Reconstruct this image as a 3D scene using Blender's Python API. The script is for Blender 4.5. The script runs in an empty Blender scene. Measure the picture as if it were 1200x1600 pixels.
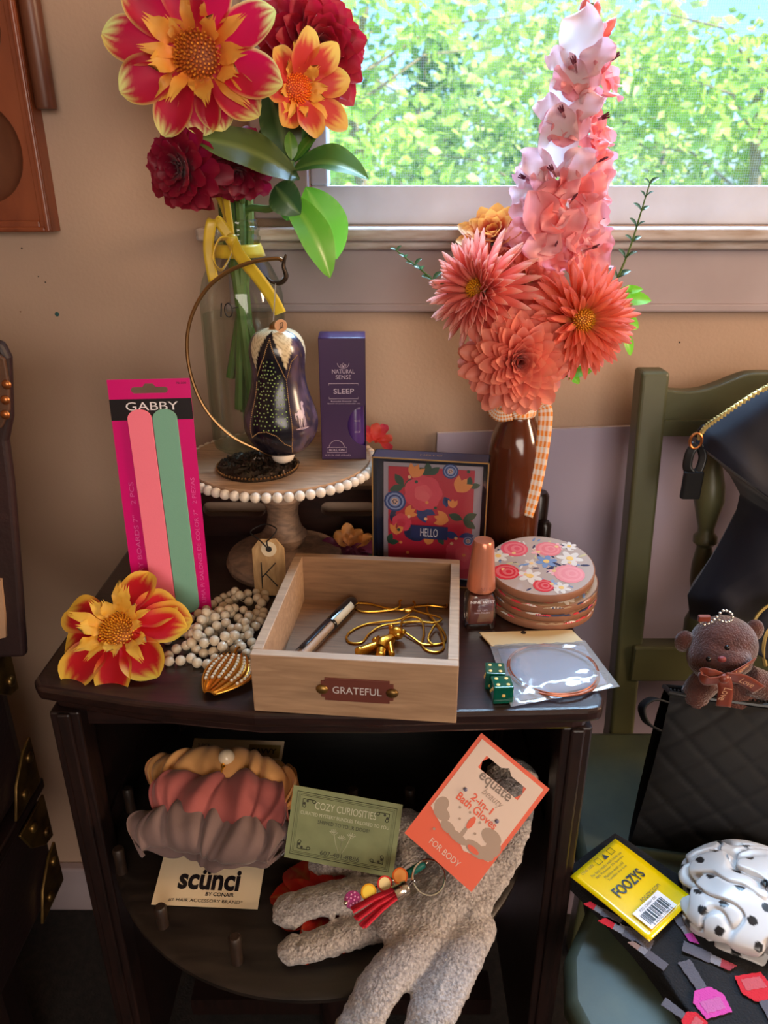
import bpy, math, random
from mathutils import Vector, Matrix, noise
R = math.radians
V = Vector
random.seed(7)
scene = bpy.context.scene
col = scene.collection

def lin(c):
    o = []
    for x in c[:3]:
        x = x / 255
        o.append(x / 12.92 if x <= .04045 else ((x + .055) / 1.055) ** 2.4)
    return tuple(o)

# ------------------------------------------------------------------ camera
F = 1180.0
PITCH = math.atan(515 / F)
EYE = 1.07
CP, SP = math.cos(PITCH), math.sin(PITCH)
cam = bpy.data.cameras.new('camera')
cam.sensor_fit = 'VERTICAL'
cam.sensor_height = 24
cam.lens = F / 1600 * 24
cam.clip_start = .02
cam.dof.use_dof = True
cam.dof.focus_distance = .68
cam.dof.aperture_fstop = 5.6
cam_o = bpy.data.objects.new('camera', cam)
cam_o.location = (0, 0, EYE)
cam_o.rotation_euler = (math.pi / 2 - PITCH, 0, 0)
col.objects.link(cam_o)
scene.camera = cam_o

# ------------------------------------------------------------------ world, sun, lamps, exposure
scene.view_settings.view_transform = 'Standard'
scene.view_settings.look = 'None'
scene.view_settings.gamma = 1
scene.view_settings.exposure = 0.9
scene.cycles.transparent_max_bounces = 20
scene.cycles.max_bounces = 10
world = bpy.data.worlds.new('sky')
scene.world = world
world.use_nodes = True
wn = world.node_tree
wn.nodes.clear()
sky = wn.nodes.new('ShaderNodeTexSky')
sky.sky_type = 'NISHITA'
sky.sun_disc = False
sky.sun_elevation = R(48)
sky.sun_rotation = R(150)
sky.ozone_density = 2.5
bg = wn.nodes.new('ShaderNodeBackground')
bg.inputs['Strength'].default_value = .26
wo = wn.nodes.new('ShaderNodeOutputWorld')
tint = wn.nodes.new('ShaderNodeMix')
tint.data_type = 'RGBA'
tint.blend_type = 'MULTIPLY'
tint.inputs[0].default_value = 1
tint.inputs[7].default_value = (.56, .76, 1.08, 1)
wn.links.new(sky.outputs[0], tint.inputs[6])
wn.links.new(tint.outputs[2], bg.inputs[0])
wn.links.new(bg.outputs[0], wo.inputs[0])

sun = bpy.data.lights.new('sun', 'SUN')
sun.energy = 8.5
sun.angle = R(.6)
sun.color = (1, .93, .78)
sun_o = bpy.data.objects.new('sun', sun)
sun_o.rotation_euler = V((-.62, .30, -.72)).to_track_quat('-Z', 'Y').to_euler()
sun_o.location = (3, -1, 4)
col.objects.link(sun_o)

# warm low light from the right side of the room, and an added soft fill lamp behind the camera
lamp = bpy.data.lights.new('side_window_light', 'AREA')
lamp.shape = 'RECTANGLE'
lamp.size = .30
lamp.size_y = .55
lamp.energy = 15
lamp.color = (1, .70, .46)
lamp_o = bpy.data.objects.new('side_window_light', lamp)
lamp_o.location = (1.78, .12, 1.34)
lamp_o.rotation_euler = (V((.0, .85, .85)) - V((1.78, .12, 1.34))).to_track_quat('-Z', 'Y').to_euler()
col.objects.link(lamp_o)
fill = bpy.data.lights.new('rear_fill_light', 'AREA')
fill.shape = 'RECTANGLE'
fill.size = 1.5
fill.size_y = 1.1
fill.energy = 24
fill.color = (1, .88, .77)
fill_o = bpy.data.objects.new('rear_fill_light', fill)
fill_o.location = (.30, -1.86, 1.25)
fill_o.rotation_euler = (V((0, .8, .8)) - V((.30, -1.86, 1.25))).to_track_quat('-Z', 'Y').to_euler()
col.objects.link(fill_o)

# open sky above the trees, falling through the window onto the table
skyl = bpy.data.lights.new('daylight', 'AREA')
skyl.shape = 'RECTANGLE'
skyl.size = 3.0
skyl.size_y = 2.0
skyl.energy = 480
skyl.color = (.46, .68, 1)
skyl_o = bpy.data.objects.new('daylight', skyl)
skyl_o.location = (.3, 1.85, 3.1)
skyl_o.rotation_euler = (V((.1, .65, .75)) - V((.3, 1.85, 3.1))).to_track_quat('-Z', 'Y').to_euler()
col.objects.link(skyl_o)

# ------------------------------------------------------------------ pixel helpers (1200 x 1600 frame -> points in the room)
def ray(px, py):
    u = (px - 600) / F
    v = -(py - 800) / F
    return V((u, CP + v * SP, -SP + v * CP))
def PZ(px, py, z):
    d = ray(px, py)
    t = (z - EYE) / d.z
    return V((d.x * t, d.y * t, z))
def PY(px, py, y):
    d = ray(px, py)
    t = y / d.y
    return V((d.x * t, y, EYE + d.z * t))
def depth_of(p):
    return p.y * CP - (p.z - EYE) * SP

# ------------------------------------------------------------------ materials
def nodes_of(name):
    m = bpy.data.materials.new(name)
    m.use_nodes = True
    nt = m.node_tree
    b = nt.nodes['Principled BSDF']
    return m, nt, b

def set_in(b, key, val):
    if key in b.inputs:
        b.inputs[key].default_value = val

def coords(nt, scale=(1, 1, 1)):
    tc = nt.nodes.new('ShaderNodeTexCoord')
    mp = nt.nodes.new('ShaderNodeMapping')
    mp.inputs['Scale'].default_value = scale
    nt.links.new(tc.outputs['Object'], mp.inputs[0])
    return mp.outputs[0]

def mat(name, c=(200, 200, 200), rough=.5, metal=0, vcol=False, trans=0, bump=None, vary=None, spec=.5, sheen=0, coat=0, stretch=(1, 1, 1), alpha=1):
    """bump=(scale, strength, distance); vary=(scale, second colour)"""
    m, nt, b = nodes_of(name)
    set_in(b, 'Roughness', rough)
    set_in(b, 'Metallic', metal)
    set_in(b, 'Specular IOR Level', spec)
    if sheen:
        set_in(b, 'Sheen Weight', sheen)
        set_in(b, 'Sheen Roughness', .4)
    if coat:
        set_in(b, 'Coat Weight', coat)
        set_in(b, 'Coat Roughness', .08)
    src = None
    if vcol:
        a = nt.nodes.new('ShaderNodeAttribute')
        a.attribute_name = 'Col'
        src = a.outputs['Color']
    elif vary:
        n = nt.nodes.new('ShaderNodeTexNoise')
        n.inputs['Scale'].default_value = vary[0]
        n.inputs['Detail'].default_value = 6
        nt.links.new(coords(nt, stretch), n.inputs['Vector'])
        r = nt.nodes.new('ShaderNodeValToRGB')
        r.color_ramp.elements[0].position = .35
        r.color_ramp.elements[1].position = .68
        r.color_ramp.elements[0].color = (*lin(c), 1)
        r.color_ramp.elements[1].color = (*lin(vary[1]), 1)
        nt.links.new(n.outputs['Fac'], r.inputs[0])
        src = r.outputs[0]
    if src:
        nt.links.new(src, b.inputs['Base Color'])
    else:
        b.inputs['Base Color'].default_value = (*lin(c), 1)
    if bump:
        n2 = nt.nodes.new('ShaderNodeTexNoise')
        n2.inputs['Scale'].default_value = bump[0]
        n2.inputs['Detail'].default_value = 4
        nt.links.new(coords(nt, stretch), n2.inputs['Vector'])
        bp = nt.nodes.new('ShaderNodeBump')
        bp.inputs['Strength'].default_value = bump[1]
        bp.inputs['Distance'].default_value = bump[2]
        nt.links.new(n2.outputs['Fac'], bp.inputs['Height'])
        nt.links.new(bp.outputs[0], b.inputs['Normal'])
    if trans:
        t = nt.nodes.new('ShaderNodeBsdfTranslucent')
        if src:
            nt.links.new(src, t.inputs[0])
        else:
            t.inputs[0].default_value = (*lin(c), 1)
        mx = nt.nodes.new('ShaderNodeMixShader')
        mx.inputs[0].default_value = trans
        nt.links.new(b.outputs[0], mx.inputs[1])
        nt.links.new(t.outputs[0], mx.inputs[2])
        nt.links.new(mx.outputs[0], nt.nodes['Material Output'].inputs[0])
    return m

def wood(name, c1, c2, scale=30, stretch=(1, 8, 8), rough=.5, bump=.15, coat=0):
    m, nt, b = nodes_of(name)
    set_in(b, 'Roughness', rough)
    if coat:
        set_in(b, 'Coat Weight', coat)
        set_in(b, 'Coat Roughness', .15)
    n = nt.nodes.new('ShaderNodeTexNoise')
    n.inputs['Scale'].default_value = scale
    n.inputs['Detail'].default_value = 8
    n.inputs['Distortion'].default_value = .6
    nt.links.new(coords(nt, stretch), n.inputs['Vector'])
    r = nt.nodes.new('ShaderNodeValToRGB')
    r.color_ramp.elements[0].position = .3
    r.color_ramp.elements[1].position = .7
    r.color_ramp.elements[0].color = (*lin(c1), 1)
    r.color_ramp.elements[1].color = (*lin(c2), 1)
    nt.links.new(n.outputs['Fac'], r.inputs[0])
    nt.links.new(r.outputs[0], b.inputs['Base Color'])
    bp = nt.nodes.new('ShaderNodeBump')
    bp.inputs['Strength'].default_value = bump
    bp.inputs['Distance'].default_value = .001
    nt.links.new(n.outputs['Fac'], bp.inputs['Height'])
    nt.links.new(bp.outputs[0], b.inputs['Normal'])
    return m

def thin_glass(name, tint=(235, 240, 235), edge=(150, 160, 150), gloss=.06, rough=.03, haze=0, fres=.55):
    """a clear pane or thin glass wall: tinted see-through with a Fresnel sheen"""
    m = bpy.data.materials.new(name)
    m.use_nodes = True
    nt = m.node_tree
    nt.nodes.clear()
    o = nt.nodes.new('ShaderNodeOutputMaterial')
    lw = nt.nodes.new('ShaderNodeLayerWeight')
    lw.inputs['Blend'].default_value = .3
    mc = nt.nodes.new('ShaderNodeMix')
    mc.data_type = 'RGBA'
    mc.inputs[6].default_value = (*lin(tint), 1)
    mc.inputs[7].default_value = (*lin(edge), 1)
    nt.links.new(lw.outputs['Facing'], mc.inputs[0])
    t = nt.nodes.new('ShaderNodeBsdfTransparent')
    nt.links.new(mc.outputs[2], t.inputs[0])
    g = nt.nodes.new('ShaderNodeBsdfGlossy')
    g.inputs['Roughness'].default_value = rough
    g.inputs[0].default_value = (1, 1, 1, 1)
    ad = nt.nodes.new('ShaderNodeMath')
    ad.operation = 'MULTIPLY_ADD'
    ad.inputs[1].default_value = fres
    ad.inputs[2].default_value = gloss
    nt.links.new(lw.outputs['Fresnel'], ad.inputs[0])
    mx = nt.nodes.new('ShaderNodeMixShader')
    nt.links.new(ad.outputs[0], mx.inputs[0])
    nt.links.new(t.outputs[0], mx.inputs[1])
    nt.links.new(g.outputs[0], mx.inputs[2])
    out = mx
    if haze:
        d = nt.nodes.new('ShaderNodeBsdfDiffuse')
        d.inputs[0].default_value = (.8, .8, .8, 1)
        m2 = nt.nodes.new('ShaderNodeMixShader')
        m2.inputs[0].default_value = haze
        nt.links.new(mx.outputs[0], m2.inputs[1])
        nt.links.new(d.outputs[0], m2.inputs[2])
        out = m2
    nt.links.new(out.outputs[0], o.inputs[0])
    return m

# ------------------------------------------------------------------ mesh builder
MW = {}                                       # world matrix of every thing
class MB:
    def __init__(s):
        s.v = []; s.f = []; s.m = []; s.c = []
    def add(s, vs, fs, mi=0, c=None, M=None):
        o = len(s.v)
        for i, p in enumerate(vs):
            p = V(p)
            s.v.append(M @ p if M else p)
            cc = c[i] if isinstance(c, list) else c
            s.c.append(cc if cc else (1, 1, 1))
        for f in fs:
            s.f.append([o + i for i in f]); s.m.append(mi)
        return s
    def box(s, c, d, M=None, mi=0, colr=None):
        x, y, z = d[0] / 2, d[1] / 2, d[2] / 2
        vs = [V(c) + V((a * x, b * y, e * z)) for a in (-1, 1) for b in (-1, 1) for e in (-1, 1)]
        fs = [(0, 1, 3, 2), (4, 6, 7, 5), (0, 4, 5, 1), (2, 3, 7, 6), (0, 2, 6, 4), (1, 5, 7, 3)]
        return s.add(vs, fs, mi, colr, M)
    def lathe(s, prof, seg=32, M=None, mi=0, colr=None, cap=True, colfn=None):
        vs = []; fs = []; cs = []
        n = len(prof)
        for i, (r, z) in enumerate(prof):
            for k in range(seg):
                a = 2 * math.pi * k / seg
                vs.append((r * math.cos(a), r * math.sin(a), z))
                cs.append(colfn(i / (n - 1), a) if colfn else colr)
        for i in range(n - 1):
            for k in range(seg):
                k2 = (k + 1) % seg
                fs.append((i * seg + k, i * seg + k2, (i + 1) * seg + k2, (i + 1) * seg + k))
        if cap:
            if prof[0][0] > 1e-6: fs.append(tuple(reversed(range(seg))))
            if prof[-1][0] > 1e-6: fs.append(tuple((n - 1) * seg + k for k in range(seg)))
        return s.add(vs, fs, mi, cs, M)
    def tube(s, pts, r, seg=8, closed=False, mi=0, colr=None, M=None, flat=1, upv=None):
        pts = [V(p) for p in pts]
        n = len(pts)
        vs = []; fs = []
        prev = None
        for i, p in enumerate(pts):
            if closed:
                t = pts[(i + 1) % n] - pts[i - 1]
            else:
                t = pts[min(i + 1, n - 1)] - pts[max(i - 1, 0)]
            t = t.normalized() if t.length > 1e-9 else V((0, 0, 1))
            if prev is None:
                a = V(upv) if upv else (V((0, 0, 1)) if abs(t.z) < .9 else V((1, 0, 0)))
                x = a.cross(t).normalized()
            else:
                x = (prev - t * prev.dot(t))
                x = x.normalized() if x.length > 1e-6 else t.orthogonal().normalized()
            prev = x
            y = t.cross(x)
            rr = r[i] if isinstance(r, (list, tuple)) else r
            for k in range(seg):
                a = 2 * math.pi * k / seg
                vs.append(p + x * (rr * math.cos(a)) + y * (rr * flat * math.sin(a)))
        for i in range(n if closed else n - 1):
            j = (i + 1) % n
            for k in range(seg):
                k2 = (k + 1) % seg
                fs.append((i * seg + k, i * seg + k2, j * seg + k2, j * seg + k))
        if not closed:
            fs.append(tuple(reversed(range(seg))))
            fs.append(tuple((n - 1) * seg + k for k in range(seg)))
        return s.add(vs, fs, mi, colr, M)
    def ball(s, c, r, seg=16, rings=10, mi=0, colr=None, M=None, colfn=None):
        r = (r, r, r) if not isinstance(r, (tuple, list)) else r
        c = V(c)
        vs = [c + V((0, 0, r[2]))]; fs = []
        for i in range(1, rings):
            ph = math.pi * i / rings
            for k in range(seg):
                a = 2 * math.pi * k / seg
                vs.append(c + V((r[0] * math.sin(ph) * math.cos(a), r[1] * math.sin(ph) * math.sin(a), r[2] * math.cos(ph))))
        vs.append(c - V((0, 0, r[2])))
        for k in range(seg):
            fs.append((0, 1 + k, 1 + (k + 1) % seg))
        for i in range(rings - 2):
            for k in range(seg):
                a = 1 + i * seg; k2 = (k + 1) % seg
                fs.append((a + k, a + seg + k, a + seg + k2, a + k2))
        a = 1 + (rings - 2) * seg
        for k in range(seg):
            fs.append((a + k, len(vs) - 1, a + (k + 1) % seg))
        cs = [colfn(p) for p in vs] if colfn else colr
        return s.add(vs, fs, mi, cs, M)
    def sheet(s, fn, nu, nv, mi=0, colfn=None, M=None, colr=None, closed_u=False):
        vs = []; cs = []; fs = []
        for i in range(nu + 1):
            for j in range(nv + 1):
                u, v = i / nu, j / nv
                vs.append(fn(u, v)); cs.append(colfn(u, v) if colfn else colr)
        for i in range(nu):
            for j in range(nv):
                a = i * (nv + 1) + j
                fs.append((a, a + nv + 1, a + nv + 2, a + 1))
        return s.add(vs, fs, mi, cs, M)
    def prism(s, poly, z0, z1, mi=0, colr=None, M=None):
        n = len(poly)
        vs = [(x, y, z0) for x, y in poly] + [(x, y, z1) for x, y in poly]
        fs = [tuple(reversed(range(n))), tuple(range(n, 2 * n))]
        for i in range(n):
            j = (i + 1) % n
            fs.append((i, j, n + j, n + i))
        return s.add(vs, fs, mi, colr, M)
    def disc(s, c, r, z=0, seg=16, colr=None, mi=0, ry=None, rot=0, t=.0002):
        ry = ry or r
        poly = []
        for k in range(seg):
            a = 2 * math.pi * k / seg
            x, y = r * math.cos(a), ry * math.sin(a)
            poly.append((c[0] + x * math.cos(rot) - y * math.sin(rot), c[1] + x * math.sin(rot) + y * math.cos(rot)))
        return s.prism(poly, z, z + t, mi, colr)
    def mesh(s, name):
        me = bpy.data.meshes.new(name)
        me.from_pydata([tuple(p) for p in s.v], [], s.f)
        me.polygons.foreach_set('material_index', s.m)
        a = me.attributes.new('Col', 'FLOAT_COLOR', 'POINT')
        flat = []
        for c in s.c: flat += [c[0], c[1], c[2], 1]
        a.data.foreach_set('color', flat)
        me.update()
        return me
    def build(s, name, mats, parent=None, world=False, smooth=40, bevel=0, solid=0, sub=0, seg=2, remesh=0, label=None):
        if parent is not None and world:
            inv = MW[parent.name].inverted()
            s.v = [inv @ p for p in s.v]
        if remesh:
            s.c = [(1, 1, 1)] * len(s.v)
        me = s.mesh(name)
        for m in (mats if isinstance(mats, (list, tuple)) else [mats]):
            me.materials.append(m)
        if smooth:
            me.polygons.foreach_set('use_smooth', [True] * len(me.polygons))
            if smooth < 180: me.set_sharp_from_angle(angle=R(smooth))
        o = bpy.data.objects.new(name, me)
        col.objects.link(o)
        if parent is not None:
            o.parent = parent
            MW[o.name] = MW[parent.name]
        else:
            MW[o.name] = Matrix.Identity(4)
        if remesh:
            q = o.modifiers.new('remesh', 'REMESH'); q.mode = 'VOXEL'; q.voxel_size = remesh; q.use_smooth_shade = True
            q = o.modifiers.new('smooth', 'SMOOTH'); q.iterations = 6; q.factor = .5
        if solid:
            q = o.modifiers.new('solid', 'SOLIDIFY'); q.thickness = solid; q.offset = 0
        if bevel:
            q = o.modifiers.new('bevel', 'BEVEL'); q.width = bevel; q.segments = seg; q.limit_method = 'ANGLE'; q.angle_limit = R(40)
        if sub:
            q = o.modifiers.new('sub', 'SUBSURF'); q.levels = sub; q.render_levels = sub
        if label: o['label'] = label
        return o

def frame(o, x, y):
    x = V(x).normalized(); y = V(y); z = x.cross(y).normalized(); y = z.cross(x)
    return Matrix(((x.x, y.x, z.x, o[0]), (x.y, y.y, z.y, o[1]), (x.z, y.z, z.z, o[2]), (0, 0, 0, 1)))
def axis_frame(o, n, roll=0):
    """local +Z along n"""
    n = V(n).normalized()
    x = V((0, 0, 1)).cross(n)
    x = x.normalized() if x.length > 1e-4 else V((1, 0, 0))
    return frame(o, x, n.cross(x)) @ Matrix.Rotation(roll, 4, 'Z')
def T(x, y, z=0): return Matrix.Translation((x, y, z))
def RZ(a): return Matrix.Rotation(a, 4, 'Z')

def tag(o, label, cat, group=None):
    o['label'] = label; o['category'] = cat
    if group: o['group'] = group
    return o
def thing(name, label, cat, M=None, group=None):
    o = bpy.data.objects.new(name, None)
    o.empty_display_size = .01
    if M is None: M = Matrix.Identity(4)
    if not isinstance(M, Matrix): M = T(*M)
    o.matrix_world = M
    col.objects.link(o)
    MW[o.name] = M.copy()
    return tag(o, label, cat, group)
def struct(o):
    o['kind'] = 'structure'
    return o
def dup(o, parent=None, M=None):
    c = o.copy(); col.objects.link(c)
    if parent is not None:
        c.parent = parent; MW[c.name] = MW[parent.name]
    if M is not None: c.matrix_basis = M
    return c

def text(body, w, M, mt, parent, name='lettering', h=None, t=.00012, world=False, shear=0, bold=0, space=1.0):
    cu = bpy.data.curves.new('lettering', 'FONT')
    cu.body = body; cu.align_x = 'CENTER'; cu.size = 1; cu.shear = shear; cu.offset = bold
    cu.resolution_u = 3; cu.space_character = space
    o = bpy.data.objects.new('lettering_curve', cu)
    col.objects.link(o)
    dg = bpy.context.evaluated_depsgraph_get()
    me = bpy.data.meshes.new_from_object(o.evaluated_get(dg))
    bpy.data.objects.remove(o); bpy.data.curves.remove(cu)
    xs = [v.co.x for v in me.vertices]; ys = [v.co.y for v in me.vertices]
    cx, cy = (min(xs) + max(xs)) / 2, (min(ys) + max(ys)) / 2
    kx = w / (max(xs) - min(xs)); ky = h / (max(ys) - min(ys)) if h else kx
    b = MB()
    b.add([((v.co.x - cx) * kx, (v.co.y - cy) * ky, t) for v in me.vertices], [tuple(p.vertices) for p in me.polygons], 0, None, M)
    bpy.data.meshes.remove(me)
    return b.build(name, mt, parent, world=world, smooth=0)

def spline(pts, n=8, closed=False):
    """Catmull-Rom through the points"""
    P = [V(p) for p in pts]; m = len(P); out = []
    last = m if closed else m - 1
    for i in range(last):
        if closed:
            a, b, c, d = P[i - 1], P[i], P[(i + 1) % m], P[(i + 2) % m]
        else:
            a, b, c, d = P[max(i - 1, 0)], P[i], P[i + 1], P[min(i + 2, m - 1)]
        for k in range(n):
            t = k / n
            out.append(.5 * ((2 * b) + (c - a) * t + (2 * a - 5 * b + 4 * c - d) * t * t + (3 * b - a - 3 * c + d) * t ** 3))
    if not closed: out.append(P[-1])
    return out

def mixc(a, b, t):
    t = max(0, min(1, t))
    return tuple(x + (y - x) * t for x, y in zip(a, b))
def sstep(a, b, x):
    t = max(0, min(1, (x - a) / (b - a))); return t * t * (3 - 2 * t)
# ------------------------------------------------------------------ the setting
WY = .87                                                   # window wall plane
m_wall = mat('wall_paint', (187, 159, 138), rough=.85, bump=(260, .35, .0008), vary=(3, (179, 150, 130)))
m_white = mat('window_paint', (200, 202, 216), rough=.45, vary=(14, (184, 184, 196)))
m_sill = mat('sill_paint', (196, 188, 186), rough=.35, bump=(60, .2, .0006), vary=(22, (160, 138, 122)), stretch=(1, 6, 6))
m_apron = mat('apron_paint', (172, 158, 162), rough=.6, vary=(8, (160, 144, 146)))
m_floor = mat('dark_floor', (38, 33, 30), rough=.9, bump=(300, .8, .002), vary=(90, (22, 20, 20)))
m_ceil = mat('ceiling_paint', (200, 186, 166), rough=.9)
X0, X1, Y0, ZC = -1.7, 1.9, -1.9, 2.4
WX0, WX1, WZ0, WZ1 = -.078, 1.15, 1.028, 1.86             # the opening
b = MB()
b.box(((X0 + WX0) / 2, WY + .06, ZC / 2), (WX0 - X0, .12, ZC))
b.box(((X1 + WX1) / 2, WY + .06, ZC / 2), (X1 - WX1, .12, ZC))
b.box(((WX0 + WX1) / 2, WY + .06, WZ0 / 2), (WX1 - WX0, .12, WZ0))
b.box(((WX0 + WX1) / 2, WY + .06, (ZC + WZ1) / 2), (WX1 - WX0, .12, ZC - WZ1))
wallb = struct(b.build('wall_back', m_wall, smooth=0))
for px_, py_, r_, c_ in ((89, 491, .0026, (40, 84, 84)), (34, 388, .0010, (60, 46, 40)), (71, 441, .0009, (60, 46, 40)), (60, 432, .0008, (60, 46, 40)), (32, 487, .0009, (120, 80, 60)), (1062, 535, .0011, (60, 46, 40))):
    b = MB(); p = PY(px_, py_, WY); b.ball((p.x, WY, p.z), (r_, .0005, r_), 12, 6); b.build('paint_spot', mat('wall_spot', c_, rough=.7), wallb)
b = MB(); b.box(((X0 + X1) / 2, Y0 - .06, ZC / 2), (X1 - X0, .12, ZC)); struct(b.build('wall_front', m_wall, smooth=0))
b = MB(); b.box((X0 - .06, (Y0 + WY) / 2, ZC / 2), (.12, WY - Y0 + .24, ZC)); struct(b.build('wall_left', m_wall, smooth=0))
b = MB(); b.box((X1 + .06, (Y0 + WY) / 2, ZC / 2), (.12, WY - Y0 + .24, ZC)); struct(b.build('wall_right', m_wall, smooth=0))
b = MB(); b.box(((X0 + X1) / 2, (Y0 + WY) / 2, -.05), (X1 - X0 + .24, WY - Y0 + .24, .1)); struct(b.build('floor', m_floor, smooth=0))
b = MB(); b.box(((X0 + X1) / 2, (Y0 + WY) / 2, ZC + .05), (X1 - X0 + .24, WY - Y0 + .24, .1)); struct(b.build('ceiling', m_ceil, smooth=0))
b = MB(); b.box(((X0 + X1) / 2, WY - .008, .045), (X1 - X0, .016, .09)); struct(b.build('baseboard_back', m_apron, smooth=0, bevel=.003))

# window: sash, glass, insect screen
win = bpy.data.objects.new('window_1', None); win.location = (WX0, WY, WZ0); col.objects.link(win); struct(win)
MW[win.name] = T(WX0, WY, WZ0)
b = MB()
fy = WY + .03
zs0, zs1 = WZ0 + .0392, WZ1 - .0402
b.box((WX0 + .009, fy, (zs0 + zs1) / 2), (.018, .05, zs1 - zs0))
b.box((WX1 - .03, fy, (zs0 + zs1) / 2), (.06, .05, zs1 - zs0))
b.box(((WX0 + WX1) / 2, fy, WZ0 + .0195), (WX1 - WX0, .05, .039))
b.box(((WX0 + WX1) / 2, fy, WZ1 - .02), (WX1 - WX0, .05, .04))
b.build('window_sash', m_white, win, world=True, smooth=0, bevel=.002)
m_pane = thin_glass('window_glass', (250, 252, 250), (230, 235, 230), gloss=.0, fres=.02)
b = MB(); b.box(((WX0 + WX1) / 2, fy + .005, (WZ0 + WZ1) / 2), (WX1 - WX0 - .05, .003, WZ1 - WZ0 - .06))
b.build('window_glass', m_pane, win, world=True, smooth=0)
# insect screen: woven grid of fine wires
m_screen = bpy.data.materials.new('insect_screen'); m_screen.use_nodes = True
nt = m_screen.node_tree; nt.nodes.clear()
o_ = nt.nodes.new('ShaderNodeOutputMaterial')
tc = nt.nodes.new('ShaderNodeTexCoord'); sp = nt.nodes.new('ShaderNodeSeparateXYZ')
nt.links.new(tc.outputs['Object'], sp.inputs[0])
def wires(out):
    a = nt.nodes.new('ShaderNodeMath'); a.operation = 'MULTIPLY'; a.inputs[1].default_value = 1 / .0026
    nt.links.new(out, a.inputs[0])
    f_ = nt.nodes.new('ShaderNodeMath'); f_.operation = 'FRACT'; nt.links.new(a.outputs[0], f_.inputs[0])
    g = nt.nodes.new('ShaderNodeMath'); g.operation = 'LESS_THAN'; g.inputs[1].default_value = .26
    nt.links.new(f_.outputs[0], g.inputs[0])
    return g.outputs[0]
mxm = nt.nodes.new('ShaderNodeMath'); mxm.operation = 'MAXIMUM'
nt.links.new(wires(sp.outputs['X']), mxm.inputs[0]); nt.links.new(wires(sp.outputs['Z']), mxm.inputs[1])
k_ = nt.nodes.new('ShaderNodeMath'); k_.operation = 'MULTIPLY'; k_.inputs[1].default_value = .40
nt.links.new(mxm.outputs[0], k_.inputs[0])
tr = nt.nodes.new('ShaderNodeBsdfTransparent'); df = nt.nodes.new('ShaderNodeBsdfDiffuse'); df.inputs[0].default_value = (.22, .23, .24, 1)
tl = nt.nodes.new('ShaderNodeBsdfTranslucent'); tl.inputs[0].default_value = (.22, .23, .24, 1)
ms0 = nt.nodes.new('ShaderNodeMixShader'); nt.links.new(df.outputs[0], ms0.inputs[1]); nt.links.new(tl.outputs[0], ms0.inputs[2])
ms = nt.nodes.new('ShaderNodeMixShader')
nt.links.new(k_.outputs[0], ms.inputs[0]); nt.links.new(tr.outputs[0], ms.inputs[1]); nt.links.new(ms0.outputs[0], ms.inputs[2])
nt.links.new(ms.outputs[0], o_.inputs[0])
b = MB(); b.add([(WX0 + .01, fy + .024, WZ0 + .02), (WX1 - .03, fy + .024, WZ0 + .02), (WX1 - .03, fy + .024, WZ1 - .02), (WX0 + .01, fy + .024, WZ1 - .02)], [(0, 1, 2, 3)])
b.build('insect_screen', m_screen, win, world=True, smooth=0)
# casing, sill, apron
b = MB(); b.box((WX0 - .030, WY - .007, 1.50), (.058, .016, .93)); struct(b.build('trim_1', m_apron, smooth=0, bevel=.002))
b = MB(); b.box((.53, WY - .010, 1.0205), (1.45, .064, .013)); b.box((.53, WY - .005, 1.0095), (1.43, .046, .010))
struct(b.build('trim_2', m_sill, smooth=0, bevel=.0035, seg=3))
b = MB(); b.box((.53, WY - .006, .972), (1.40, .014, .066)); b.box((.53, WY - .0075, .943), (1.41, .018, .009)); struct(b.build('trim_3', m_apron, smooth=0, bevel=.002))

# ------------------------------------------------------------------ garden beyond the window
m_leafout = mat('tree_leaves', vcol=True, rough=.5, trans=.5)
m_bark = mat('tree_bark', (150, 134, 110), rough=.9, vary=(20, (110, 96, 76)))
m_lawn = mat('lawn', (112, 140, 60), rough=.9, vary=(3, (150, 170, 80)))
b = MB(); b.box((2, 9, -.1), (30, 15, .1)); g_ = b.build('ground_outside', m_lawn, smooth=0); struct(g_)
def tree(x, y, rx, rz, zc, n, size, tones, label, trunk_r=.06):
    t = thing('garden_tree', label, 'tree', (x, y, -.05), 'trees beyond the window')
    rnd = random.Random(int(x * 100 + y * 10))
    b = MB()
    cl = []
    for _ in range(max(10, n // 75)):
        while True:
            p = V((rnd.uniform(-1, 1), rnd.uniform(-1, 1), rnd.uniform(-1, 1)))
            if p.length < 1: break
        cl.append(V((x + p.x * rx, y + p.y * rx * .6, zc + p.z * rz)))
    for _ in range(n):
        c = rnd.choice(cl)
        p = c + V((rnd.gauss(0, .16), rnd.gauss(0, .16), rnd.gauss(0, .10)))
        s = size * rnd.uniform(.6, 1.3)
        d = V((rnd.gauss(0, 1), rnd.gauss(0, 1), rnd.gauss(-.3, .6))).normalized()
        e = d.orthogonal().normalized(); e.rotate(Matrix.Rotation(rnd.uniform(0, 6.3), 3, d))
        nn = d.cross(e)
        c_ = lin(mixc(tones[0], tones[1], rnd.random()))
        b.add([p, p + d * s * .45 + e * s * .30, p + d * s + nn * s * .1, p + d * s * .45 - e * s * .30], [(0, 1, 2, 3)], 0, c_)
    b.build('foliage', m_leafout, t, world=True, smooth=0)
    b = MB()
    b.tube(spline([(x, y, -.05), (x + .05, y, .8), (x - .03, y + .05, 1.5), (x + .06, y, zc + rz * .6)]), [trunk_r * (1 - .7 * i / 24) for i in range(25)], 8)
    for k in range(5):
        a = rnd.uniform(0, 6.3); z = rnd.uniform(.9, zc + .2)
        b.tube([(x, y, z), (x + math.cos(a) * rx * .5, y + math.sin(a) * rx * .3, z + .25), (x + math.cos(a) * rx, y + math.sin(a) * rx * .5, z + .3)], [.011, .007, .003], 6)
    b.build('trunk', m_bark, t, world=True)
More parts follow.
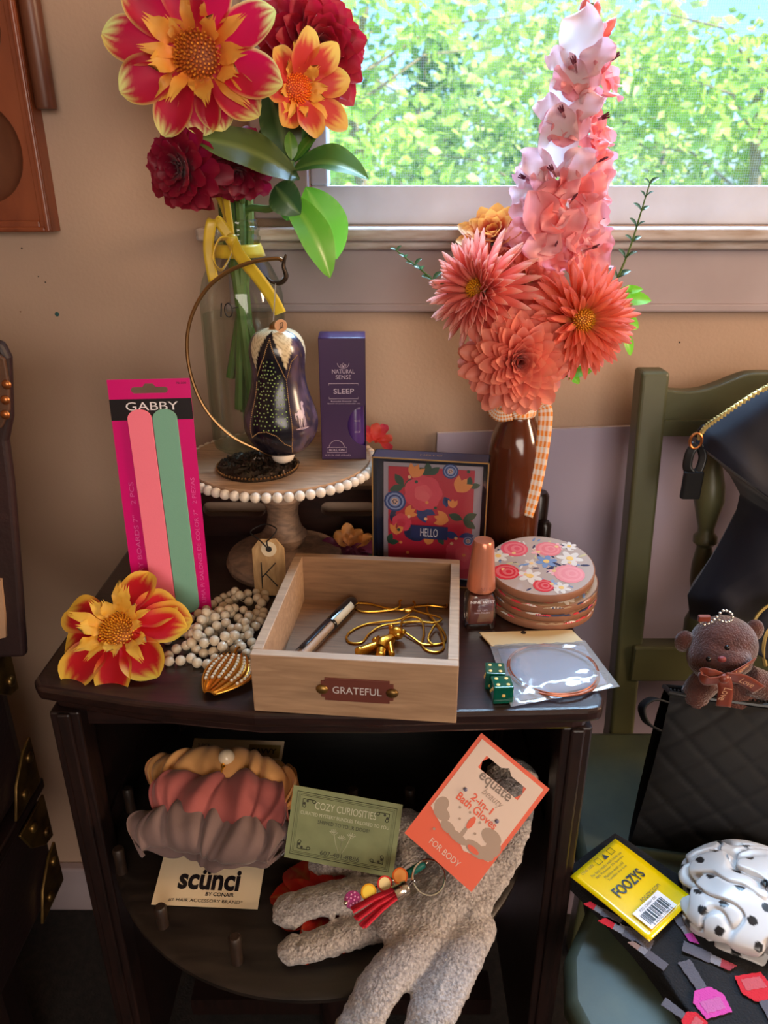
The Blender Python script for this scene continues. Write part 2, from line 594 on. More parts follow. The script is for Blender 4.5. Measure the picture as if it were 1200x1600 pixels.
L1 = ((206, 222, 118), (138, 182, 82)); L2 = ((220, 230, 156), (164, 196, 104)); L3 = ((126, 162, 74), (70, 116, 50)); L4 = ((206, 208, 116), (144, 170, 74))
for a in [(-.15, 4.6, .9, .75, 1.45, 2600, .075, L1, 'leafy tree behind the red dahlias at left end of window', .05),
          (1.0, 5.2, 1.0, .75, 1.40, 3000, .080, L2, 'pale green tree in middle of window, left of pink gladiolus', .05),
          (2.1, 4.7, .9, .60, 1.35, 2600, .075, L1, 'bright green tree right behind the tall pink gladiolus', .05),
          (3.0, 5.4, .8, .70, 1.25, 2200, .080, L4, 'yellow green tree at right end of window', .05),
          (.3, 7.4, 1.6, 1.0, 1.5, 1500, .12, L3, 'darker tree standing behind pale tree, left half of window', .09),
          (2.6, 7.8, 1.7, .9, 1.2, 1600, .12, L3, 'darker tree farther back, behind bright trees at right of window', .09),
          (-1.9, 5.0, 1.0, .8, 1.4, 2000, .09, L2, 'pale tree beyond the window frame, farthest left of the trees', .05),
          (4.6, 5.6, 1.1, .8, 1.3, 1800, .10, L1, 'bright tree farthest right of the trees', .05),
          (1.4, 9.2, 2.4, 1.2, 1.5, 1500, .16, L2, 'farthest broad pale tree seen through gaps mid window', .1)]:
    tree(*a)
# ------------------------------------------------------------------ furniture
TZ = .68                                                   # table top
SZ = .47                                                   # round peg shelf
m_dark = wood('dark_wood', (46, 26, 22), (26, 15, 14), 26, (1, 9, 9), rough=.32, bump=.12, coat=.25)
m_dark2 = wood('dark_wood_upright', (40, 23, 20), (23, 14, 13), 26, (9, 9, 1), rough=.4, bump=.12)
m_peg = wood('peg_wood', (52, 36, 26), (30, 20, 15), 60, (6, 6, 1), rough=.5)
m_shelf = wood('shelf_wood', (44, 36, 31), (24, 19, 17), 20, (1, 5, 5), rough=.33, bump=.15)
t = thing('side_table', 'dark wooden side table with pegged round shelf, holding the gift display', 'table', (-.058, .67, 0))
front = [(-.298, .84), (-.3, .535), (-.292, .524), (-.2, .503), (-.104, .489), (0, .488), (.06, .491), (.165, .4945), (.177, .497), (.182, .51), (.182, .84)]
b = MB(); b.prism(front, TZ - .014, TZ); b.build('tabletop', m_dark, t, world=True, smooth=0, bevel=.004, seg=3)
inn = [(x * .965 - .002, y + .012 if y < .6 else y) for x, y in front]
b = MB(); b.prism(inn, TZ - .030, TZ - .0145); b.build('edge_moulding', m_dark, t, world=True, smooth=0, bevel=.003)
for x, y in ((-.277, .542), (.163, .522), (-.277, .825), (.163, .825)):
    b = MB(); b.box((x, y, (TZ - .03) / 2), (.026, .026, TZ - .03)); b.box((x, y - .0145, (TZ - .03) / 2), (.012, .004, TZ - .03))
    b.build('leg', m_dark2, t, world=True, smooth=0, bevel=.002)
b = MB(); b.box((-.057, .836, .37), (.436, .008, .56)); b.build('back_panel', m_dark, t, world=True, smooth=0)
for x in (-.277, .163):
    b = MB()
    b.box((x, .68, .37), (.008, .265, .56))
    for z in (.49, .61): b.box((x, .68, z), (.014, .262, .02))
    b.build('side_panel', m_dark2, t, world=True, smooth=0, bevel=.001)
b = MB(); b.box((-.057, .68, .640), (.43, .012, .028), T(0, -.13, 0)); b.build('apron', m_dark, t, world=True, smooth=0)
b = MB(); b.lathe([(.0, SZ - .014), (.205, SZ - .014), (.212, SZ - .008), (.212, SZ - .004), (.207, SZ), (0, SZ)], 72, T(-.064, .612, 0), cap=False)
b.build('round_shelf', m_shelf, t, world=True)
for px, py, h in ((205, 1266, .030), (191, 1362, .030), (255, 1446, .024), (371, 1502, .030), (552, 1262, .026), (640, 1262, .026), (300, 1250, .028)):
    p = PZ(px, py, SZ)
    b = MB(); b.lathe([(.0052, 0), (.005, h * .5), (.0055, h - .002), (.004, h)], 12, T(p.x, p.y, SZ)); b.build('peg', m_peg, t, world=True)
b = MB(); b.lathe([(.016, .0), (.02, .1), (.018, .44), (.03, .455)], 20, T(-.064, .65, 0)); b.box((-.057, .68, .06), (.40, .04, .03)); b.build('centre_post', m_dark2, t, world=True)
# gallery along the back with oval hand holes
gy = .828
def gallery():
    W2 = .46; x0 = -.285; z0 = TZ; z1 = TZ + .06
    b = MB()
    holes = [(-.215, -.140), (-.075, -.010), (.06, .13)]
    hz0, hz1 = TZ + .026, TZ + .044
    b.box((-.0535, gy, (z0 + hz0) / 2), (.463, .012, hz0 - z0)); b.box((-.0535, gy, (hz1 + z1) / 2), (.463, .012, z1 - hz1))
    xs = [x0] + [q for h in holes for q in h] + [.178]
    for i in range(0, len(xs), 2):
        b.box(((xs[i] + xs[i + 1]) / 2, gy, (hz0 + hz1) / 2), (xs[i + 1] - xs[i], .012, hz1 - hz0))
    for h in holes:                                        # rounded ends of the holes
        for s, x in ((1, h[0]), (-1, h[1])):
            r = (hz1 - hz0) / 2; poly = []
            for q in (0, 1):
                poly = [(x, hz1 if q else hz0)]
                for k in range(7):
                    a = math.pi / 2 * k / 6
                    poly.append((x + s * (r - r * math.sin(a)), (hz0 + r) + (1 if q else -1) * r * math.cos(a) if k < 7 else 0))
                poly = [(x, hz1 if q else hz0)] + [(x + s * (r - r * math.cos(a_)), (hz0 + r) + (1 if q else -1) * r * math.sin(a_)) for a_ in [math.pi / 2 * k / 6 for k in range(7)]]
                b.prism(poly, -.006, .006, 0, None, Matrix(((1, 0, 0, 0), (0, 0, 1, gy), (0, 1, 0, 0), (0, 0, 0, 1))))
    for x, s in ((-.285, -1), (.178, 1)):
        b.lathe([(.012, z0), (.012, z0 + .05), (.009, z0 + .055)], 16, T(x + s * .006, gy, 0))
        b.lathe([(.008, z0), (.008, z0 + .02), (.005, z0 + .024)], 12, T(x + s * .012, gy - .016, 0))
    return b
gallery().build('gallery_rail', m_dark, t, world=True, smooth=40)

# white board against the wall
m_board = mat('foam_board', (178, 166, 188), rough=.6)
m_bedge = mat('foam_board_edge', (235, 232, 238), rough=.5)
bd = thing('foam_board', 'large pale lavender board leaning on wall behind bottle vase and chair', 'board', (.29, .85, 0))
b = MB(); b.add([(.060, .853, 0), (.56, .843, 0), (.56, .858, .816), (.0638, .864, .7955), (.060, .859, 0), (.56, .849, 0), (.56, .864, .816), (.0638, .869, .7955)],
                [(0, 1, 2, 3), (5, 4, 7, 6), (0, 4, 5, 1), (1, 5, 6, 2), (0, 3, 7, 4)])
b.add([(.0638, .864, .7955), (.56, .858, .816), (.56, .864, .816), (.0638, .869, .7955)], [(0, 1, 2, 3)], 1)
b.build('panel', [m_board, m_bedge], bd, world=True, smooth=0)

# green painted chair
m_green = mat('green_chair_paint', (92, 92, 62), rough=.4, vary=(12, (78, 80, 56)), bump=(80, .1, .0008))
m_seat = mat('seat_vinyl', (56, 66, 55), rough=.5, vary=(20, (70, 78, 60)), bump=(45, .25, .0012))
ch = thing('wooden_chair', 'green painted wooden chair with vinyl seat to right of table', 'chair', (.50, .58, 0))
def post(px0, py0, px1, py1, pxb, pyb, ytop, ybot, w, dpt):
    a = PY(px0, py0, ytop); c = PY(pxb, pyb, ybot)
    return a, c, w
pt = PY(1019, 577, .80); pb = PY(966, 1145, .757)
wpost = .030
def chair_post(ptop, pbot, nm):
    b = MB()
    n = (pbot - ptop).normalized()
    ptop2 = ptop
    def ring(p): return [p + V((-wpost / 2, -.014, 0)), p + V((wpost / 2, -.014, 0)), p + V((wpost / 2, .014, 0)), p + V((-wpost / 2, .014, 0))]
    low = pbot + V((0, .0, 0)); foot = V((pbot.x, pbot.y + .03, 0))
    rings = [ring(ptop2), ring((ptop2 + low) / 2), ring(low), ring(foot)]
    vs = [q for r in rings for q in r]; fs = [(0, 1, 2, 3), (15, 14, 13, 12)]
    for i in range(3):
        for k in range(4):
            k2 = (k + 1) % 4
            fs.append((i * 4 + k, (i + 1) * 4 + k, (i + 1) * 4 + k2, i * 4 + k2))
    b.add(vs, fs)
    return b.build(nm, m_green, ch, world=True, smooth=0, bevel=.004, seg=3)
pt2 = pt + V((.40, 0, 0)); pb2 = pb + V((.36, 0, 0))
chair_post(pt, pb, 'back_post'); chair_post(pt2, pb2, 'back_post')
# crest rail with a curved upper edge
def wx(px, py, y): p = PY(px, py, y); return p
ry = .797
top = [PY(1030, 604, ry), PY(1060, 609, ry), PY(1092, 607, ry), PY(1120, 598, ry), PY(1145, 588, ry), PY(1168, 581, ry), PY(1200, 580, ry)]
mid = (pt.x + pt2.x) / 2
tp = [(p.x, p.z) for p in spline(top, 4)]
tp = [q for q in tp if q[0] < mid]
full = tp + [(2 * mid - x, z) for x, z in reversed(tp)]
zb = PY(1060, 677, ry).z
poly = full + [(full[-1][0], zb), (full[0][0], zb)]
YM = lambda y: Matrix(((1, 0, 0, 0), (0, 0, 1, y), (0, 1, 0, 0), (0, 0, 0, 1)))
b = MB(); b.prism(poly, -.009, .009, 0, None, YM(ry)); b.build('crest_rail', m_green, ch, world=True, smooth=0, bevel=.002)
b = MB(); z_g = PY(1060, 652, ry).z
b.box((mid, ry - .0095, (z_g + zb) / 2), (.37, .004, z_g - zb)); b.build('crest_moulding', m_green, ch, world=True, smooth=0, bevel=.001)
zr0, zr1 = PY(1020, 1040, .757).z, PY(1020, 1008, .757).z
b = MB(); b.box(((pb.x + pb2.x) / 2, .760, (zr0 + zr1) / 2 - .008), (.36, .022, zr1 - zr0 + .02)); b.build('lower_rail', m_green, ch, world=True, smooth=0, bevel=.003)
def spindle(dx):
    b = MB()
    a = PY(1117, 690, .790) + V((dx, 0, 0)); c = PY(1085, 1010, .760) + V((dx, 0, 0))
    prof = [(.007, 0), (.010, .03), (.008, .06), (.010, .10), (.0155, .20), (.0165, .27), (.013, .33), (.009, .40), (.009, .42), (.013, .44), (.013, .47), (.0085, .49), (.012, .58), (.0125, .66), (.009, .73), (.011, .75), (.011, .78), (.008, .8), (.014, .86), (.0145, .93), (.010, 1)]
    L = (c - a).length
    b.lathe([(r, q * L) for r, q in prof], 18, axis_frame(a, c - a))
    return b.build('spindle', m_green, ch, world=True)
spindle(0); spindle(.09); spindle(.18)
sx0, sx1 = pb.x - .022, pb2.x + .03
fx0, fx1 = sx0 - .03, sx1 + .04
b = MB()
b.prism([(.232, .745), (.198, .60), (.190, .50), (.158, .45), (.150, .41), (.160, .375), (.185, .352), (fx1 - .02, .352), (fx1, .38), (sx1, .745)], .425, .452)
b.build('seat', m_seat, ch, world=True, smooth=50, bevel=.010, seg=4)
b = MB(); b.prism([(sx0 + .01, .735), (fx0 + .02, .39), (fx1 - .02, .39), (sx1 - .01, .735)], .385, .425); b.build('seat_frame', m_green, ch, world=True, smooth=0, bevel=.003)
for x in (fx0 + .035, fx1 - .035):
    b = MB(); b.lathe([(.016, .386), (.021, .3), (.017, .2), (.020, .1), (.014, 0)][::-1], 18, T(x, .41, 0)); b.build('leg', m_green, ch, world=True)

# trunk and case at the left edge
m_leather = mat('trunk_leather', (50, 30, 30), rough=.5, bump=(180, .5, .001), vary=(8, (34, 22, 22)))
m_brownl = mat('brown_leather', (104, 70, 48), rough=.55, vary=(30, (70, 46, 32)), bump=(150, .4, .001))
m_brass = mat('aged_brass', (150, 118, 66), rough=.38, metal=.9, vary=(40, (90, 66, 40)), bump=(60, .3, .001))
m_copper = mat('rivet_metal', (176, 110, 64), rough=.35, metal=.9)
m_tan = mat('tan_lining', (176, 140, 110), rough=.85)
TRX = -.392
tk = thing('travel_trunk', 'old dark leather trunk with metal corners, left of the table', 'trunk', (-.62, .545, .30))
b = MB(); b.box((TRX - .30, .545, .370), (.60, .23, .14)); b.build('trunk_body', m_leather, tk, world=True, smooth=0, bevel=.012, seg=3)
b = MB(); b.box((TRX - .302, .545, .548), (.604, .24, .20)); b.build('trunk_lid', m_leather, tk, world=True, smooth=0, bevel=.03, seg=4)
b = MB(); b.box((TRX - .30, .545, .4435), (.610, .244, .014)); b.build('trunk_rim', m_dark2, tk, world=True, smooth=0, bevel=.003)
for y in (.445, .645):
    for z, s in ((.322, 1), (.412, -1), (.476, 1), (.62, -1)):
        b = MB()
        sy = 1 if y < .55 else -1
        yy = y - .012 if sy > 0 else y + .012
        poly = [(yy, z - s * .022), (yy + sy * .06, z - s * .022), (yy + sy * .045, z + s * .012), (yy + sy * .018, z + s * .036), (yy, z + s * .04)]
        b.prism(poly, 0, .0035, 0, None, Matrix(((0, 0, 1, TRX + .003), (1, 0, 0, 0), (0, 1, 0, 0), (0, 0, 0, 1))))
        b.ball((TRX + .007, yy + sy * .035, z - s * .008), (.004, .006, .006), 10, 6); b.ball((TRX + .007, yy + sy * .012, z + s * .022), (.004, .006, .006), 10, 6)
        b.build('metal_corner', m_brass, tk, world=True, smooth=40, bevel=.001)
b = MB()
for x in (TRX - .05, TRX - .5):
    for y in (.47, .61): b.box((x - .03, y, .14), (.04, .04, .28))
b.box((TRX - .31, .545, .292), (.54, .20, .014))
st = thing('trunk_stand', 'dark low stand under the leather trunk at left', 'stand', (TRX - .29, .545, 0))
b.build('stand_frame', m_dark2, st, world=True, smooth=0)

cs = thing('open_suitcase', 'open black suitcase standing on the trunk at left edge', 'suitcase', (-.62, .62, .65))
cyy = .60
cpt_ = [PY(39, 1028, cyy), PY(30, 900, cyy), PY(19, 760, cyy), PY(10, 690, cyy), PY(17, 655, cyy), PY(14, 560, cyy), PY(2, 535, cyy), PY(-40, 525, cyy)]
poly = [(-.66, cpt_[0].z - .012)] + [(p.x, p.z) for p in cpt_] + [(-.66, cpt_[-1].z)]
poly[1] = (cpt_[0].x, cpt_[0].z)
b = MB(); b.prism(poly, -.005, .005, 0, None, YM(cyy + .005)); b.build('case_shell', m_leather, cs, world=True, smooth=0, bevel=.004, seg=3)
ln_ = [PY(10, 995, cyy - .002), PY(8, 960, cyy - .002), PY(2, 905, cyy - .002), PY(-60, 900, cyy - .002), PY(-60, 1010, cyy - .002)]
b = MB(); b.prism([(p.x, p.z) for p in ln_], -.002, .002, 0, None, YM(cyy - .001)); b.build('lining', m_tan, cs, world=True, smooth=0)
cpz = [PY(x, y, cyy - .003) for x, y in ((-20, 670), (4, 668), (16, 640), (15, 600), (8, 560), (-20, 540))]
b = MB(); b.prism([(p.x, p.z) for p in cpz], -.002, .002, 0, None, YM(cyy - .003)); cp = b.build('corner_patch', m_brownl, cs, world=True, smooth=0, bevel=.001)
for px, py in ((10, 601), (8, 625), (8, 648)):
    b = MB(); p = PY(px, py, cyy - .006); b.ball(p, (.004, .0025, .004), 10, 6); b.build('rivet', m_copper, cp, world=True)
m_rust = mat('rust_painted_wood', (150, 70, 36), rough=.6, vary=(20, (120, 52, 28)))
pb_ = PZ(2, 1470, .05)
bk = thing('wooden_block', 'rust coloured wooden block on floor at lower left edge', 'block', (pb_.x - .05, pb_.y + .06, 0))
b = MB(); b.box((pb_.x - .055, pb_.y + .06, .045), (.13, .09, .09)); b.build('block_body', m_rust, bk, world=True, smooth=0, bevel=.004)

# carved board and rod on the wall, upper left
m_red = wood('red_brown_wood', (150, 78, 44), (122, 58, 32), 14, (3, 3, 1), rough=.4, bump=.06, coat=.15)
m_red2 = wood('dark_red_wood', (112, 66, 44), (92, 50, 34), 14, (3, 3, 1), rough=.4, bump=.06)
wb = thing('wall_plaque', 'red brown wooden board with round hollows hanging on left wall area', 'wall decoration', (-.45, .865, 1.25))
x1 = PY(83, 365, .848).x; z0 = PY(60, 362, .848).z
xl = x1 - .19; ztop = z0 + .43
b = MB(); b.box(((xl + x1) / 2, .8585, (z0 + ztop) / 2), (x1 - xl, .021, ztop - z0))
o_b = b.build('board', [m_red, m_red2], wb, world=True, smooth=0)
cut = MB()
wells = []
for k in range(3):
    for xx in (x1 - .062, x1 - .168):
        wells.append((xx, z0 + .076 + k * .112))
for x, z in wells: cut.ball((x, .843, z), (.046, .022, .050), 32, 20, 0)
o_c = cut.build('cutter', [m_red2], wb, world=True)
q = o_b.modifiers.new('wells', 'BOOLEAN'); q.operation = 'DIFFERENCE'; q.object = o_c; q.solver = 'EXACT'
dg = bpy.context.evaluated_depsgraph_get()
me = bpy.data.meshes.new_from_object(o_b.evaluated_get(dg))
o_b.modifiers.clear(); o_b.data = me; bpy.data.objects.remove(o_c)
me.materials.clear(); me.materials.append(m_red); me.materials.append(m_red2)
for p in me.polygons:
    c = sum((me.vertices[i].co for i in p.vertices), V()) / len(p.vertices) + MW[wb.name].translation
    n_ = p.normal
    p.material_index = 1 if (abs(n_.y) < .999 and .8485 < c.y < .868 and x1 - .23 < c.x < x1 - .02 and z0 + .01 < c.z and len(p.vertices) < 6) else 0
b = MB()
for w_, y_ in ((.011, .8465), (.005, .8425)):
    b.box((x1 - w_ / 2, y_, (z0 + ztop) / 2), (w_, .004, ztop - z0)); b.box(((xl + x1) / 2, y_, z0 + w_ / 2), (x1 - xl - 2 * w_, .004, w_))
    b.box((xl + w_ / 2, y_, (z0 + ztop) / 2), (w_, .004, ztop - z0)); b.box(((xl + x1) / 2, y_, ztop - w_ / 2), (x1 - xl - 2 * w_, .004, w_))
b.build('edge_moulding', m_red, wb, world=True, smooth=0, bevel=.0015)
pr = PY(73, 171, .856)
rd = thing('wooden_rod', 'brown wooden rod hanging on wall, right of hollowed board', 'rod', (pr.x, .856, pr.z))
b = MB(); b.lathe([(.0095, 0), (.0102, .002), (.0102, .25), (.009, .252)], 24); b.build('rod', m_red2, rd)
b = MB(); b.tube([(0, 0, .25), (0, .006, .262), (0, .012, .268)], .0012, 6); b.build('hook', m_brass, rd)
# ------------------------------------------------------------------ cake stand and what stands on it
m_stand = wood('washed_wood', (190, 154, 122), (150, 118, 92), 34, (1, 7, 7), rough=.6, bump=.2)
m_stand2 = wood('washed_wood_turned', (150, 120, 98), (106, 84, 70), 30, (3, 3, 8), rough=.6, bump=.2)
m_bead = mat('bead_paint', (226, 212, 196), rough=.4)
SX, SY, PLZ = -.110, .752, .805
cst = thing('cake_stand', 'wooden cake stand with white bead edge, holding bottle and ornament', 'cake stand', (SX, SY, TZ))
H_ = PLZ - TZ
b = MB(); b.lathe([(.060, H_ - .010), (.0945, H_ - .009), (.0955, H_ - .005), (.0950, H_), (.0, H_)], 72); b.build('plate', m_stand, cst, smooth=30)
b = MB(); b.lathe([(.018, .022), (.024, .030), (.026, .036), (.021, .042), (.018, .050), (.0165, .060), (.0175, .070), (.022, .076), (.0235, .080), (.021, .084), (.022, .100), (.026, H_ - .0105)], 40); b.build('stem', m_stand2, cst)
b = MB(); b.lathe([(.063, 0), (.065, .006), (.062, .013), (.050, .017), (.028, .020), (.016, .023)], 56); b.build('base', m_stand2, cst)
bb = MB(); bb.ball((0, 0, 0), .0051, 14, 10)
b0 = None; NBE = 60
for k in range(NBE):
    a = 2 * math.pi * k / NBE
    Mx = T(.0995 * math.cos(a), .0995 * math.sin(a), H_ - .0055)
    if b0 is None: b0 = bb.build('bead', m_bead, cst); b0.matrix_basis = Mx
    else: dup(b0, cst, Mx)
# wooden K tag hanging from the stem
m_tag = wood('tag_wood', (196, 160, 110), (168, 130, 84), 30, (8, 2, 8), rough=.6)
m_ink = mat('black_ink', (18, 16, 18), rough=.5)
m_cord = mat('dark_cord', (30, 24, 24), rough=.8)
m_paper = mat('cream_paper', (222, 204, 172), rough=.7)
kb = PZ(414, 930, TZ + .002); kt = PY(427, 843, kb.y + .010)
Fr = frame((kb + kt) / 2, V((1, -.04, .035)), kt - kb)
kh = (kt - kb).length / 2
tg = thing('wooden_tag', 'small wooden tag lettered K tied under the cake stand', 'tag', Fr)
kw = .0165
b = MB(); b.prism([(-kw, -kh), (kw, -kh), (kw, kh - .010), (kw - .008, kh), (-kw + .008, kh), (-kw, kh - .010)], -.0025, 0); b.build('tag_body', m_tag, tg, smooth=0, bevel=.0006)
b = MB(); b.lathe([(.0032, .0002), (.0078, .0002), (.0078, .0008), (.0032, .0008)], 24, T(.001, kh - .0105), cap=False); b.build('hole_ring', m_paper, tg)
b = MB(); b.disc((.001, kh - .0105), .0032, .0001, 16); b.build('hole', m_ink, tg, smooth=0)
b = MB()
b.tube([(-.008, -.022, .0006), (-.0078, .006, .0006)], .0006, 6); b.tube([(-.0075, -.010, .0006), (.007, .005, .0006)], .0006, 6); b.tube([(-.004, -.006, .0006), (.008, -.020, .0006)], .0006, 6)
b.build('lettering', m_ink, tg, smooth=0)
b = MB(); b.tube(spline([(.001, kh - .0105, .0012), (.0, kh - .002, .003), (.006, kh + .004, .012), (.012, kh + .012, .010), (.004, kh + .013, -.004), (-.008, kh + .010, -.02), (-.02, kh + .004, -.014), (-.008, kh - .0, .002), (.001, kh - .0105, .0014)], 5), .0007, 6); b.build('string', m_cord, tg)

# glass bottle with water
m_bglass = thin_glass('bottle_glass', (254, 255, 254), (206, 222, 212), gloss=.03, fres=.3)
m_water = thin_glass('water', (252, 254, 253), (228, 238, 233), gloss=.02, rough=.05, fres=.15)
BX, BY = -.144, .787
bt = thing('glass_bottle', 'clear glass bottle of water marked 10, vase of red dahlias', 'vase', (BX, BY, PLZ + .0005))
prof = [(.0, .002), (.034, .0), (.040, .004), (.0415, .012), (.042, .05), (.042, .150), (.0412, .162), (.038, .175), (.031, .189), (.0245, .198), (.0215, .204), (.0212, .212), (.0225, .2125), (.0225, .216), (.0208, .217), (.0208, .2205), (.0222, .2215), (.0222, .2245), (.0206, .226), (.0216, .230), (.0205, .232), (.019, .231), (.0195, .222)]
b = MB(); b.lathe(prof, 48, cap=False); b.build('glass', m_bglass, bt, smooth=60)
b = MB(); b.lathe([(0, .004), (.0395, .006), (.0402, .05), (.0402, .142), (.0, .142)], 40, cap=False); b.build('water', m_water, bt, smooth=40)
b = MB()
def onb(a, z, r=.0424): return (r * math.sin(a), -r * math.cos(a), z)
a0 = -.24
b.tube([onb(a0 - .06, .158), onb(a0 - .10, .145)], .0007, 5)
b.tube([onb(a0 + .10 + .09 * math.cos(q), .1515 + .0065 * math.sin(q)) for q in [2 * math.pi * k / 14 for k in range(14)]], .0006, 5, closed=True)
b.tube([onb(a0 + .20, .1535), onb(a0 + .33, .1545)], .0005, 5)
b.build('marker_number', m_ink, bt, smooth=0)
m_yrib = mat('yellow_satin', (240, 208, 66), rough=.32, sheen=.3, trans=.3)
def ribbon(b, pts, w, wdir, tw=None, mi=0, colfn=None):
    P = spline(pts, 6); n = len(P) - 1
    def fn(u, v):
        i = min(int(u * n + 1e-6), n)
        wd = V(wdir(u)) if callable(wdir) else V(wdir)
        t_ = (P[min(i + 1, n)] - P[max(i - 1, 0)]).normalized()
        wd = (wd - t_ * wd.dot(t_)).normalized()
        ww = w(u) if callable(w) else w
        return P[i] + wd * ww * (v - .5)
    b.sheet(fn, n, 4, mi, colfn)
b = MB()
for k in range(1):
    b.lathe([(.0222, .2035), (.0232, .2010), (.0252, .1955), (.0262, .1915)], 40, T(0, 0, .006), cap=False)
rb = b.build('ribbon', m_yrib, bt, solid=.0004)
k0 = PY(362, 375, .755)
b = MB()
ribbon(b, [k0, PY(342, 375, .745), PY(333, 405, .740), PY(346, 422, .742), PY(360, 400, .748), PY(364, 380, .752)], .011, (.2, -.9, .35))
ribbon(b, [k0, PY(340, 345, .752), PY(330, 350, .748), PY(326, 390, .748), PY(334, 440, .748)], .010, (1, .2, .2))
ribbon(b, [k0, PY(352, 330, .765), PY(338, 296, .770), PY(350, 300, .760), PY(358, 345, .757), k0], .008, (.9, -.4, .1))
ribbon(b, [k0, PY(375, 400, .742), PY(400, 430, .736), PY(425, 465, .735), PY(438, 490, .736)], .0125, (.8, -.3, .55))
b.ball(k0, (.006, .005, .006), 10, 8)
b.build('ribbon_bow', m_yrib, bt, world=True, solid=.0004)

# hook stand
m_iron = mat('dark_bronze', (74, 62, 52), rough=.32, metal=.75, bump=(240, .6, .001), vary=(120, (44, 36, 32)))
m_wire = mat('bronze_wire', (150, 112, 70), rough=.3, metal=.85)
hb = PZ(403, 732, PLZ)
hs = thing('ornament_hanger', 'bronze arched hook on a filigree base, holding hanging ornament', 'ornament stand', (hb.x, hb.y, PLZ + .0005))
b = MB()
def filig(u, v):
    a = u * 2 * math.pi; r = v * .0395
    x, y = r * math.cos(a), r * math.sin(a)
    z = .0045 + .004 * (1 - v * v) + .0022 * math.sin(x * 900) * math.sin(y * 800 + x * 500) + .0016 * math.sin(a * 9 + v * 20)
    if v > .97: z = .003
    return V((x, y, max(z, .001)))
b.sheet(filig, 90, 26); b.lathe([(.0400, .0), (.0412, .0015), (.0400, .003)], 60, cap=False); b.lathe([(.040, 0), (0, 0)], 40, cap=False)
for k in range(14):
    a = k * 2.4; r = .007 + .0023 * k
    c = V((r * math.cos(a), r * math.sin(a), .008))
    b.tube(spline([c + V((.007 * math.cos(q + a) * (1 - q / 7), .007 * math.sin(q + a) * (1 - q / 7), .001)) for q in [0, 1, 2, 3, 4, 5]], 3), .0011, 5)
b.build('filigree_base', m_iron, hs, smooth=60)
b = MB()
for k in range(70):
    a = 2 * math.pi * k / 70; b.ball((.0405 * math.cos(a), .0405 * math.sin(a), .0035), .0013, 6, 4)
b.build('rope_edge', m_wire, hs)
b = MB()
wy = hb.y
b.tube(spline([PY(428, 712, wy - .004), PY(405, 703, wy), PY(360, 680, wy), PY(322, 640, wy), PY(300, 592, wy), PY(292, 540, wy), PY(299, 495, wy), PY(320, 455, wy), PY(352, 427, wy), PY(392, 410, wy), PY(432, 404, wy), PY(441, 408, wy)], 8), .0018, 8)
b.build('arched_wire', m_wire, hs, world=True)
b = MB(); hp = spline([PY(447, 397, wy), PY(443, 415, wy), PY(447, 432, wy), PY(438, 442, wy), PY(424, 440, wy), PY(416, 432, wy)], 6)
b.tube(hp, [.0008 + .0026 * math.sin(math.pi * min(1, (i + 3) / (len(hp) + 2))) for i in range(len(hp))], 8, flat=.7)
b.build('leaf_hook', m_iron, hs, world=True)

# hanging glass ornament
m_orn = mat('ornament_lacquer', vcol=True, rough=.24, coat=.15)
m_gold = mat('gold_metal', (230, 166, 60), rough=.28, metal=1)
m_goldt = mat('gold_thread', (190, 150, 96), rough=.4, metal=.5)
oy = .715
oc = PY(443, 725, oy)
on = thing('glass_ornament', 'pear shaped black and cream patterned glass ornament hanging from hook', 'ornament', (oc.x, oy, oc.z))
def zat(py): return PY(443, py, oy).z - oc.z
pxm = depth_of(PY(443, 620, oy)) / F
pr_ = [(.0001, 512), (16, 513.5), (30, 519), (39, 530), (43, 545), (42.5, 560), (41, 580), (43, 600), (49, 622), (56, 642), (58.5, 655), (57.5, 668), (52, 682), (42, 695), (28, 704), (15, 708.5)]
sp_ = spline([V((r * pxm, zat(py), 0)) for r, py in pr_], 6)
ztop_, zbot_ = sp_[0].y, sp_[-1].y
cream = lin((214, 196, 160)); black = lin((20, 18, 28)); navy = lin((36, 34, 58)); mauve = lin((88, 70, 88)); dotc = lin((150, 170, 110)); goldc = lin((196, 150, 90)); white = lin((226, 214, 214)); brown = lin((92, 70, 54))
def orn_col(f, a):
    # a measured from the front (-Y), growing to the right
    q = (a + math.pi / 2) % (2 * math.pi)
    if q > math.pi: q -= 2 * math.pi
    v = f
    ph = ((q + .18) / 1.18)
    cellq = (ph + .5) % 1 - .5; idx = math.floor(ph + .5)
    edge_top = .06 + .30 * abs(cellq) * 2
    if v < .55 and abs(cellq) * 2 > 0 and v < edge_top * 1.02:
        pat = math.sin(v * 160 + abs(abs(cellq) - .5) * 30)
        return mixc(cream, lin((150, 128, 96)), .65 if pat > .75 else 0)
    if v > .80 + .10 * math.cos(cellq * 4 + .4) * -1 + .03 and idx % 2 == 0:
        n = noise.noise(V((q * 14, v * 40, 2)))
        return mixc(black, lin((52, 46, 56)), .6 if n > .15 else .1)
    if idx % 2 == 0:
        return black if abs(cellq) < .47 else navy
    n = noise.noise(V((q * 3, v * 9, 5))); n2 = noise.noise(V((q * 8, v * 22, 9)))
    c = mixc(lin((46, 38, 56)), mauve, sstep(-.15, .45, n + .25 * n2))
    return mixc(c, brown, sstep(.2, .5, n2) * .7)
b = MB(); b.lathe([(max(p.x, 0), p.y) for p in sp_], 110, colfn=orn_col, cap=False); b.build('ornament_body', m_orn, on, smooth=180)
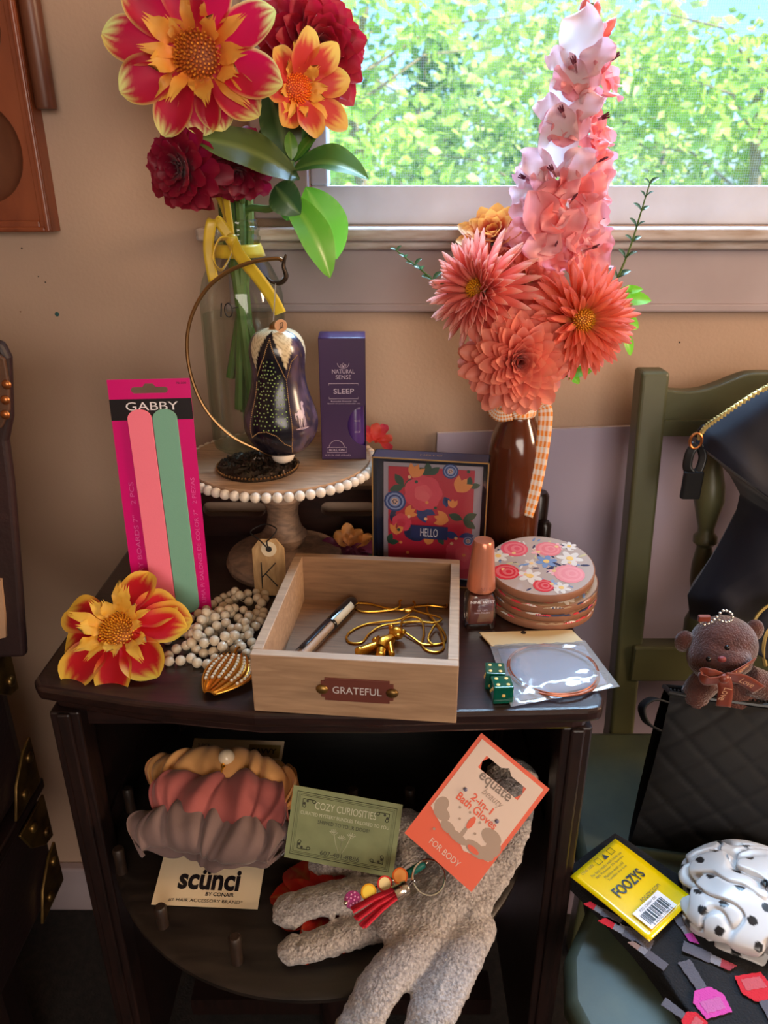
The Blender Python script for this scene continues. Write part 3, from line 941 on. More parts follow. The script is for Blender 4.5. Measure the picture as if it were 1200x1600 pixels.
def on_orn(q, z, off=.0004):
    for i in range(len(sp_) - 1):
        if sp_[i].y >= z >= sp_[i + 1].y:
            k = (sp_[i].y - z) / max(1e-6, sp_[i].y - sp_[i + 1].y); r = sp_[i].x + (sp_[i + 1].x - sp_[i].x) * k; break
    else: r = .02
    return V(((r + off) * math.sin(q), -(r + off) * math.cos(q), z))
HH = ztop_ - zbot_
b = MB(); rnd = random.Random(3)
for k in range(18):
    for j in range(9):
        fz = .22 + k * .031; q = -.72 + j * .125 + (.062 if k % 2 else 0) + rnd.uniform(-.035, .035)
        fz += rnd.uniform(-.008, .008)
        cellq = (q + .18) / 1.18
        if abs(cellq) > .44 or fz < .10 + .66 * abs(cellq): continue
        if fz > .74 - .1 * abs(cellq): continue
        b.ball(on_orn(q, ztop_ - fz * HH, .0001), .00075, 6, 4)
b.build('green_dots', mat('green_dot_enamel', (150, 176, 96), rough=.4), on)
b = MB()
def bead_line(qs):
    for i in range(len(qs) - 1):
        (q0, f0), (q1, f1) = qs[i], qs[i + 1]; n = max(2, int(math.hypot((q1 - q0) * .035, (f1 - f0) * HH) / .0016))
        for k in range(n):
            t_ = k / n; b.ball(on_orn(q0 + (q1 - q0) * t_, ztop_ - (f0 + (f1 - f0) * t_) * HH), .00058, 6, 4)
bead_line([(-.76, .38), (-.78, .6), (-.775, .8), (-.50, .745), (-.26, .73), (0, .76), (.2, .83), (.42, .865)])
bead_line([(.415, .36), (.415, .6), (.42, .865), (.50, .93)])
bead_line([(-.15, .05), (-.34, .18), (-.74, .34)]); bead_line([(-.15, .05), (.10, .2), (.415, .36), (.62, .22), (.9, .17)])
b.build('gold_beading', m_goldt, on)
# small pale horse picture on the right lobe
b = MB()
def hq(x, y): return on_orn(.72 + x * .26, ztop_ - (.615 - y * .10) * HH, .0005)
for c, rx_, ry_ in (((0, 0), .42, .34), ((.42, .35), .16, .42), ((.55, .75), .22, .16), ((-.3, -.55), .07, .5), ((-.1, -.6), .07, .5), ((.25, -.6), .07, .5), ((.42, -.5), .07, .45), ((-.55, .05), .18, .1), ((-.62, -.15), .07, .22), ((0, -1.05), .8, .08)):
    ring = [hq(c[0] + rx_ * math.cos(a), c[1] + ry_ * math.sin(a)) for a in [2 * math.pi * k / 12 for k in range(12)]]
    b.add(ring, [tuple(range(12))])
b.build('horse_picture', mat('pale_pink_enamel', (176, 150, 160), rough=.35), on, smooth=0)
b = MB(); zf = zbot_
b.lathe([(.0105, zf + .002), (.0115, zf - .002), (.010, zf - .006), (.006, zf - .009), (.0, zf - .0095)], 24, cap=False); b.build('cap_foot', m_bead, on)
b = MB(); b.lathe([(.0065, ztop_ - .001), (.006, ztop_ + .003), (.002, ztop_ + .006)], 16); b.build('cap', m_wire, on)
b = MB()
ct = PY(431, 443, .717) - V(oc); ct.y = 0
cb = V((-.002, 0, ztop_ + .005))
for k in range(26): b.ball(cb + (ct - cb) * (k / 25), .0007, 6, 4)
b.build('chain', mat('silver_chain', (200, 196, 190), rough=.3, metal=1), on)
b = MB(); tc_ = PY(439, 509, oy - .012) - V((oc.x, oy, oc.z))
b.lathe([(.0, .0), (.0058, 0), (.0058, .0008), (.0, .0008)], 22, axis_frame(tc_, (0, -1, .1)), cap=False)
b.build('round_tag', mat('copper_tag', (214, 156, 110), rough=.45), on)
b = MB(); Mt = axis_frame(tc_ + V((0, -.0011, 0)), (0, -1, .1))
b.tube(spline([(-.002, -.0035, 0), (.001, -.001, 0), (.002, .003, 0), (-.0005, .002, 0), (.0, -.002, 0), (.0025, -.001, 0)], 4), .00025, 4, M=Mt); b.build('tag_script', m_ink, on, smooth=0)

# purple box
m_purple = mat('purple_carton', (62, 34, 78), rough=.38)
m_lav = mat('lavender_print', (206, 186, 206), rough=.5)
pbx = PZ(538, 718, PLZ); pb_w = .0462; pb_h = .1245; pb_d = .040
px_ = thing('purple_box', 'tall purple sleep oil box standing on the cake stand', 'box', T(pbx.x, pbx.y, PLZ + .0003) @ RZ(R(1.5)))
b = MB(); wl = pb_w / 2
outline = [(-wl, 0), (wl, 0), (wl, .014), (wl - .0002, .017)]
arc = [(.0035 + .0 + wl - .0035 - .0205 * math.sin(a), .036 - .0215 * math.cos(a)) for a in [math.pi * k / 16 for k in range(17)]]
front_poly = [(-wl, 0), (wl, 0), (wl, .0145)] + [(wl - .0190 * math.sin(a), .036 - .0215 * math.cos(a)) for a in [math.pi * k / 16 for k in range(1, 16)]] + [(wl, .0575), (wl, pb_h), (-wl, pb_h)]
XZ = Matrix(((1, 0, 0, 0), (0, 0, 1, 0), (0, 1, 0, 0), (0, 0, 0, 1)))
b.prism(front_poly, 0, .0006, 0, None, XZ)
b.box((-wl + .0003, pb_d / 2, pb_h / 2), (.0006, pb_d, pb_h)); b.box((0, pb_d, pb_h / 2), (pb_w, .0006, pb_h))
b.box((wl - .0003, pb_d / 2 + .01, pb_h / 2), (.0006, pb_d - .02, pb_h)); b.box((wl - .0003, .01, .09), (.0006, .02, .069)); b.box((wl - .0003, .01, .007), (.0006, .02, .0145))
b.box((0, pb_d / 2, .0004), (pb_w, pb_d, .0008))
b.build('carton', m_purple, px_, smooth=0)
b = MB()
def lid(u, v):
    return V((-wl + pb_w * v, .0002 + pb_d * u, pb_h + .0028 * math.sin(math.pi * u) * .6))
b.sheet(lid, 8, 4); b.build('top_flap', m_purple, px_, solid=.0005)
b = MB(); b.lathe([(.0105, .001), (.0105, .062), (.009, .066), (.009, .085)], 28, T(wl - .0122, .0145)); b.build('roll_on_bottle', mat('purple_glass_label', (84, 52, 120), rough=.25), px_)
def FM(x, z, y=-.0004): return frame((x, y, z), (1, 0, 0), (0, 0, 1))
text('NATURAL', .0225, FM(.001, .0925), m_lav, px_, h=.0042); text('SENSE', .0155, FM(.001, .0868), m_lav, px_, h=.0042)
text('SLEEP', .0205, FM(.001, .0725), m_lav, px_, h=.0052, bold=.01)
text('Remedial Essential Oils', .026, FM(.001, .0622), m_lav, px_, h=.0016); text('Blend of pure essential oils', .033, FM(.001, .0597), m_lav, px_, h=.0016)
text('0.33 FL OZ (10 mL)', .026, FM(-.0065, .0045), m_lav, px_, h=.0022); text('ROLL ON', .0155, FM(-.0075, .0105), m_lav, px_, h=.0026, bold=.015)
b = MB()
def lin_(pts, r=.00022, closed=False): b.tube([(x, -.0006, z) for x, z in pts], r, 4, closed)
lin_([(-.014, .0785), (-.014, .0802), (.0155, .0802), (.0155, .0785)]); lin_([(-.014, .0665), (-.014, .0648), (.0155, .0648), (.0155, .0665)])
lin_([(.001 + .0058 * math.sin(a), .1012 - .0058 * math.cos(a)) for a in [-1.5 + 3 * k / 14 for k in range(15)]]); 
for s, rr in ((0, .0045), (.8, .004), (-.8, .004)):
    c_ = V((.001, 0, .0965)); d_ = V((math.sin(s), 0, math.cos(s)))
    p_ = [(c_.x + d_.x * rr * t_ + math.cos(s) * .0011 * math.sin(math.pi * t_) * g, c_.z + d_.z * rr * t_ - math.sin(s) * .0011 * math.sin(math.pi * t_) * g) for g, t_ in [(1, k / 6) for k in range(7)] + [(-1, 1 - k / 6) for k in range(1, 6)]]
    lin_(p_, .0002, True)
lin_([(-.0175, .0078), (.0025, .0078), (.0025, .0133), (-.0175, .0133)], .00022, True)
lin_([(-.0075 + .0078 * math.cos(a), .0133 + .0075 * math.sin(a)) for a in [math.pi * k / 12 for k in range(13)]])
b.build('line_art', m_lav, px_, smooth=0)
b = MB()
Mb = T(wl - .0122, .0145)
bz = [(.046, .0), (.044, .3), (.036, 0), (.0265, 0)]
text('SLEEP', .007, FM(wl - .009, .0535, .0035), m_lav, px_, h=.0022); text('Natural oils', .006, FM(wl - .009, .0405, .0035), m_lav, px_, h=.0016); text('ROLL ON', .0055, FM(wl - .009, .0285, .0035), m_lav, px_, h=.0016)
# ------------------------------------------------------------------ things on the table top
# emery board pack
m_mag = mat('magenta_card', (214, 0, 118), rough=.35)
m_blackp = mat('black_print', (20, 16, 22), rough=.35)
m_whitep = mat('white_print', (235, 230, 235), rough=.5)
m_magl = mat('pale_magenta_print', (232, 90, 170), rough=.5)
m_pinkb = mat('pink_emery', (255, 128, 152), rough=.75, bump=(900, .3, .0003))
m_mint = mat('mint_emery', (122, 176, 154), rough=.75, bump=(900, .3, .0003))
bl = PZ(213, 972, TZ + .0005); br = PZ(330, 962, TZ + .0005)
bl.y = br.y = (bl.y + br.y) / 2 + .002
tl = PY(164, 593, .662); tr = PY(295.5, 591.5, .660)
ew = .0735; eh = .232
ec = (bl + br) / 2; etop = (tl + tr) / 2
ep = thing('emery_board_pack', 'tall magenta pack with pink and mint emery boards, standing at left', 'emery boards', frame(ec, V((1, .01, .02)), etop - ec))
eh = (etop - ec).length
w2 = ew / 2
b = MB()
hy = eh - .009                                             # card with a hanging hole
hole = [(-.0145, hy - .0035), (.0145, hy - .0035), (.0165, hy - .0015), (.0165, hy + .0005), (.0145, hy + .002), (.006, hy + .002), (.0035, hy + .005), (-.0035, hy + .005), (-.006, hy + .002), (-.0145, hy + .002), (-.0165, hy + .0005), (-.0165, hy - .0015)]
b.prism([(-w2, 0), (w2, 0), (w2, hy - .0035), (-w2, hy - .0035)], -.0008, 0)
b.prism([(-w2, hy - .0035), (-.0145, hy - .0035), (-.0165, hy - .0015), (-.0165, hy + .0005), (-.0145, hy + .002), (-.006, hy + .002), (-.0035, hy + .005), (-.0035, eh), (-w2, eh)], -.0008, 0)
b.prism([(w2, hy - .0035), (w2, eh), (-.0035, eh), (-.0035, hy + .005), (.0035, hy + .005), (.006, hy + .002), (.0145, hy + .002), (.0165, hy + .0005), (.0165, hy - .0015), (.0145, hy - .0035)], -.0008, 0)
b.build('backing_card', m_mag, ep, smooth=0)
b = MB(); b.prism([(-w2, eh - .0365), (w2, eh - .0365), (w2, eh - .0175), (-w2, eh - .0175)], 0, .0003); b.build('black_band', m_blackp, ep, smooth=0)
text('GABBY', .047, T(.001, eh - .0240, .0004), m_whitep, ep, h=.0075)
text('70-500', .009, T(.029, eh - .004, .0001), m_blackp, ep, h=.0018)
def board(x, y0, y1, mt, nm, rot):
    b = MB(); r = .0110; L = y1 - y0
    poly = [(r * math.cos(a), r * .8 * math.sin(a) + L - r * .8) for a in [math.pi * k / 12 for k in range(13)]] + [(-r * math.cos(a), -r * .8 * math.sin(a) + r * .8) for a in [math.pi * k / 12 for k in range(13)]]
    b.prism(poly, .0006, .0026, 0, None, T(x, y0) @ RZ(rot))
    b.build(nm, mt, ep, smooth=0, bevel=.0004)
board(-.0075, .006, eh - .0265, m_pinkb, 'emery_board', R(1)); board(.0150, .006, eh - .0265, m_mint, 'emery_board', R(1))
text('EMERY BOARDS 7"    2 PCS', .105, frame((-.0265, .085, .0001), (0, 1, 0), (-1, 0, 0)), m_magl, ep, h=.0045)
text('LIMA P/ SALONES DE COLOR 7"   2 PIEZAS', .125, frame((.0305, .078, .0001), (0, 1, 0), (-1, 0, 0)), m_magl, ep, h=.0040)
m_clear = thin_glass('clear_plastic', (250, 250, 250), (225, 225, 230), gloss=.03, rough=.12)

# greeting card box
m_navy = mat('navy_box', (28, 40, 70), rough=.3)
m_goldfoil = mat('gold_foil_edge', (210, 170, 110), rough=.3, metal=.8)
m_print = mat('printed_card', vcol=True, rough=.45)
m_grayp = mat('grey_paper', (176, 164, 178), rough=.6)
CH = .140
gtl, gtr = PZ(581, 714, TZ + CH), PZ(765, 724, TZ + CH)
gx = (gtr - gtl); gw = gx.length; gx.z = 0
gM = frame(V(((gtl.x + gtr.x) / 2, (gtl.y + gtr.y) / 2, TZ + .0005)), gx, (0, 0, 1))
gb = thing('card_box', 'boxed greeting cards reading HELLO with red floral print', 'card box', gM)
g2 = gw / 2; GD = .024
b = MB()
b.box((0, CH / 2, -GD + .0005), (gw, CH, .001)); b.box((0, CH - .0005, -GD / 2), (gw, .001, GD)); b.box((0, .0005, -GD / 2), (gw, .001, GD))
b.box((-g2 + .0005, CH / 2, -GD / 2), (.001, CH, GD)); b.box((g2 - .0005, CH / 2, -GD / 2), (.001, CH, GD))
b.build('box_tray', m_navy, gb, smooth=0)
text('HELLO', .022, frame((.0, CH + .0002, -GD / 2), (1, 0, 0), (0, 0, -1)), m_goldfoil, gb, h=.004)
b = MB()
for x in (-g2 + .0006, g2 - .0006): b.box((x, CH / 2, .0004), (.0012, CH, .0010))
b.box((0, CH - .0006, .0004), (gw, .0012, .0010)); b.box((0, .0006, .0004), (gw, .0012, .0010))
b.build('gold_edge', m_goldfoil, gb, smooth=0)
b = MB(); b.box((.002, CH / 2 - .003, -.012), (gw - .016, CH - .012, .0006)); b.build('mount', m_grayp, gb, smooth=0)
red = lin((196, 30, 62)); blue = lin((30, 62, 130)); green = lin((40, 78, 62)); orange = lin((240, 150, 80)); pink = lin((226, 70, 96)); dblue = lin((26, 40, 86)); pblue = lin((140, 160, 210))
b = MB(); cz = -.0105
cw, c0, c1 = gw / 2 - .013, .005, CH - .013
def pr_add(poly, c, dz): b.prism(poly, cz + dz, cz + dz + .0001, 0, c)
b.prism([(-cw + .002, c0), (cw - .001, c0), (cw - .001, c1), (-cw + .002, c1)], cz - .0006, cz, 0, red)
def leafp(x, y, L, W, rot, c, dz=.0002):
    poly = []
    for k in range(8): t_ = k / 8; poly.append((L * t_, W * math.sin(math.pi * t_)))
    for k in range(8): t_ = 1 - k / 8; poly.append((L * t_, -W * math.sin(math.pi * t_)))
    pr_add([(x + p * math.cos(rot) - q * math.sin(rot), y + p * math.sin(rot) + q * math.cos(rot)) for p, q in poly], c, dz)
def dsc(x, y, r, c, dz=.0003, n=14): pr_add([(x + r * math.cos(2 * math.pi * k / n), y + r * math.sin(2 * math.pi * k / n)) for k in range(n)], c, dz)
U = lambda u, v: (-cw + 2 * cw * u, c1 - 2 * cw * v)        # card coordinates: right, down
def rose(u, v, r, c, cc):
    x, y = U(u, v)
    for k in range(7): a = k * .9; dsc(x + r * .5 * math.cos(a), y + r * .5 * math.sin(a), r * .55, mixc(c, red, .12 * (k % 3)), .0003 + .00002 * k)
    for k in range(5): a = k * 1.26; dsc(x + r * .2 * math.cos(a), y + r * .2 * math.sin(a), r * .3, mixc(c, cc, .3 + .1 * k), .0005 + .00002 * k)
def bluerose(u, v, r):
    x, y = U(u, v)
    for k, q in enumerate((1, .82, .66, .5)): dsc(x, y, r * q, pblue if k % 2 else blue, .0003 + .0001 * k)
    dsc(x, y, r * .34, lin((230, 190, 170)), .0008)
    for k in range(6): a = k; dsc(x + r * .18 * math.cos(a), y + r * .18 * math.sin(a), r * .07, dblue, .0009)
def tulip(u, v, s, rot, c):
    x, y = U(u, v)
    for d in (-.5, 0, .5): leafp(x, y, s, s * .22, rot + d, c, .0004 + .0001 * abs(d))
def leaves(u, v, s, rots, c):
    x, y = U(u, v)
    for r_ in rots: leafp(x, y, s, s * .26, r_, c)
rose(.42, .30, .019, pink, lin((240, 110, 120))); rose(.90, 1.03, .018, pink, lin((236, 96, 110))); rose(.18, .68, .010, pink, red)
bluerose(.10, .42, .0115); bluerose(.72, .02, .008); bluerose(.95, .86, .006)
tulip(.30, .12, .016, 1.2, orange); tulip(.80, .26, .018, 1.0, orange); tulip(.76, .46, .010, 1.6, orange); tulip(.22, .58, .013, .6, orange); tulip(.72, .62, .016, 2.9, orange); tulip(.12, .84, .014, 1.57, orange); tulip(.48, .94, .010, 1.3, orange)
leaves(.20, .23, .016, [2.2, .5, 3.5, -.2], green); leaves(.48, .08, .014, [1.7, .7, 2.6], green); leaves(.88, .60, .016, [.5, -.6, 2.8], green); leaves(.60, .82, .012, [.2, -1, 3.6], green); leaves(.93, .20, .012, [.3, 1.5], green); leaves(.02, .95, .012, [.2, 1.2], green)
leaves(.36, .47, .020, [2.3, -.4, -1.1], blue); leaves(.42, .40, .010, [.4, 2.2], blue); leaves(.30, .90, .017, [1.2, 2.0, .5], dblue); leaves(.84, .82, .016, [.2, 2.9], blue); leaves(.04, .61, .010, [0, .8, -.8], dblue); leaves(.66, .33, .012, [-.9, -1.3], blue)
for i in range(16):
    rnd = random.Random(i); x, y = U(rnd.random() * .9 + .05, rnd.random() * 1.1); dsc(x, y, .0018, rnd.choice([orange, lin((246, 200, 150)), green]), .0006, 8)
b.build('card_print', m_print, gb, smooth=0)
b = MB(); x, y = U(.50, .78); b.box((x, y, cz + .0013), (cw * .86, .0148, .0002)); b.build('name_band', mat('band_navy', (24, 44, 100), rough=.5), gb, smooth=0)
text('HELLO', cw * .40, T(x, y, cz + .0016), m_whitep, gb, h=.0092)
b = MB(); b.box((0, CH / 2, .0001), (gw - .003, CH - .003, .0003)); b.build('clear_window', m_clear, gb, smooth=0)

# wooden box
m_box = wood('pale_box_wood', (180, 146, 114), (152, 120, 92), 22, (1, 10, 10), rough=.6, bump=.12)
m_boxi = wood('box_inner_wood', (150, 112, 80), (122, 90, 64), 22, (1, 10, 10), rough=.6, bump=.1)
RIMZ = .734
c_bl, c_br, c_fl, c_fr = PZ(459, 863, RIMZ), PZ(714.5, 875, RIMZ), PZ(393.5, 1024, RIMZ), PZ(722, 1041, RIMZ)
bxdir = ((c_br - c_bl) + (c_fr - c_fl)).normalized()
bw = ((c_br - c_bl).length + (c_fr - c_fl).length) / 2
bydir = V((-bxdir.y, bxdir.x, 0)); bdp = ((c_bl - c_fl).dot(bydir) + (c_br - c_fr).dot(bydir)) / 2
bc = (c_bl + c_br + c_fl + c_fr) / 4
BM = frame(V((bc.x, bc.y, TZ + .0003)), bxdir, bydir)
wx = thing('wooden_box', 'open pale wooden box with brown plaque reading GRATEFUL', 'box', BM)
bh = RIMZ - TZ; th_ = .0085; x2, y2 = bw / 2, bdp / 2
b = MB(); b.box((0, -y2 + th_ / 2, bh / 2), (bw, th_, bh)); b.build('front_side', m_box, wx, smooth=0, bevel=.0008)
b = MB(); b.box((0, y2 - th_ / 2, bh / 2), (bw, th_, bh)); b.build('back_side', m_boxi, wx, smooth=0, bevel=.0008)
for s in (-1, 1):
    b = MB(); b.box((s * (x2 - th_ / 2), 0, bh / 2), (th_, bdp - 2 * th_, bh)); b.build('box_side', m_box, wx, smooth=0, bevel=.0006)
b = MB(); b.box((0, 0, .003), (bw - .002, bdp - .002, .006)); b.build('bottom', m_boxi, wx, smooth=0)
m_plq = mat('brown_plaque', (104, 52, 42), rough=.5, bump=(300, .3, .0003))
pM = frame((.003, -y2, bh * .49), (1, 0, 0), (0, 0, 1))
p2, q2 = .0285, .0105
poly = [(-p2, -q2 + .003), (-p2 + .003, -q2 + .003), (-p2 + .003, -q2), (p2 - .003, -q2), (p2 - .003, -q2 + .003), (p2, -q2 + .003), (p2, q2 - .003), (p2 - .003, q2 - .003), (p2 - .003, q2), (-p2 + .003, q2), (-p2 + .003, q2 - .003), (-p2, q2 - .003)]
b = MB(); b.prism(poly, 0, .0014, 0, None, pM); pq = b.build('plaque', m_plq, wx, smooth=0, bevel=.0003)
text('GRATEFUL', .0385, pM @ T(0, 0, .0015), mat('pale_print', (206, 200, 200), rough=.5), pq, h=.0066)
for s in (-1, 1):
    b = MB(); b.ball((0, 0, 0), (.0050, .0042, .0024), 16, 8, M=pM @ T(s * (p2 - .001), 0, .0018)); b.build('brad', m_brass, pq)
BZ = TZ + .0065
# concealer pen
pa, pb2_ = PZ(553, 938, BZ + .007), PZ(468, 1026, BZ + .007)
pd = (pb2_ - pa); PL = pd.length
pn = thing('makeup_tube', 'black capped clear makeup tube lying in the wooden box', 'makeup tube', axis_frame(pa, pd))
b = MB(); b.lathe([(.0, 0), (.0035, .0006), (.0058, .003), (.0065, .008), (.0065, PL * .46), (.006, PL * .47)], 28); b.build('cap', mat('gloss_black', (14, 14, 18), rough=.15, coat=.5), pn)
b = MB(); b.lathe([(.0046, PL * .47), (.0046, PL - .004), (.003, PL - .001), (0, PL)], 24); b.build('cream_filling', mat('beige_cream', (216, 190, 166), rough=.4), pn)
b = MB(); b.lathe([(.0064, PL * .47), (.0064, PL), (0, PL + .001)], 28, cap=False); b.build('clear_barrel', m_clear, pn)
b = MB()
Mi = axis_frame(pa, pd).inverted().to_3x3(); upl = Mi @ V((.9, .1, .5)); ang = math.atan2(upl.y, upl.x)
b.sheet(lambda u, v: V((.00665 * math.cos(ang + (v - .5) * 1.1), .00665 * math.sin(ang + (v - .5) * 1.1), PL * (.12 + .33 * u))), 4, 8); b.build('paper_label', m_paper, pn, solid=.0001)
up2 = Mi @ V((-.55, -.35, .75)); ang2 = math.atan2(up2.y, up2.x)
b = MB(); b.sheet(lambda u, v: V((.0066 * math.cos(ang2 + (v - .5) * 1.5), .0066 * math.sin(ang2 + (v - .5) * 1.5), PL * (.47 + .5 * u))), 4, 8); b.build('dark_print', m_blackp, pn, solid=.0001)
# gold necklace with bear pendant (traced on the box floor at its own height)
def zz(zx, zy, z=BZ + .0012): return PZ(370 + zx / 3.077, 830 + zy / 3.077, z)
nk = thing('gold_necklace', 'gold snake chain necklace with bear pendant lying in wooden box', 'necklace', tuple(zz(790, 470, BZ)))
def chain(pts, hs=None):
    P = [zz(x, y, BZ + .0012 + (h if h else 0)) for x, y, h in pts]
    b = MB(); b.tube(spline(P, 7), .00105, 8); b.build('chain', m_gold, nk, world=True)
chain([(580, 345, 0), (640, 350, 0), (720, 370, 0), (790, 378, .001), (850, 365, .002), (930, 358, .002), (1005, 365, .001), (1000, 340, 0), (960, 328, 0), (920, 350, .0), (918, 390, .002), (950, 430, .002), (985, 470, .001), (1005, 510, 0), (985, 540, 0), (900, 545, 0), (850, 515, .001), (800, 480, .002)])
chain([(580, 345, 0), (570, 375, 0), (620, 388, 0), (720, 382, 0), (780, 365, .002), (785, 335, .003), (820, 322, .003), (855, 345, .002), (850, 375, .002)])
chain([(830, 400, .003), (780, 425, .002), (700, 435, .001), (620, 448, 0), (550, 480, 0), (528, 510, 0), (545, 535, 0), (600, 535, 0), (640, 490, 0), (700, 455, .001), (800, 440, .002), (870, 435, .002), (950, 440, .002), (985, 425, .003), (960, 410, .003), (900, 395, .003), (850, 380, .003)])
chain([(790, 455, .003), (800, 425, .004), (850, 412, .004), (890, 435, .003), (900, 490, .001), (890, 540, 0), (910, 570, 0), (960, 582, 0), (995, 560, 0), (985, 500, .003), (960, 450, .004), (935, 480, .003), (920, 520, .002), (940, 545, .001)])
b = MB(); pcl = zz(825, 385, BZ + .005); b.ball(pcl, (.004, .0022, .002), 12, 8); b.tube([pcl + V((.004 * math.cos(a), .002 * math.sin(a), .002)) for a in [k * .6 for k in range(11)]], .0005, 5); b.build('clasp', m_gold, nk, world=True)
b = MB(); bz_ = BZ + .004
hd = zz(768, 490, BZ + .009); bd_ = zz(700, 545, BZ + .006)
b.ball(hd, (.0072, .0062, .0062), 18, 12)
for x, y in ((742, 462), (800, 485)): b.ball(zz(x, y, BZ + .012), .0028, 12, 8)
b.ball(zz(775, 500, BZ + .0125), (.003, .003, .002), 12, 8); b.tube([zz(745, 460, BZ + .010), zz(748, 478, BZ + .011)], .003, 10)
b.build('bear_head', m_gold, nk, world=True)
b = MB(); b.tube([zz(745, 515, BZ + .007), bd_, zz(690, 565, BZ + .005)], [.0045, .0078, .0058], 14); b.build('bear_body', m_gold, nk, world=True)
for a, c_ in (((690, 515), (665, 525)), ((735, 540), (745, 590))):
    b = MB(); b.tube([zz(*a, BZ + .007), zz(*c_, BZ + .005)], [.0032, .0026], 10); b.ball(zz(*c_, BZ + .005), .0030, 10, 8); b.build('bear_arm', m_gold, nk, world=True)
for a, c_ in (((675, 550), (590, 578)), ((695, 575), (690, 600))):
    b = MB(); b.tube([zz(*a, BZ + .005), zz(*c_, BZ + .005)], [.0045, .0040], 12); b.ball(zz(*c_, BZ + .005), .0045, 12, 8); b.build('bear_leg', m_gold, nk, world=True)

# pearl necklace in a heap
m_pearl = mat('pearl', (222, 202, 172), rough=.22, coat=.4, sheen=.2)
ps = [(262, 1000, 0), (275, 985, 0), (300, 995, 0), (322, 1000, 0), (345, 985, 0), (372, 985, 0), (392, 970, 0), (405, 950, 0), (415, 930, 0), (398, 925, 0), (375, 932, .003), (352, 945, .005), (335, 962, .007), (318, 978, .006), (300, 985, .004), (285, 975, .002), (300, 965, .003), (325, 950, .005), (342, 938, .003), (360, 930, 0), (380, 940, .004), (400, 940, 0), (412, 958, 0), (398, 980, .002), (378, 998, 0), (362, 1018, 0), (345, 1012, .003), (325, 1022, 0), (305, 1014, 0), (285, 1008, .003), (270, 1020, 0), (258, 1030, 0), (275, 1034, 0), (297, 1028, 0), (316, 1040, 0), (335, 1030, 0), (352, 1010, .006), (365, 990, .007), (350, 972, .011), (330, 985, .010), (312, 998, .008), (292, 1004, .007), (320, 968, .012), (345, 958, .010), (368, 962, .007), (384, 984, .006), (396, 1010, 0), (402, 1024, 0), (396, 1032, 0), (384, 1020, .004), (370, 1002, .008), (356, 996, .012), (338, 1000, .012), (322, 1006, .009), (308, 990, .012), (326, 960, .014), (344, 968, .015), (362, 952, .010), (378, 952, .009), (390, 962, .008), (382, 976, .010), (366, 982, .012)]
pk = thing('pearl_necklace', 'heaped string of cream pearl beads between red flower and wooden box', 'necklace', tuple(PZ(335, 985, TZ)))
path = spline([PZ(x, y, TZ + .0042 + h) for x, y, h in ps], 12)
pos = [path[0]]
for p in path[1:]:
    if (p - pos[-1]).length >= .0090: pos.append(p)
b = MB(); b.tube(path[::3], .0004, 4); b.build('string', m_paper, pk, world=True)
bb = MB(); bb.ball((0, 0, 0), .0046, 16, 12)
first = None; rest = MB(); placed = []
inv = MW[pk.name].inverted()
for i, p in enumerate(pos):
    p = p.copy()
    for _ in range(3):
        for q in placed:
            if (p - q).length < .0074: p.z = max(p.z, q.z + .0055)
    placed.append(p); Mx = T(*(inv @ p))
    if i >= 100: rest.ball(p, .0040, 12, 8); continue
    if first is None: first = bb.build('pearl', m_pearl, pk); first.matrix_basis = Mx
    else: dup(first, pk, Mx)
if rest.v: rest.build('pearls', m_pearl, pk, world=True)['kind'] = 'stuff'

# leaf brooch
m_bgold = mat('brooch_gold', (214, 150, 62), rough=.3, metal=1)
lb = PZ(357, 1058, TZ + .004)
tip, stem_ = PZ(327, 1088, TZ + .002), PZ(367, 1024, TZ + .010)
br_ = thing('leaf_brooch', 'gold leaf brooch set with tiny pearls beside wooden box', 'brooch', tuple(lb))
def lfpt(u, v):
    # u along, v across -1..1
    c = tip.lerp(stem_, u); d = (stem_ - tip).normalized(); s = V((-d.y, d.x, 0)).normalized() * -1
    w = .021 * (math.sin(math.pi * min(1, u * .80 + .06)) ** .9)
    cen = c + V((0, 0, .003)) + s * .006 * math.sin(u * 2.6)
    return cen + s * v * w + V((0, 0, -.003 * v * v + .0015))
b = MB(); b.sheet(lambda u, v: lfpt(u * .93, v * 2 - 1), 14, 10); b.build('leaf_plate', m_bgold, br_, world=True, solid=.0006)
for k in range(7):
    v = -1 + k / 3
    b = MB()
    P = [lfpt(u, v * (1 if u > .2 else 1)) + V((0, 0, .0012)) for u in [.02 + .93 * i / 12 for i in range(13)]]
    b.tube(P, [.0003 + .0010 * math.sin(math.pi * (i + 1) / 15) for i in range(13)], 6); b.build('gold_vein', m_bgold, br_, world=True)
b = MB()
b.tube(spline([stem_ + V((0, 0, .002)), stem_ + V((.001, .004, .004)), stem_ + V((.003, .008, .003))], 4), .0013, 6); b.build('stem', m_bgold, br_, world=True)
bb = MB(); bb.ball((0, 0, 0), .0015, 10, 7); first = None; inv = MW[br_.name].inverted()
for k in (-.84, -.5, -.17, .17, .5, .84):
    for i in range(9):
        u = .34 + .068 * i - .05 * abs(k)
        if u > .92: continue
        Mx = T(*(inv @ (lfpt(u, k) + V((0, 0, .0014)))))
        if first is None: first = bb.build('seed_pearl', m_pearl, br_); first.matrix_basis = Mx
        else: dup(first, br_, Mx)

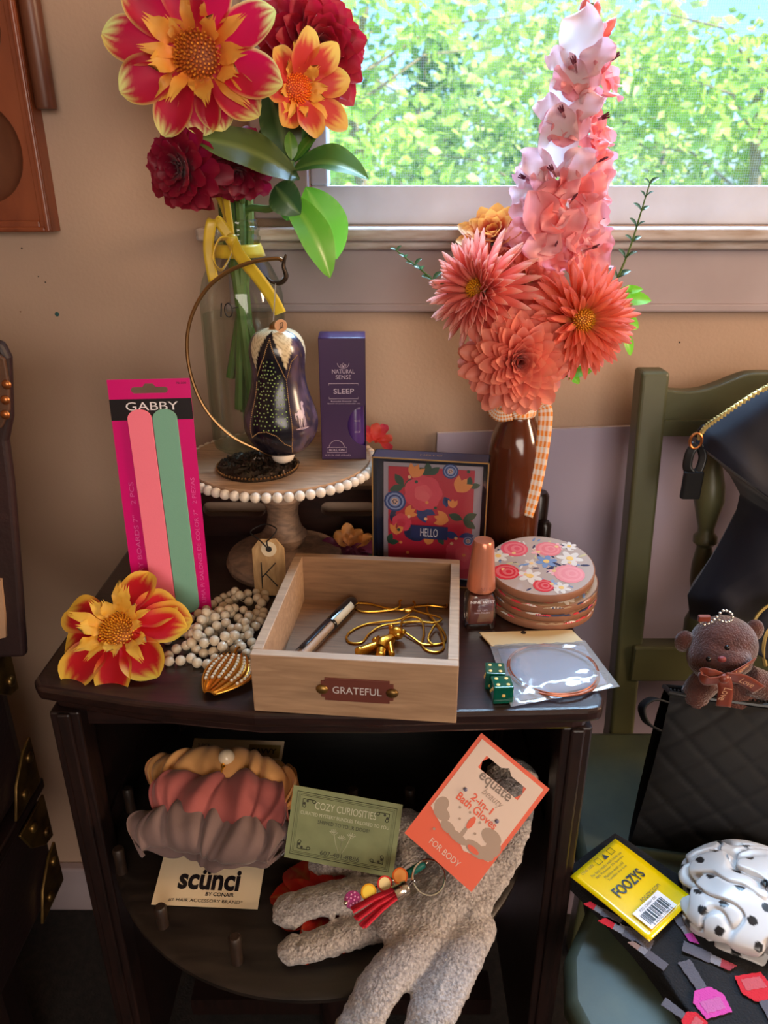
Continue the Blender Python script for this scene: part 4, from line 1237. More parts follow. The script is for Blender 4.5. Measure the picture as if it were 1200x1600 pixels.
# nail polish
npc = PZ(750, 984, TZ); npc.y += .010
m_rose = mat('rose_gold_cap', (206, 132, 106), rough=.30, metal=.55)
m_pol = mat('mauve_polish', (126, 72, 66), rough=.2, coat=.6)
m_thick = thin_glass('bottle_glass_thick', (240, 240, 240), (120, 110, 110), gloss=.10)
npn = thing('nail_polish', 'nail polish bottle with rose gold cap right of wooden box', 'nail polish', T(npc.x, npc.y, TZ + .0005) @ RZ(R(4)))
def rsq(w, d, r, n=5):
    o = []
    for cx_, cy_, a0_ in ((w - r, d - r, 0), (-w + r, d - r, 90), (-w + r, -d + r, 180), (w - r, -d + r, 270)):
        for k in range(n): a = R(a0_ + 90 * k / (n - 1)); o.append((cx_ + r * math.cos(a), cy_ + r * math.sin(a)))
    return o
def loft(b, secs, mi=0):
    n = len(secs[0][0]); vs = []; fs = []
    for poly, z in secs: vs += [(x, y, z) for x, y in poly]
    for i in range(len(secs) - 1):
        for k in range(n): k2 = (k + 1) % n; fs.append((i * n + k, i * n + k2, (i + 1) * n + k2, (i + 1) * n + k))
    fs.append(tuple(reversed(range(n)))); fs.append(tuple((len(secs) - 1) * n + k for k in range(n)))
    b.add(vs, fs, mi)
b = MB(); loft(b, [(rsq(.0138, .0105, .004), .0), (rsq(.0145, .0110, .004), .002), (rsq(.0142, .0108, .004), .030), (rsq(.0120, .0100, .005), .036), (rsq(.0085, .008, .006), .0385)]); b.build('glass_bottle', m_thick, npn, smooth=30)
b = MB(); loft(b, [(rsq(.0118, .0085, .003), .005), (rsq(.0124, .0090, .003), .007), (rsq(.0122, .0088, .003), .030), (rsq(.0100, .008, .004), .035)]); b.build('polish', m_pol, npn, smooth=30)
b = MB(); b.lathe([(.0128, .0395), (.0135, .0405), (.0130, .048), (.0100, .083), (.0096, .0875), (.0085, .0895), (.0, .090)], 36); b.build('cap', m_rose, npn)
text('NINE WEST', .0225, frame((0, -.0113, .0305), (1, 0, 0), (0, 0, 1)), m_whitep, npn, h=.0030)
text('GEL LIKE', .010, frame((0, -.0113, .0215), (1, 0, 0), (0, 0, 1)), m_lav, npn, h=.0016); text('NAIL POLISH', .014, frame((0, -.0113, .0188), (1, 0, 0), (0, 0, 1)), m_lav, npn, h=.0016)
text('N I E', .010, frame((0.002, -.0136, .0455), (1, 0, 0), (0, .10, 1)), mat('cap_engraving', (150, 84, 66), rough=.4), npn, h=.003)

# coasters: four floral discs in a leaning pile
m_kraft = mat('kraft_edge', (150, 100, 74), rough=.6, vary=(60, (132, 86, 62)))
CR = .0520
labels = ['bottom coaster of the round floral stack at right table edge', 'second coaster from bottom in the round floral stack', 'third coaster from bottom, just under the floral top coaster', 'top coaster with pink and white flowers, glossy in window light']
base = PZ(867, 990, TZ); bxy = V((.158, .662))
zc_ = TZ + .0005
for k in range(4):
    thk = .0098
    tilt = (0, 1.5, 4.5, 7)[k]; off = ((0, 0), (.002, .001), (.001, -.001), (-.003, .001))[k]
    Mk = T(bxy.x + off[0], bxy.y + off[1], zc_ + (0, .0004, .003, .0065)[k]) @ Matrix.Rotation(R(tilt), 4, 'X') @ Matrix.Rotation(R(-tilt * .25), 4, 'Y')
    zc_ += thk
    c = thing('round_coaster', labels[k], 'coaster', Mk, 'round floral coasters')
    b = MB(); b.lathe([(0, 0), (CR - .0012, 0), (CR, .0012), (CR, thk - .0022), (CR - .001, thk - .0012), (0, thk - .0012)], 64, cap=False); b.build('coaster_disc', m_kraft, c, smooth=50)
    b = MB(); rnd = random.Random(k + 11); tzk = thk - .0012
    bg_ = lin((184, 168, 160)) if k == 3 else lin((170, 140, 112))  # top coaster's tan ground painted paler and cooler to imitate sky reflection
    b.disc((0, 0), CR - .0014, tzk, 64, bg_, t=.0002)
    def fl(x, y, r, c1_, c2_, n=6, L=0):
        for q in range(n):
            a = q * 2 * math.pi / n + r * 300
            b.disc((x + r * .55 * math.cos(a), y + r * .55 * math.sin(a)), r * .48, tzk + .0003 + .00003 * L + .000002 * q, 10, c1_, ry=r * .26, rot=a)
        b.disc((x, y), r * .28, tzk + .0005 + .00003 * L, 10, c2_)
    def ro(x, y, r, c1_, L=0):
        for q, f_ in enumerate((1, .82, .62, .42, .22)): b.disc((x + r * .05 * q, y), r * f_, tzk + .0003 + .00004 * q, 14, mixc(c1_, lin((250, 190, 190)), .25 * (q % 2)))
    pk_ = lin((226, 92, 110)); rd_ = lin((214, 50, 66)); wh_ = lin((226, 220, 214)); nv_ = lin((48, 58, 92)); bl_ = lin((120, 150, 196))
    def leafc(x, y, r, rot, c_): b.disc((x, y), r, tzk + .00025, 10, c_, ry=r * .32, rot=rot)
    spots = [(-.022, .028, .014, 'ro', pk_), (-.036, -.012, .013, 'ro', rd_), (.012, .026, .013, 'ro', lin((232, 130, 140))), (.024, -.018, .015, 'ro', lin((236, 150, 160))), (-.004, -.036, .010, 'ro', rd_), (-.040, .016, .011, 'fl', wh_), (-.014, -.020, .012, 'fl', wh_), (.030, .008, .013, 'fl', wh_), (.006, .004, .011, 'fl', bl_), (.034, .030, .008, 'fl', wh_), (.012, -.040, .009, 'fl', wh_)]
    for x, y, r, kind, c_ in spots:
        (ro if kind == 'ro' else fl)(x, y, r, c_, *((lin((240, 200, 120)),) if kind == 'fl' else ()))
    for q in range(9):
        a, rr = q * 2.4 + k, (CR - .012) * math.sqrt((q + .5) / 9); fl(rr * math.cos(a), rr * math.sin(a), .0075, rnd.choice([lin((214, 206, 196)), lin((150, 172, 206)), lin((238, 180, 184))]), lin((236, 200, 140)), 6, -3)
    for q in range(70):
        a, rr = rnd.uniform(0, 6.3), (CR - .006) * math.sqrt(rnd.random()); leafc(rr * math.cos(a), rr * math.sin(a), rnd.uniform(.002, .0052), rnd.uniform(0, 3.1), rnd.choice([nv_, wh_, bl_, lin((200, 190, 150))]))
    b.build('floral_print', mat('coaster_print', vcol=True, rough=.22, coat=.5) if k == 3 else m_print, c, smooth=0)
    if k < 3:
        b = MB(); rnd = random.Random(k)
        for q in range(26):
            a = rnd.uniform(3.2, 6.2); w_ = rnd.uniform(.003, .007); h0 = rnd.uniform(.0062, .0076)
            c_ = rnd.choice([rd_, pk_, wh_, nv_, bg_, rd_])
            b.sheet(lambda u, v: V(((CR + .0002) * math.cos(a + (u - .5) * w_ / CR * 2), (CR + .0002) * math.sin(a + (u - .5) * w_ / CR * 2), h0 + .0022 * v * math.sin(math.pi * (.1 + .8 * u)))), 4, 1, 0, None, None, c_)
        b.build('edge_print', m_print, c, smooth=0)

# bracelet in its plastic packet
ppx = thing('bracelet_packet', 'copper bangle bracelet sealed in clear plastic packet with cream header card', 'bracelet', tuple(PZ(860, 1050, TZ)))
m_film = thin_glass('crinkled_film', (238, 242, 250), (190, 200, 220), gloss=.10, rough=.14, haze=.22)
m_hdr = mat('header_card', (206, 184, 140), rough=.55)
m_foil = mat('grey_insert_card', (150, 154, 168), rough=.4)
h0 = [PZ(749, 989, TZ + .002), PZ(893, 985, TZ + .002), PZ(912, 1004, TZ + .002), PZ(768, 1010, TZ + .002)]
b = MB(); b.prism([(p.x, p.y) for p in h0], TZ + .0015, TZ + .0028); hdr = b.build('header_card', m_hdr, ppx, world=True, smooth=0)
b = MB(); p = PZ(818, 988.5, TZ + .0028); b.disc((p.x, p.y), .0026, TZ + .0028, 12, t=.0002); b.build('punched_hole', m_ink, hdr, world=True, smooth=0)
q0 = [PZ(764, 1008, TZ), PZ(913, 1003, TZ), PZ(968, 1076, TZ), PZ(905, 1088, TZ), PZ(798, 1108, TZ)]
def film(u, v):
    A = q0[0].lerp(q0[1], v); Bp = q0[4].lerp(q0[2], v)
    p = A.lerp(Bp, u)
    e = min(u, 1 - u, v, 1 - v)
    n = noise.noise(V((u * 7, v * 7, 1))) + .6 * noise.noise(V((u * 17, v * 15, 4))) + .3 * noise.noise(V((u * 34, v * 34, 8)))
    return V((p.x, p.y, TZ + .0022 + .0058 * sstep(0, .2, e) + .0016 * n * sstep(0, .08, e) * (.12 + .88 * sstep(.26, .42, math.hypot(u - .5, v - .48)))))
b = MB(); b.sheet(film, 46, 46); b.build('plastic_film', m_film, ppx, world=True, smooth=180)
b = MB(); qq = [PZ(798, 1042, TZ), PZ(938, 1080, TZ), PZ(940, 1108, TZ), PZ(800, 1110, TZ)]
cpt = PZ(864, 1046, TZ + .004)
b.tube([cpt + V((.0385 * math.cos(a), .0375 * math.sin(a), .0008 * math.sin(3 * a))) for a in [2 * math.pi * k / 60 for k in range(60)]], .0012, 8, closed=True)
b.tube([cpt + V((.0372 * math.cos(a), .0362 * math.sin(a), .0016)) for a in [2 * math.pi * k / 60 for k in range(60)]], .0007, 6, closed=True)
b.build('bangle', mat('copper_bangle', (176, 104, 78), rough=.3, metal=.9), ppx, world=True)
b = MB(); poly = [PZ(778, 1016, TZ), PZ(912, 1010, TZ), PZ(948, 1070, TZ), PZ(806, 1098, TZ)]
b.prism([(p.x, p.y) for p in poly], TZ + .0006, TZ + .0012); b.build('insert_card', m_foil, ppx, world=True, smooth=0)

# two dice
m_die = mat('green_acrylic', (0, 104, 84), rough=.08, coat=.6)
nt = m_die.node_tree; set_in(nt.nodes['Principled BSDF'], 'Transmission Weight', .45); set_in(nt.nodes['Principled BSDF'], 'IOR', 1.45)
m_pip = mat('gold_pip', (226, 190, 110), rough=.4)
PIP = {1: [(0, 0)], 2: [(-1, -1), (1, 1)], 3: [(-1, -1), (0, 0), (1, 1)], 4: [(-1, -1), (1, 1), (-1, 1), (1, -1)], 5: [(-1, -1), (1, 1), (-1, 1), (1, -1), (0, 0)], 6: [(-1, -1), (1, 1), (-1, 1), (1, -1), (-1, 0), (1, 0)]}
for (px, py, yaw, fr_, lab) in ((774, 1079, -4, 2, 'rear green see-through die with gold pips, nearer the nail polish'), (785, 1101, 3, 1, 'front green see-through die with gold pips, nearest the table edge')):
    s = .0165; p = PZ(px, py, TZ); 
    d = thing('game_die', lab, 'die', T(p.x, p.y + s / 2, TZ + .0004) @ RZ(R(yaw)), 'pair of green dice')
    b = MB(); b.box((0, 0, s / 2), (s, s, s)); b.build('die_cube', m_die, d, smooth=0, bevel=.0012, seg=3)
    h = s / 2
    for Mx, n in ((frame((0, 0, s), (1, 0, 0), (0, 1, 0)), 4), (frame((0, -h, h), (1, 0, 0), (0, 0, 1)), fr_), (frame((h, 0, h), (0, 1, 0), (0, 0, 1)), 5), (frame((-h, 0, h), (0, -1, 0), (0, 0, 1)), 3)):
        for x, y in PIP[n]:
            b = MB(); b.ball((x * s * .25, y * s * .25, 0), (.0016, .0016, .0004), 12, 6, M=Mx); b.build('pip', m_pip, d)
# ------------------------------------------------------------------ flowers
m_petal = mat('petal', vcol=True, rough=.5, trans=.38, sheen=.2)
m_floret = mat('disc_florets', vcol=True, rough=.6)
m_stem = mat('flower_stem', (76, 104, 46), rough=.5, vary=(30, (92, 120, 60)))
m_leaf = mat('glossy_leaf', vcol=True, rough=.36, trans=.34, coat=.15)

def petal_mb(L, W, a0, a1, cup, colfn, p1=.9, p2=.6, nu=12, nv=6, ruffle=0, notch=0, twist=0, r0=0, seed=0):
    """petal along +X starting at radius r0; a0/a1 lift angles at base and tip, cup rolls the edges up"""
    xs = [r0]; zs = [0]; 
    for i in range(nu):
        a = a0 + (a1 - a0) * ((i + .5) / nu)
        xs.append(xs[-1] + L / nu * math.cos(a)); zs.append(zs[-1] + L / nu * math.sin(a))
    tm = p1 / (p1 + p2); norm = tm ** p1 * (1 - tm) ** p2
    def fn(u, v):
        i = min(nu, int(round(u * nu))); s = v * 2 - 1
        t_ = min(.995, max(.02, u))
        w = W / 2 * (t_ ** p1 * (1 - t_) ** p2) / norm
        w = max(w, W * .10 * (1 - u))
        a = a0 + (a1 - a0) * u
        up = V((-math.sin(a), 0, math.cos(a)))
        roll = cup * abs(s)
        if abs(cup) > 1e-4:
            y = w * math.sin(cup * s) / cup; dz = w * (1 - math.cos(cup * s)) / abs(cup) * (1 if cup > 0 else -1)
        else: y = w * s; dz = 0
        dz += ruffle * W * math.sin(u * 13 + seed + s * 2) * s * s
        tip = notch * L * (math.sin(s * 7 + seed) * .5 + .5) * (1 if u > .99 else 0)
        p = V((xs[i], 0, zs[i])) + up * dz + V((0, y, 0)) + V((math.cos(a), 0, math.sin(a))) * tip
        return p
    b = MB(); b.sheet(fn, nu, nv, 0, lambda u, v: colfn(u, v * 2 - 1))
    return b

def place_petals(parent, variants, mats_, spots, name='petal'):
    """spots: (azimuth, tilt, z, scale) ; returns the objects"""
    meshes = []
    out = []
    for vb in variants:
        o = vb.build(name, mats_, parent, smooth=180); meshes.append(o)
    used = [False] * len(meshes)
    for i, (az, tilt, z, sc) in enumerate(spots):
        k = i % len(meshes)
        Mx = RZ(az) @ T(0, 0, z) @ Matrix.Rotation(-tilt, 4, 'Y') @ Matrix.Scale(sc, 4)
        if not used[k]: meshes[k].matrix_basis = Mx; used[k] = True; out.append(meshes[k])
        else: out.append(dup(meshes[k], parent, Mx))
    return out

crim = lin((206, 14, 62)); mag_ = lin((200, 12, 58)); yel = lin((250, 214, 96)); pale = lin((236, 226, 130)); orng = lin((240, 150, 50)); dred = lin((150, 8, 30))
def bicolour(inner, tip, tipstart=.66, edge=.75):
    tipstart = tipstart + .20; edge = edge + .12
    def f(u, s):
        streak = .06 * math.sin(s * 23 + 1) + .04 * math.sin(s * 41)
        k = sstep(tipstart + streak, min(1, tipstart + .22) + streak, u + .10 * s * s * (u > .2))
        k = max(k, sstep(edge, edge + .22, abs(s) + .08 * u) * .9 * sstep(.3, .7, u))
        base = mixc(mixc(inner, orng, .35), inner, sstep(0, .25, u))
        return mixc(base, tip, k)
    return f
def disc_florets(parent, r, n, c0, c1, dome=.4, size=.0016):
    b = MB(); rnd = random.Random(int(r * 1e5))
    b.ball((0, 0, 0), (r * .93, r * .93, r * dome * .9), 20, 12, 0, mixc(c0, (0, 0, 0), .35))
    for i in range(n):
        f = math.sqrt((i + .5) / n); a = i * 2.39996
        p = V((r * f * math.cos(a), r * f * math.sin(a), r * dome * math.sqrt(max(0, 1 - f * f * .9))))
        d = V((p.x * .6, p.y * .6, r * .8)).normalized()
        b.tube([p - d * size, p + d * size * 2.0], [size * .55, size * .75], 6, colr=mixc(c0, c1, rnd.random()))
    return b.build('flower_disc', m_floret, parent)
def stem_tube(parent, pts, r=.0028, mt=None):
    b = MB(); b.tube(spline(pts, 8), r, 8); return b.build('stem', mt or m_stem, parent, world=True)
def sepals(parent, r, n=8, L=.02):
    vb = [petal_mb(L, L * .5, R(-35), R(-60), .4, lambda u, s: lin((92, 122, 60)))]
    place_petals(parent, vb, m_leaf, [(k * 2 * math.pi / n, 0, -.006, 1) for k in range(n)], 'sepal')

def collarette(name, label, c, n, Rr, inner, tip, petals, roll=0, stem=None, group=None, disc_r=None, collar=True, spread=R(10), curl=R(6), ts=.66, ed=.78, fold=.55, dc=((190, 90, 20), (236, 150, 40)), cc=None, wide=.52):
    f = thing(name, label, 'flower', axis_frame(c, n, roll), group)
    rnd = random.Random(int(Rr * 1e5) + len(petals)); dr = disc_r or Rr * .25
    for i, (az, sc, ti) in enumerate(petals):
        vb = petal_mb(Rr * .86 * sc, Rr * wide * (.9 + .2 * rnd.random()), spread + ti, spread + ti - curl, fold, bicolour(inner, tip, ts, ed), .95, .62, 18, 12, ruffle=.03, r0=Rr * .14, seed=i)
        o = vb.build('petal', m_petal, f, smooth=180); o.matrix_basis = RZ(R(az)) @ T(0, 0, .0006 * (i % 3))
    if collar:
        cin = cc or orng
        vs_ = [petal_mb(Rr * l, Rr * w, R(58), R(a1), .3, lambda u, s: mixc(mixc(cin, crim, .12), mixc(cin, yel, .55), sstep(.2, 1, u)), .6, .35, 8, 6, notch=.35, ruffle=.12, r0=dr * .8, seed=q * 2) for q, (l, w, a1) in enumerate(((.30, .20, 20), (.36, .15, 5), (.26, .22, 35)))]
        place_petals(f, vs_, m_petal, [(k * 2 * math.pi / 15 + .12 * (k % 2), rnd.uniform(-.25, .2), .001, rnd.uniform(.85, 1.2)) for k in range(15)], 'collar_petal')
    disc_florets(f, dr, 150 if Rr > .05 else 110, lin(dc[0]), lin(dc[1]), .45, dr * .062)
    sepals(f, Rr * .2)
    if stem: stem_tube(f, stem)
    return f

NECK = V((BX, BY, PLZ + .235)); 
def into_bottle(c, n, dx=0, dy=0, dz=.02):
    c = V(c); n = V(n).normalized()
    return [c - n * .006, c - n * .03, NECK + V((dx * .8, dy * .8, .03)), NECK + V((dx * .5, dy * .5, -.03)), V((BX - dx * .9, BY - dy * .5, PLZ + dz))]

bigc = PY(308, 88, .705)
collarette('dahlia', 'largest red and yellow dahlia with pale petal tips, top of bottle bouquet', bigc, (-.06, -1, .02), .076, mag_, pale,
           [(178 - 10, 1.0, R(-2)), (202, .90, R(0)), (240, .86, R(-6)), (268, .72, R(-16)), (318, .84, R(-4)), (343, .98, R(2)), (22, 1.0, R(8)), (62, .95, R(14)), (98, .98, R(10)), (136, .92, R(4)), (286, .70, R(-20))], 0, into_bottle(bigc, (0, -1, 0), -.006, .004, .05), disc_r=.0195, ts=.60, wide=.47)
c2 = PY(464, 138, .735)
collarette('dahlia', 'smaller orange and red dahlia turned to the right, beside largest dahlia', c2, (.62, -.80, .02), .052, lin((216, 60, 50)), lin((240, 180, 80)),
           [(10, .9, R(25)), (52, .95, R(32)), (98, 1.0, R(34)), (140, .8, R(20)), (-34, 1.05, R(5)), (-80, .8, R(18)), (-125, .7, R(10)), (180, .8, R(10))], 0, into_bottle(c2, (.4, -.9, 0), .006, 0, .03), ts=.45, ed=.62, dc=((230, 90, 0), (255, 140, 20)), cc=lin((244, 170, 60)))
# loose bloom on the table
c3 = PZ(186, 984, TZ + .027)
collarette('dahlia_bloom', 'cut red and yellow dahlia bloom lying on the table, left front', c3, (-.08, -.56, .82), .063, lin((214, 10, 36)), lin((250, 206, 70)),
           [(80, .95, R(2)), (38, .85, R(-4)), (8, .96, R(0)), (320, .98, R(4)), (283, 1.02, R(2)), (240, 1.0, R(2)), (165, .92, R(0)), (200, .86, R(-12)), (18, 1.02, R(-9))], 0, None, disc_r=.0165, ts=.56, ed=.58, dc=((206, 120, 10), (250, 176, 40)), cc=lin((250, 196, 60)), curl=R(14), spread=R(3), wide=.60)

def ball_dahlia(name, label, c, n, Rr, rings, colfn, stem=None, group=None, qmin=0, p=(.8, .6), cup=.9, wid=.5, a=(75, 12), limit=100, centre=None, ruffle=0, roll=0, backs=-20, fall=0, aim=None):
    """double flower: rings of petals from the centre outward; past `limit` petals the innermost become one stuff part"""
    f = thing(name, label, 'flower', axis_frame(c, n, roll), group)
    rnd = random.Random(int(Rr * 1e5) + rings * 7)
    spots = []
    for k in range(rings):
        q = qmin + (1 - qmin) * k / max(1, rings - 1)       # 0 inner .. 1 outer
        cnt = int(5 + (17 - 5) * q ** .7) if Rr > .03 else int(4 + 8 * q)
        for j in range(cnt):
            az = 2 * math.pi * (j + .5 * (k % 2) + rnd.uniform(-.18, .18)) / cnt
            ln = Rr * (.28 + .72 * q ** .8) * rnd.uniform(.9, 1.08)
            el = R(a[0] + (a[1] - a[0]) * q) + rnd.uniform(-.09, .09)
            if q > .8: el += R(backs * (q - .8) * 5) * rnd.uniform(.3, 1)
            spots.append((q, az, ln, el))
    spots.sort(key=lambda s: -s[0])
    inner = MB()
    for i, (q, az, ln, el) in enumerate(spots):
        w = wid * Rr * (.55 + .45 * q)
        vb = petal_mb(ln, w, el + R(8), el - R(fall * (.4 + .6 * q)), cup, lambda u, s: colfn(u, s, q, rnd), p[0], p[1], 9, 6, ruffle=ruffle, r0=Rr * (.06 + qmin * .45), seed=i)
        Mx = RZ(az) @ T(0, 0, Rr * .34 * (1 - q) - Rr * .06)
        if i < limit:
            o = vb.build('petal', m_petal, f, smooth=180); o.matrix_basis = Mx
        else:
            inner.add([Mx @ p_ for p_ in vb.v], vb.f, 0, vb.c)
    if inner.v:
        inner.build('inner_petals', m_petal, f, smooth=180)['kind'] = 'stuff'
    if centre: disc_florets(f, *centre).location = (0, 0, Rr * .16)
    b = MB(); b.ball((0, 0, -Rr * .05), (Rr * .14, Rr * .14, Rr * .12), 12, 8, 0, lin((70, 96, 50))); b.build('calyx', m_leaf, f)
    if stem: stem_tube(f, stem)
    return f
darkred = lambda u, s, q, r: mixc(lin((120, 6, 34)), lin((176, 18, 44)), sstep(0, 1, u) * .8 + .2 * abs(s))
maroon = lambda u, s, q, r: mixc(lin((104, 2, 34)), lin((150, 10, 48)), u)
c4 = PY(488, 78, .775)
ball_dahlia('dahlia', 'deep red double dahlia behind orange one, against window edge', c4, (.45, -.85, .12), .052, 7, darkred, into_bottle(c4, (.3, -.5, .5), .008, .006, .04), cup=.5, wid=.52, a=(80, 8), ruffle=.05, fall=12)
c5 = PY(290, 262, .725)
ball_dahlia('zinnia', 'dark crimson zinnia hanging low at left of bottle bouquet', c5, (-.38, -.86, -.05), .039, 6, maroon, into_bottle(c5, (-.3, -.8, .2), -.008, -.004, .06), cup=.5, wid=.50, a=(70, 0), ruffle=.10, p=(.5, .25), fall=25, backs=-50)
c6 = PY(372, 262, .752)
ball_dahlia('zinnia', 'dark crimson zinnia mostly hidden behind the broad leaf, above bottle neck', c6, (.05, -.85, -.45), .036, 5, maroon, into_bottle(c6, (.0, -.3, .9), 0, -.004, .035), cup=.5, wid=.5, a=(60, -10), ruffle=.1, p=(.5, .25), fall=25, backs=-50)

def leaf_mb(base, tip, W, nrm, sag=.0, fold=.25, c0=(52, 84, 36), c1=(84, 124, 48), nu=16, nv=8, tw=0, p=(.75, .75)):
    base = V(base); tip = V(tip); d = tip - base; L = d.length; d.normalize(); n = V(nrm); n = (n - d * n.dot(d)).normalized(); s = d.cross(n)
    A, B = lin(c0), lin(c1)
    tm = p[0] / (p[0] + p[1]); norm = tm ** p[0] * (1 - tm) ** p[1]
    def fn(u, v):
        q = v * 2 - 1; w = W / 2 * (max(.003, u) ** p[0] * max(.001, 1 - u) ** p[1]) / norm
        a = tw * u
        nn = n * math.cos(a) + s * math.sin(a); ss = s * math.cos(a) - n * math.sin(a)
        return base + d * L * u + n * sag * L * math.sin(math.pi * u) + ss * q * w + nn * (fold * abs(q) * w + .025 * L * math.sin(u * 16 + q) * q * q * .25)
    def cf(u, v):
        q = abs(v * 2 - 1); vein = 1 if q < .07 else (.5 if abs((u * 8 + q * 1.5) % 1) < .12 else 0)
        return mixc(mixc(A, B, u * .5), mixc(B, lin((170, 190, 110)), .4), vein * .6)
    b = MB(); b.sheet(fn, nu, nv, 0, cf)
    return b
fs = thing('zinnia_stalk', 'leafy green stalk with broad leaves in the bottle bouquet', 'foliage', tuple(NECK))
J = PY(452, 285, .745)
for (bp, by), (tp_, ty), W, nr, sag, fo, c0_, c1_ in (
        (((468, 280), .742), ((298, 214), .715), .040, (.1, -.75, .65), .10, .15, (70, 92, 40), (110, 128, 58)),
        (((455, 268), .745), ((576, 280), .738), .040, (0, -.55, .85), .16, .35, (60, 100, 40), (100, 150, 60)),
        (((470, 262), .752), ((566, 262), .775), .032, (0, -.35, .9), .18, .3, (70, 120, 40), (120, 170, 60)),
        (((445, 300), .742), ((516, 434), .735), .036, (.55, -.75, .3), .10, .2, (92, 170, 50), (130, 206, 70)),
        (((478, 292), .748), ((526, 405), .758), .044, (.3, -.9, .2), .12, .1, (96, 176, 50), (140, 214, 80)),
        (((430, 290), .740), ((470, 335), .728), .030, (-.3, -.8, .3), .2, .3, (48, 80, 44), (70, 106, 60)),
        (((455, 260), .755), ((420, 140), .765), .036, (.2, -.9, .1), .06, .1, (44, 78, 32), (62, 100, 40)),
        (((458, 255), .757), ((490, 165), .772), .030, (-.3, -.9, .1), .05, .15, (46, 86, 32), (70, 116, 44)),
        (((460, 252), .750), ((500, 205), .760), .013, (-.4, -.7, .5), .05, .2, (80, 140, 46), (112, 176, 60)),
        (((456, 250), .748), ((452, 205), .752), .012, (.3, -.9, .1), .05, .2, (76, 130, 44), (100, 160, 56)),
        (((452, 322), .755), ((448, 345), .75), .014, (0, -1, .1), .05, .2, (80, 140, 46), (112, 176, 60))):
    leaf_mb(PY(bp[0], bp[1], by), PY(tp_[0], tp_[1], ty), W, nr, sag, fo, c0_, c1_).build('leaf', m_leaf, fs, world=True, smooth=180)
stem_tube(fs, [PY(455, 252, .752), PY(452, 290, .750), PY(425, 325, .765), NECK + V((.010, 0, .004)), NECK + V((.004, .004, -.04)), V((BX + .01, BY, PLZ + .02))], .0034)
b = MB()
for k, (dx, dy) in enumerate(((-.004, -.012), (.006, -.010), (-.012, .004), (.012, .006))):
    b.tube(spline([NECK + V((dx, dy, .05)), NECK + V((dx * .8, dy * .8, -.03)), V((BX - dx * 1.6, BY + dy, PLZ + .03 + .015 * k))], 6), .0048, 8)
    b.build('stem', m_stem, fs, world=True); b = MB()

# red bloom fragment on the plate behind the purple box
def petal_heap(name, label, c, n, specs, cols):
    f = thing(name, label, 'flower', axis_frame(c, n))
    for i, (az, L, W, a0, a1, cup, q) in enumerate(specs):
        vb = petal_mb(L, W, R(a0), R(a1), cup, lambda u, s, q=q: mixc(lin(cols[q][0]), lin(cols[q][1]), u), .8, .5, 12, 6, ruffle=.14, seed=i * 1.7)
        o = vb.build('petal', m_petal, f, smooth=180); o.matrix_basis = RZ(R(az)) @ T(0, 0, .0008 * i)
    return f
petal_heap('flower_head', 'small wilted coral flower on cake stand edge behind purple box', PY(585, 690, .800), (.2, -.6, .8), [(0, .022, .013, 30, -30, .6, 0), (40, .024, .012, 40, 0, .5, 1), (80, .020, .013, 55, 10, .5, 0), (130, .02, .012, 40, 0, .5, 1), (-30, .024, .012, 5, -55, .6, 1), (180, .018, .012, 30, 0, .5, 0)], [((236, 60, 60), (250, 110, 90)), ((244, 90, 60), (236, 70, 110))])
petal_heap('dried_flower', 'wilted orange and purple flower lying on table under cake stand', PZ(548, 858, TZ + .010), (.0, -.7, .7), [(60, .026, .016, 30, 30, .6, 0), (100, .030, .016, 30, 20, .6, 0), (135, .026, .016, 30, 10, .5, 0), (30, .028, .014, 20, 0, .6, 0), (170, .036, .016, 5, -8, .6, 1), (195, .03, .015, 0, -10, .5, 1), (0, .036, .016, 5, -8, .6, 1), (-40, .026, .016, 0, -14, .5, 1), (-90, .022, .016, 0, -14, .5, 1), (230, .026, .016, 0, -14, .5, 1)], [((200, 120, 60), (214, 150, 80)), ((110, 30, 70), (140, 50, 96))])

# ---- right bouquet
VX, VY = .141, .765
m_amber = mat('amber_bottle_glass', (104, 52, 30), rough=.16, coat=.4)
set_in(m_amber.node_tree.nodes['Principled BSDF'], 'Transmission Weight', .35)
vt = thing('amber_bottle', 'brown bottle vase with orange gingham ribbon, behind the coasters', 'vase', (VX, VY, TZ + .0005))
b = MB(); b.lathe([(0, .001), (.026, 0), (.029, .003), (.0298, .010), (.0298, .118), (.0292, .130), (.027, .142), (.0225, .154), (.0175, .163), (.0155, .170), (.0150, .185), (.0165, .187), (.0165, .193), (.0150, .195), (.0128, .194), (.0128, .170), (.012, .165), (0, .164)], 44, cap=False); b.build('bottle', m_amber, vt, smooth=50)
m_ging = bpy.data.materials.new('gingham_ribbon'); m_ging.use_nodes = True
nt = m_ging.node_tree; bs = nt.nodes['Principled BSDF']; bs.inputs['Roughness'].default_value = .6
at = nt.nodes.new('ShaderNodeAttribute'); at.attribute_name = 'Col'; sx_ = nt.nodes.new('ShaderNodeSeparateColor'); nt.links.new(at.outputs['Color'], sx_.inputs[0])
def chk(out, n_):
    a = nt.nodes.new('ShaderNodeMath'); a.operation = 'MULTIPLY'; a.inputs[1].default_value = n_; nt.links.new(out, a.inputs[0])
    f_ = nt.nodes.new('ShaderNodeMath'); f_.operation = 'FRACT'; nt.links.new(a.outputs[0], f_.inputs[0])
    g = nt.nodes.new('ShaderNodeMath'); g.operation = 'LESS_THAN'; g.inputs[1].default_value = .5; nt.links.new(f_.outputs[0], g.inputs[0]); return g.outputs[0]
ga, gb_ = chk(sx_.outputs[0], 20.0), chk(sx_.outputs[1], 3.5)
ad = nt.nodes.new('ShaderNodeMath'); ad.operation = 'ADD'; nt.links.new(ga, ad.inputs[0]); nt.links.new(gb_, ad.inputs[1])
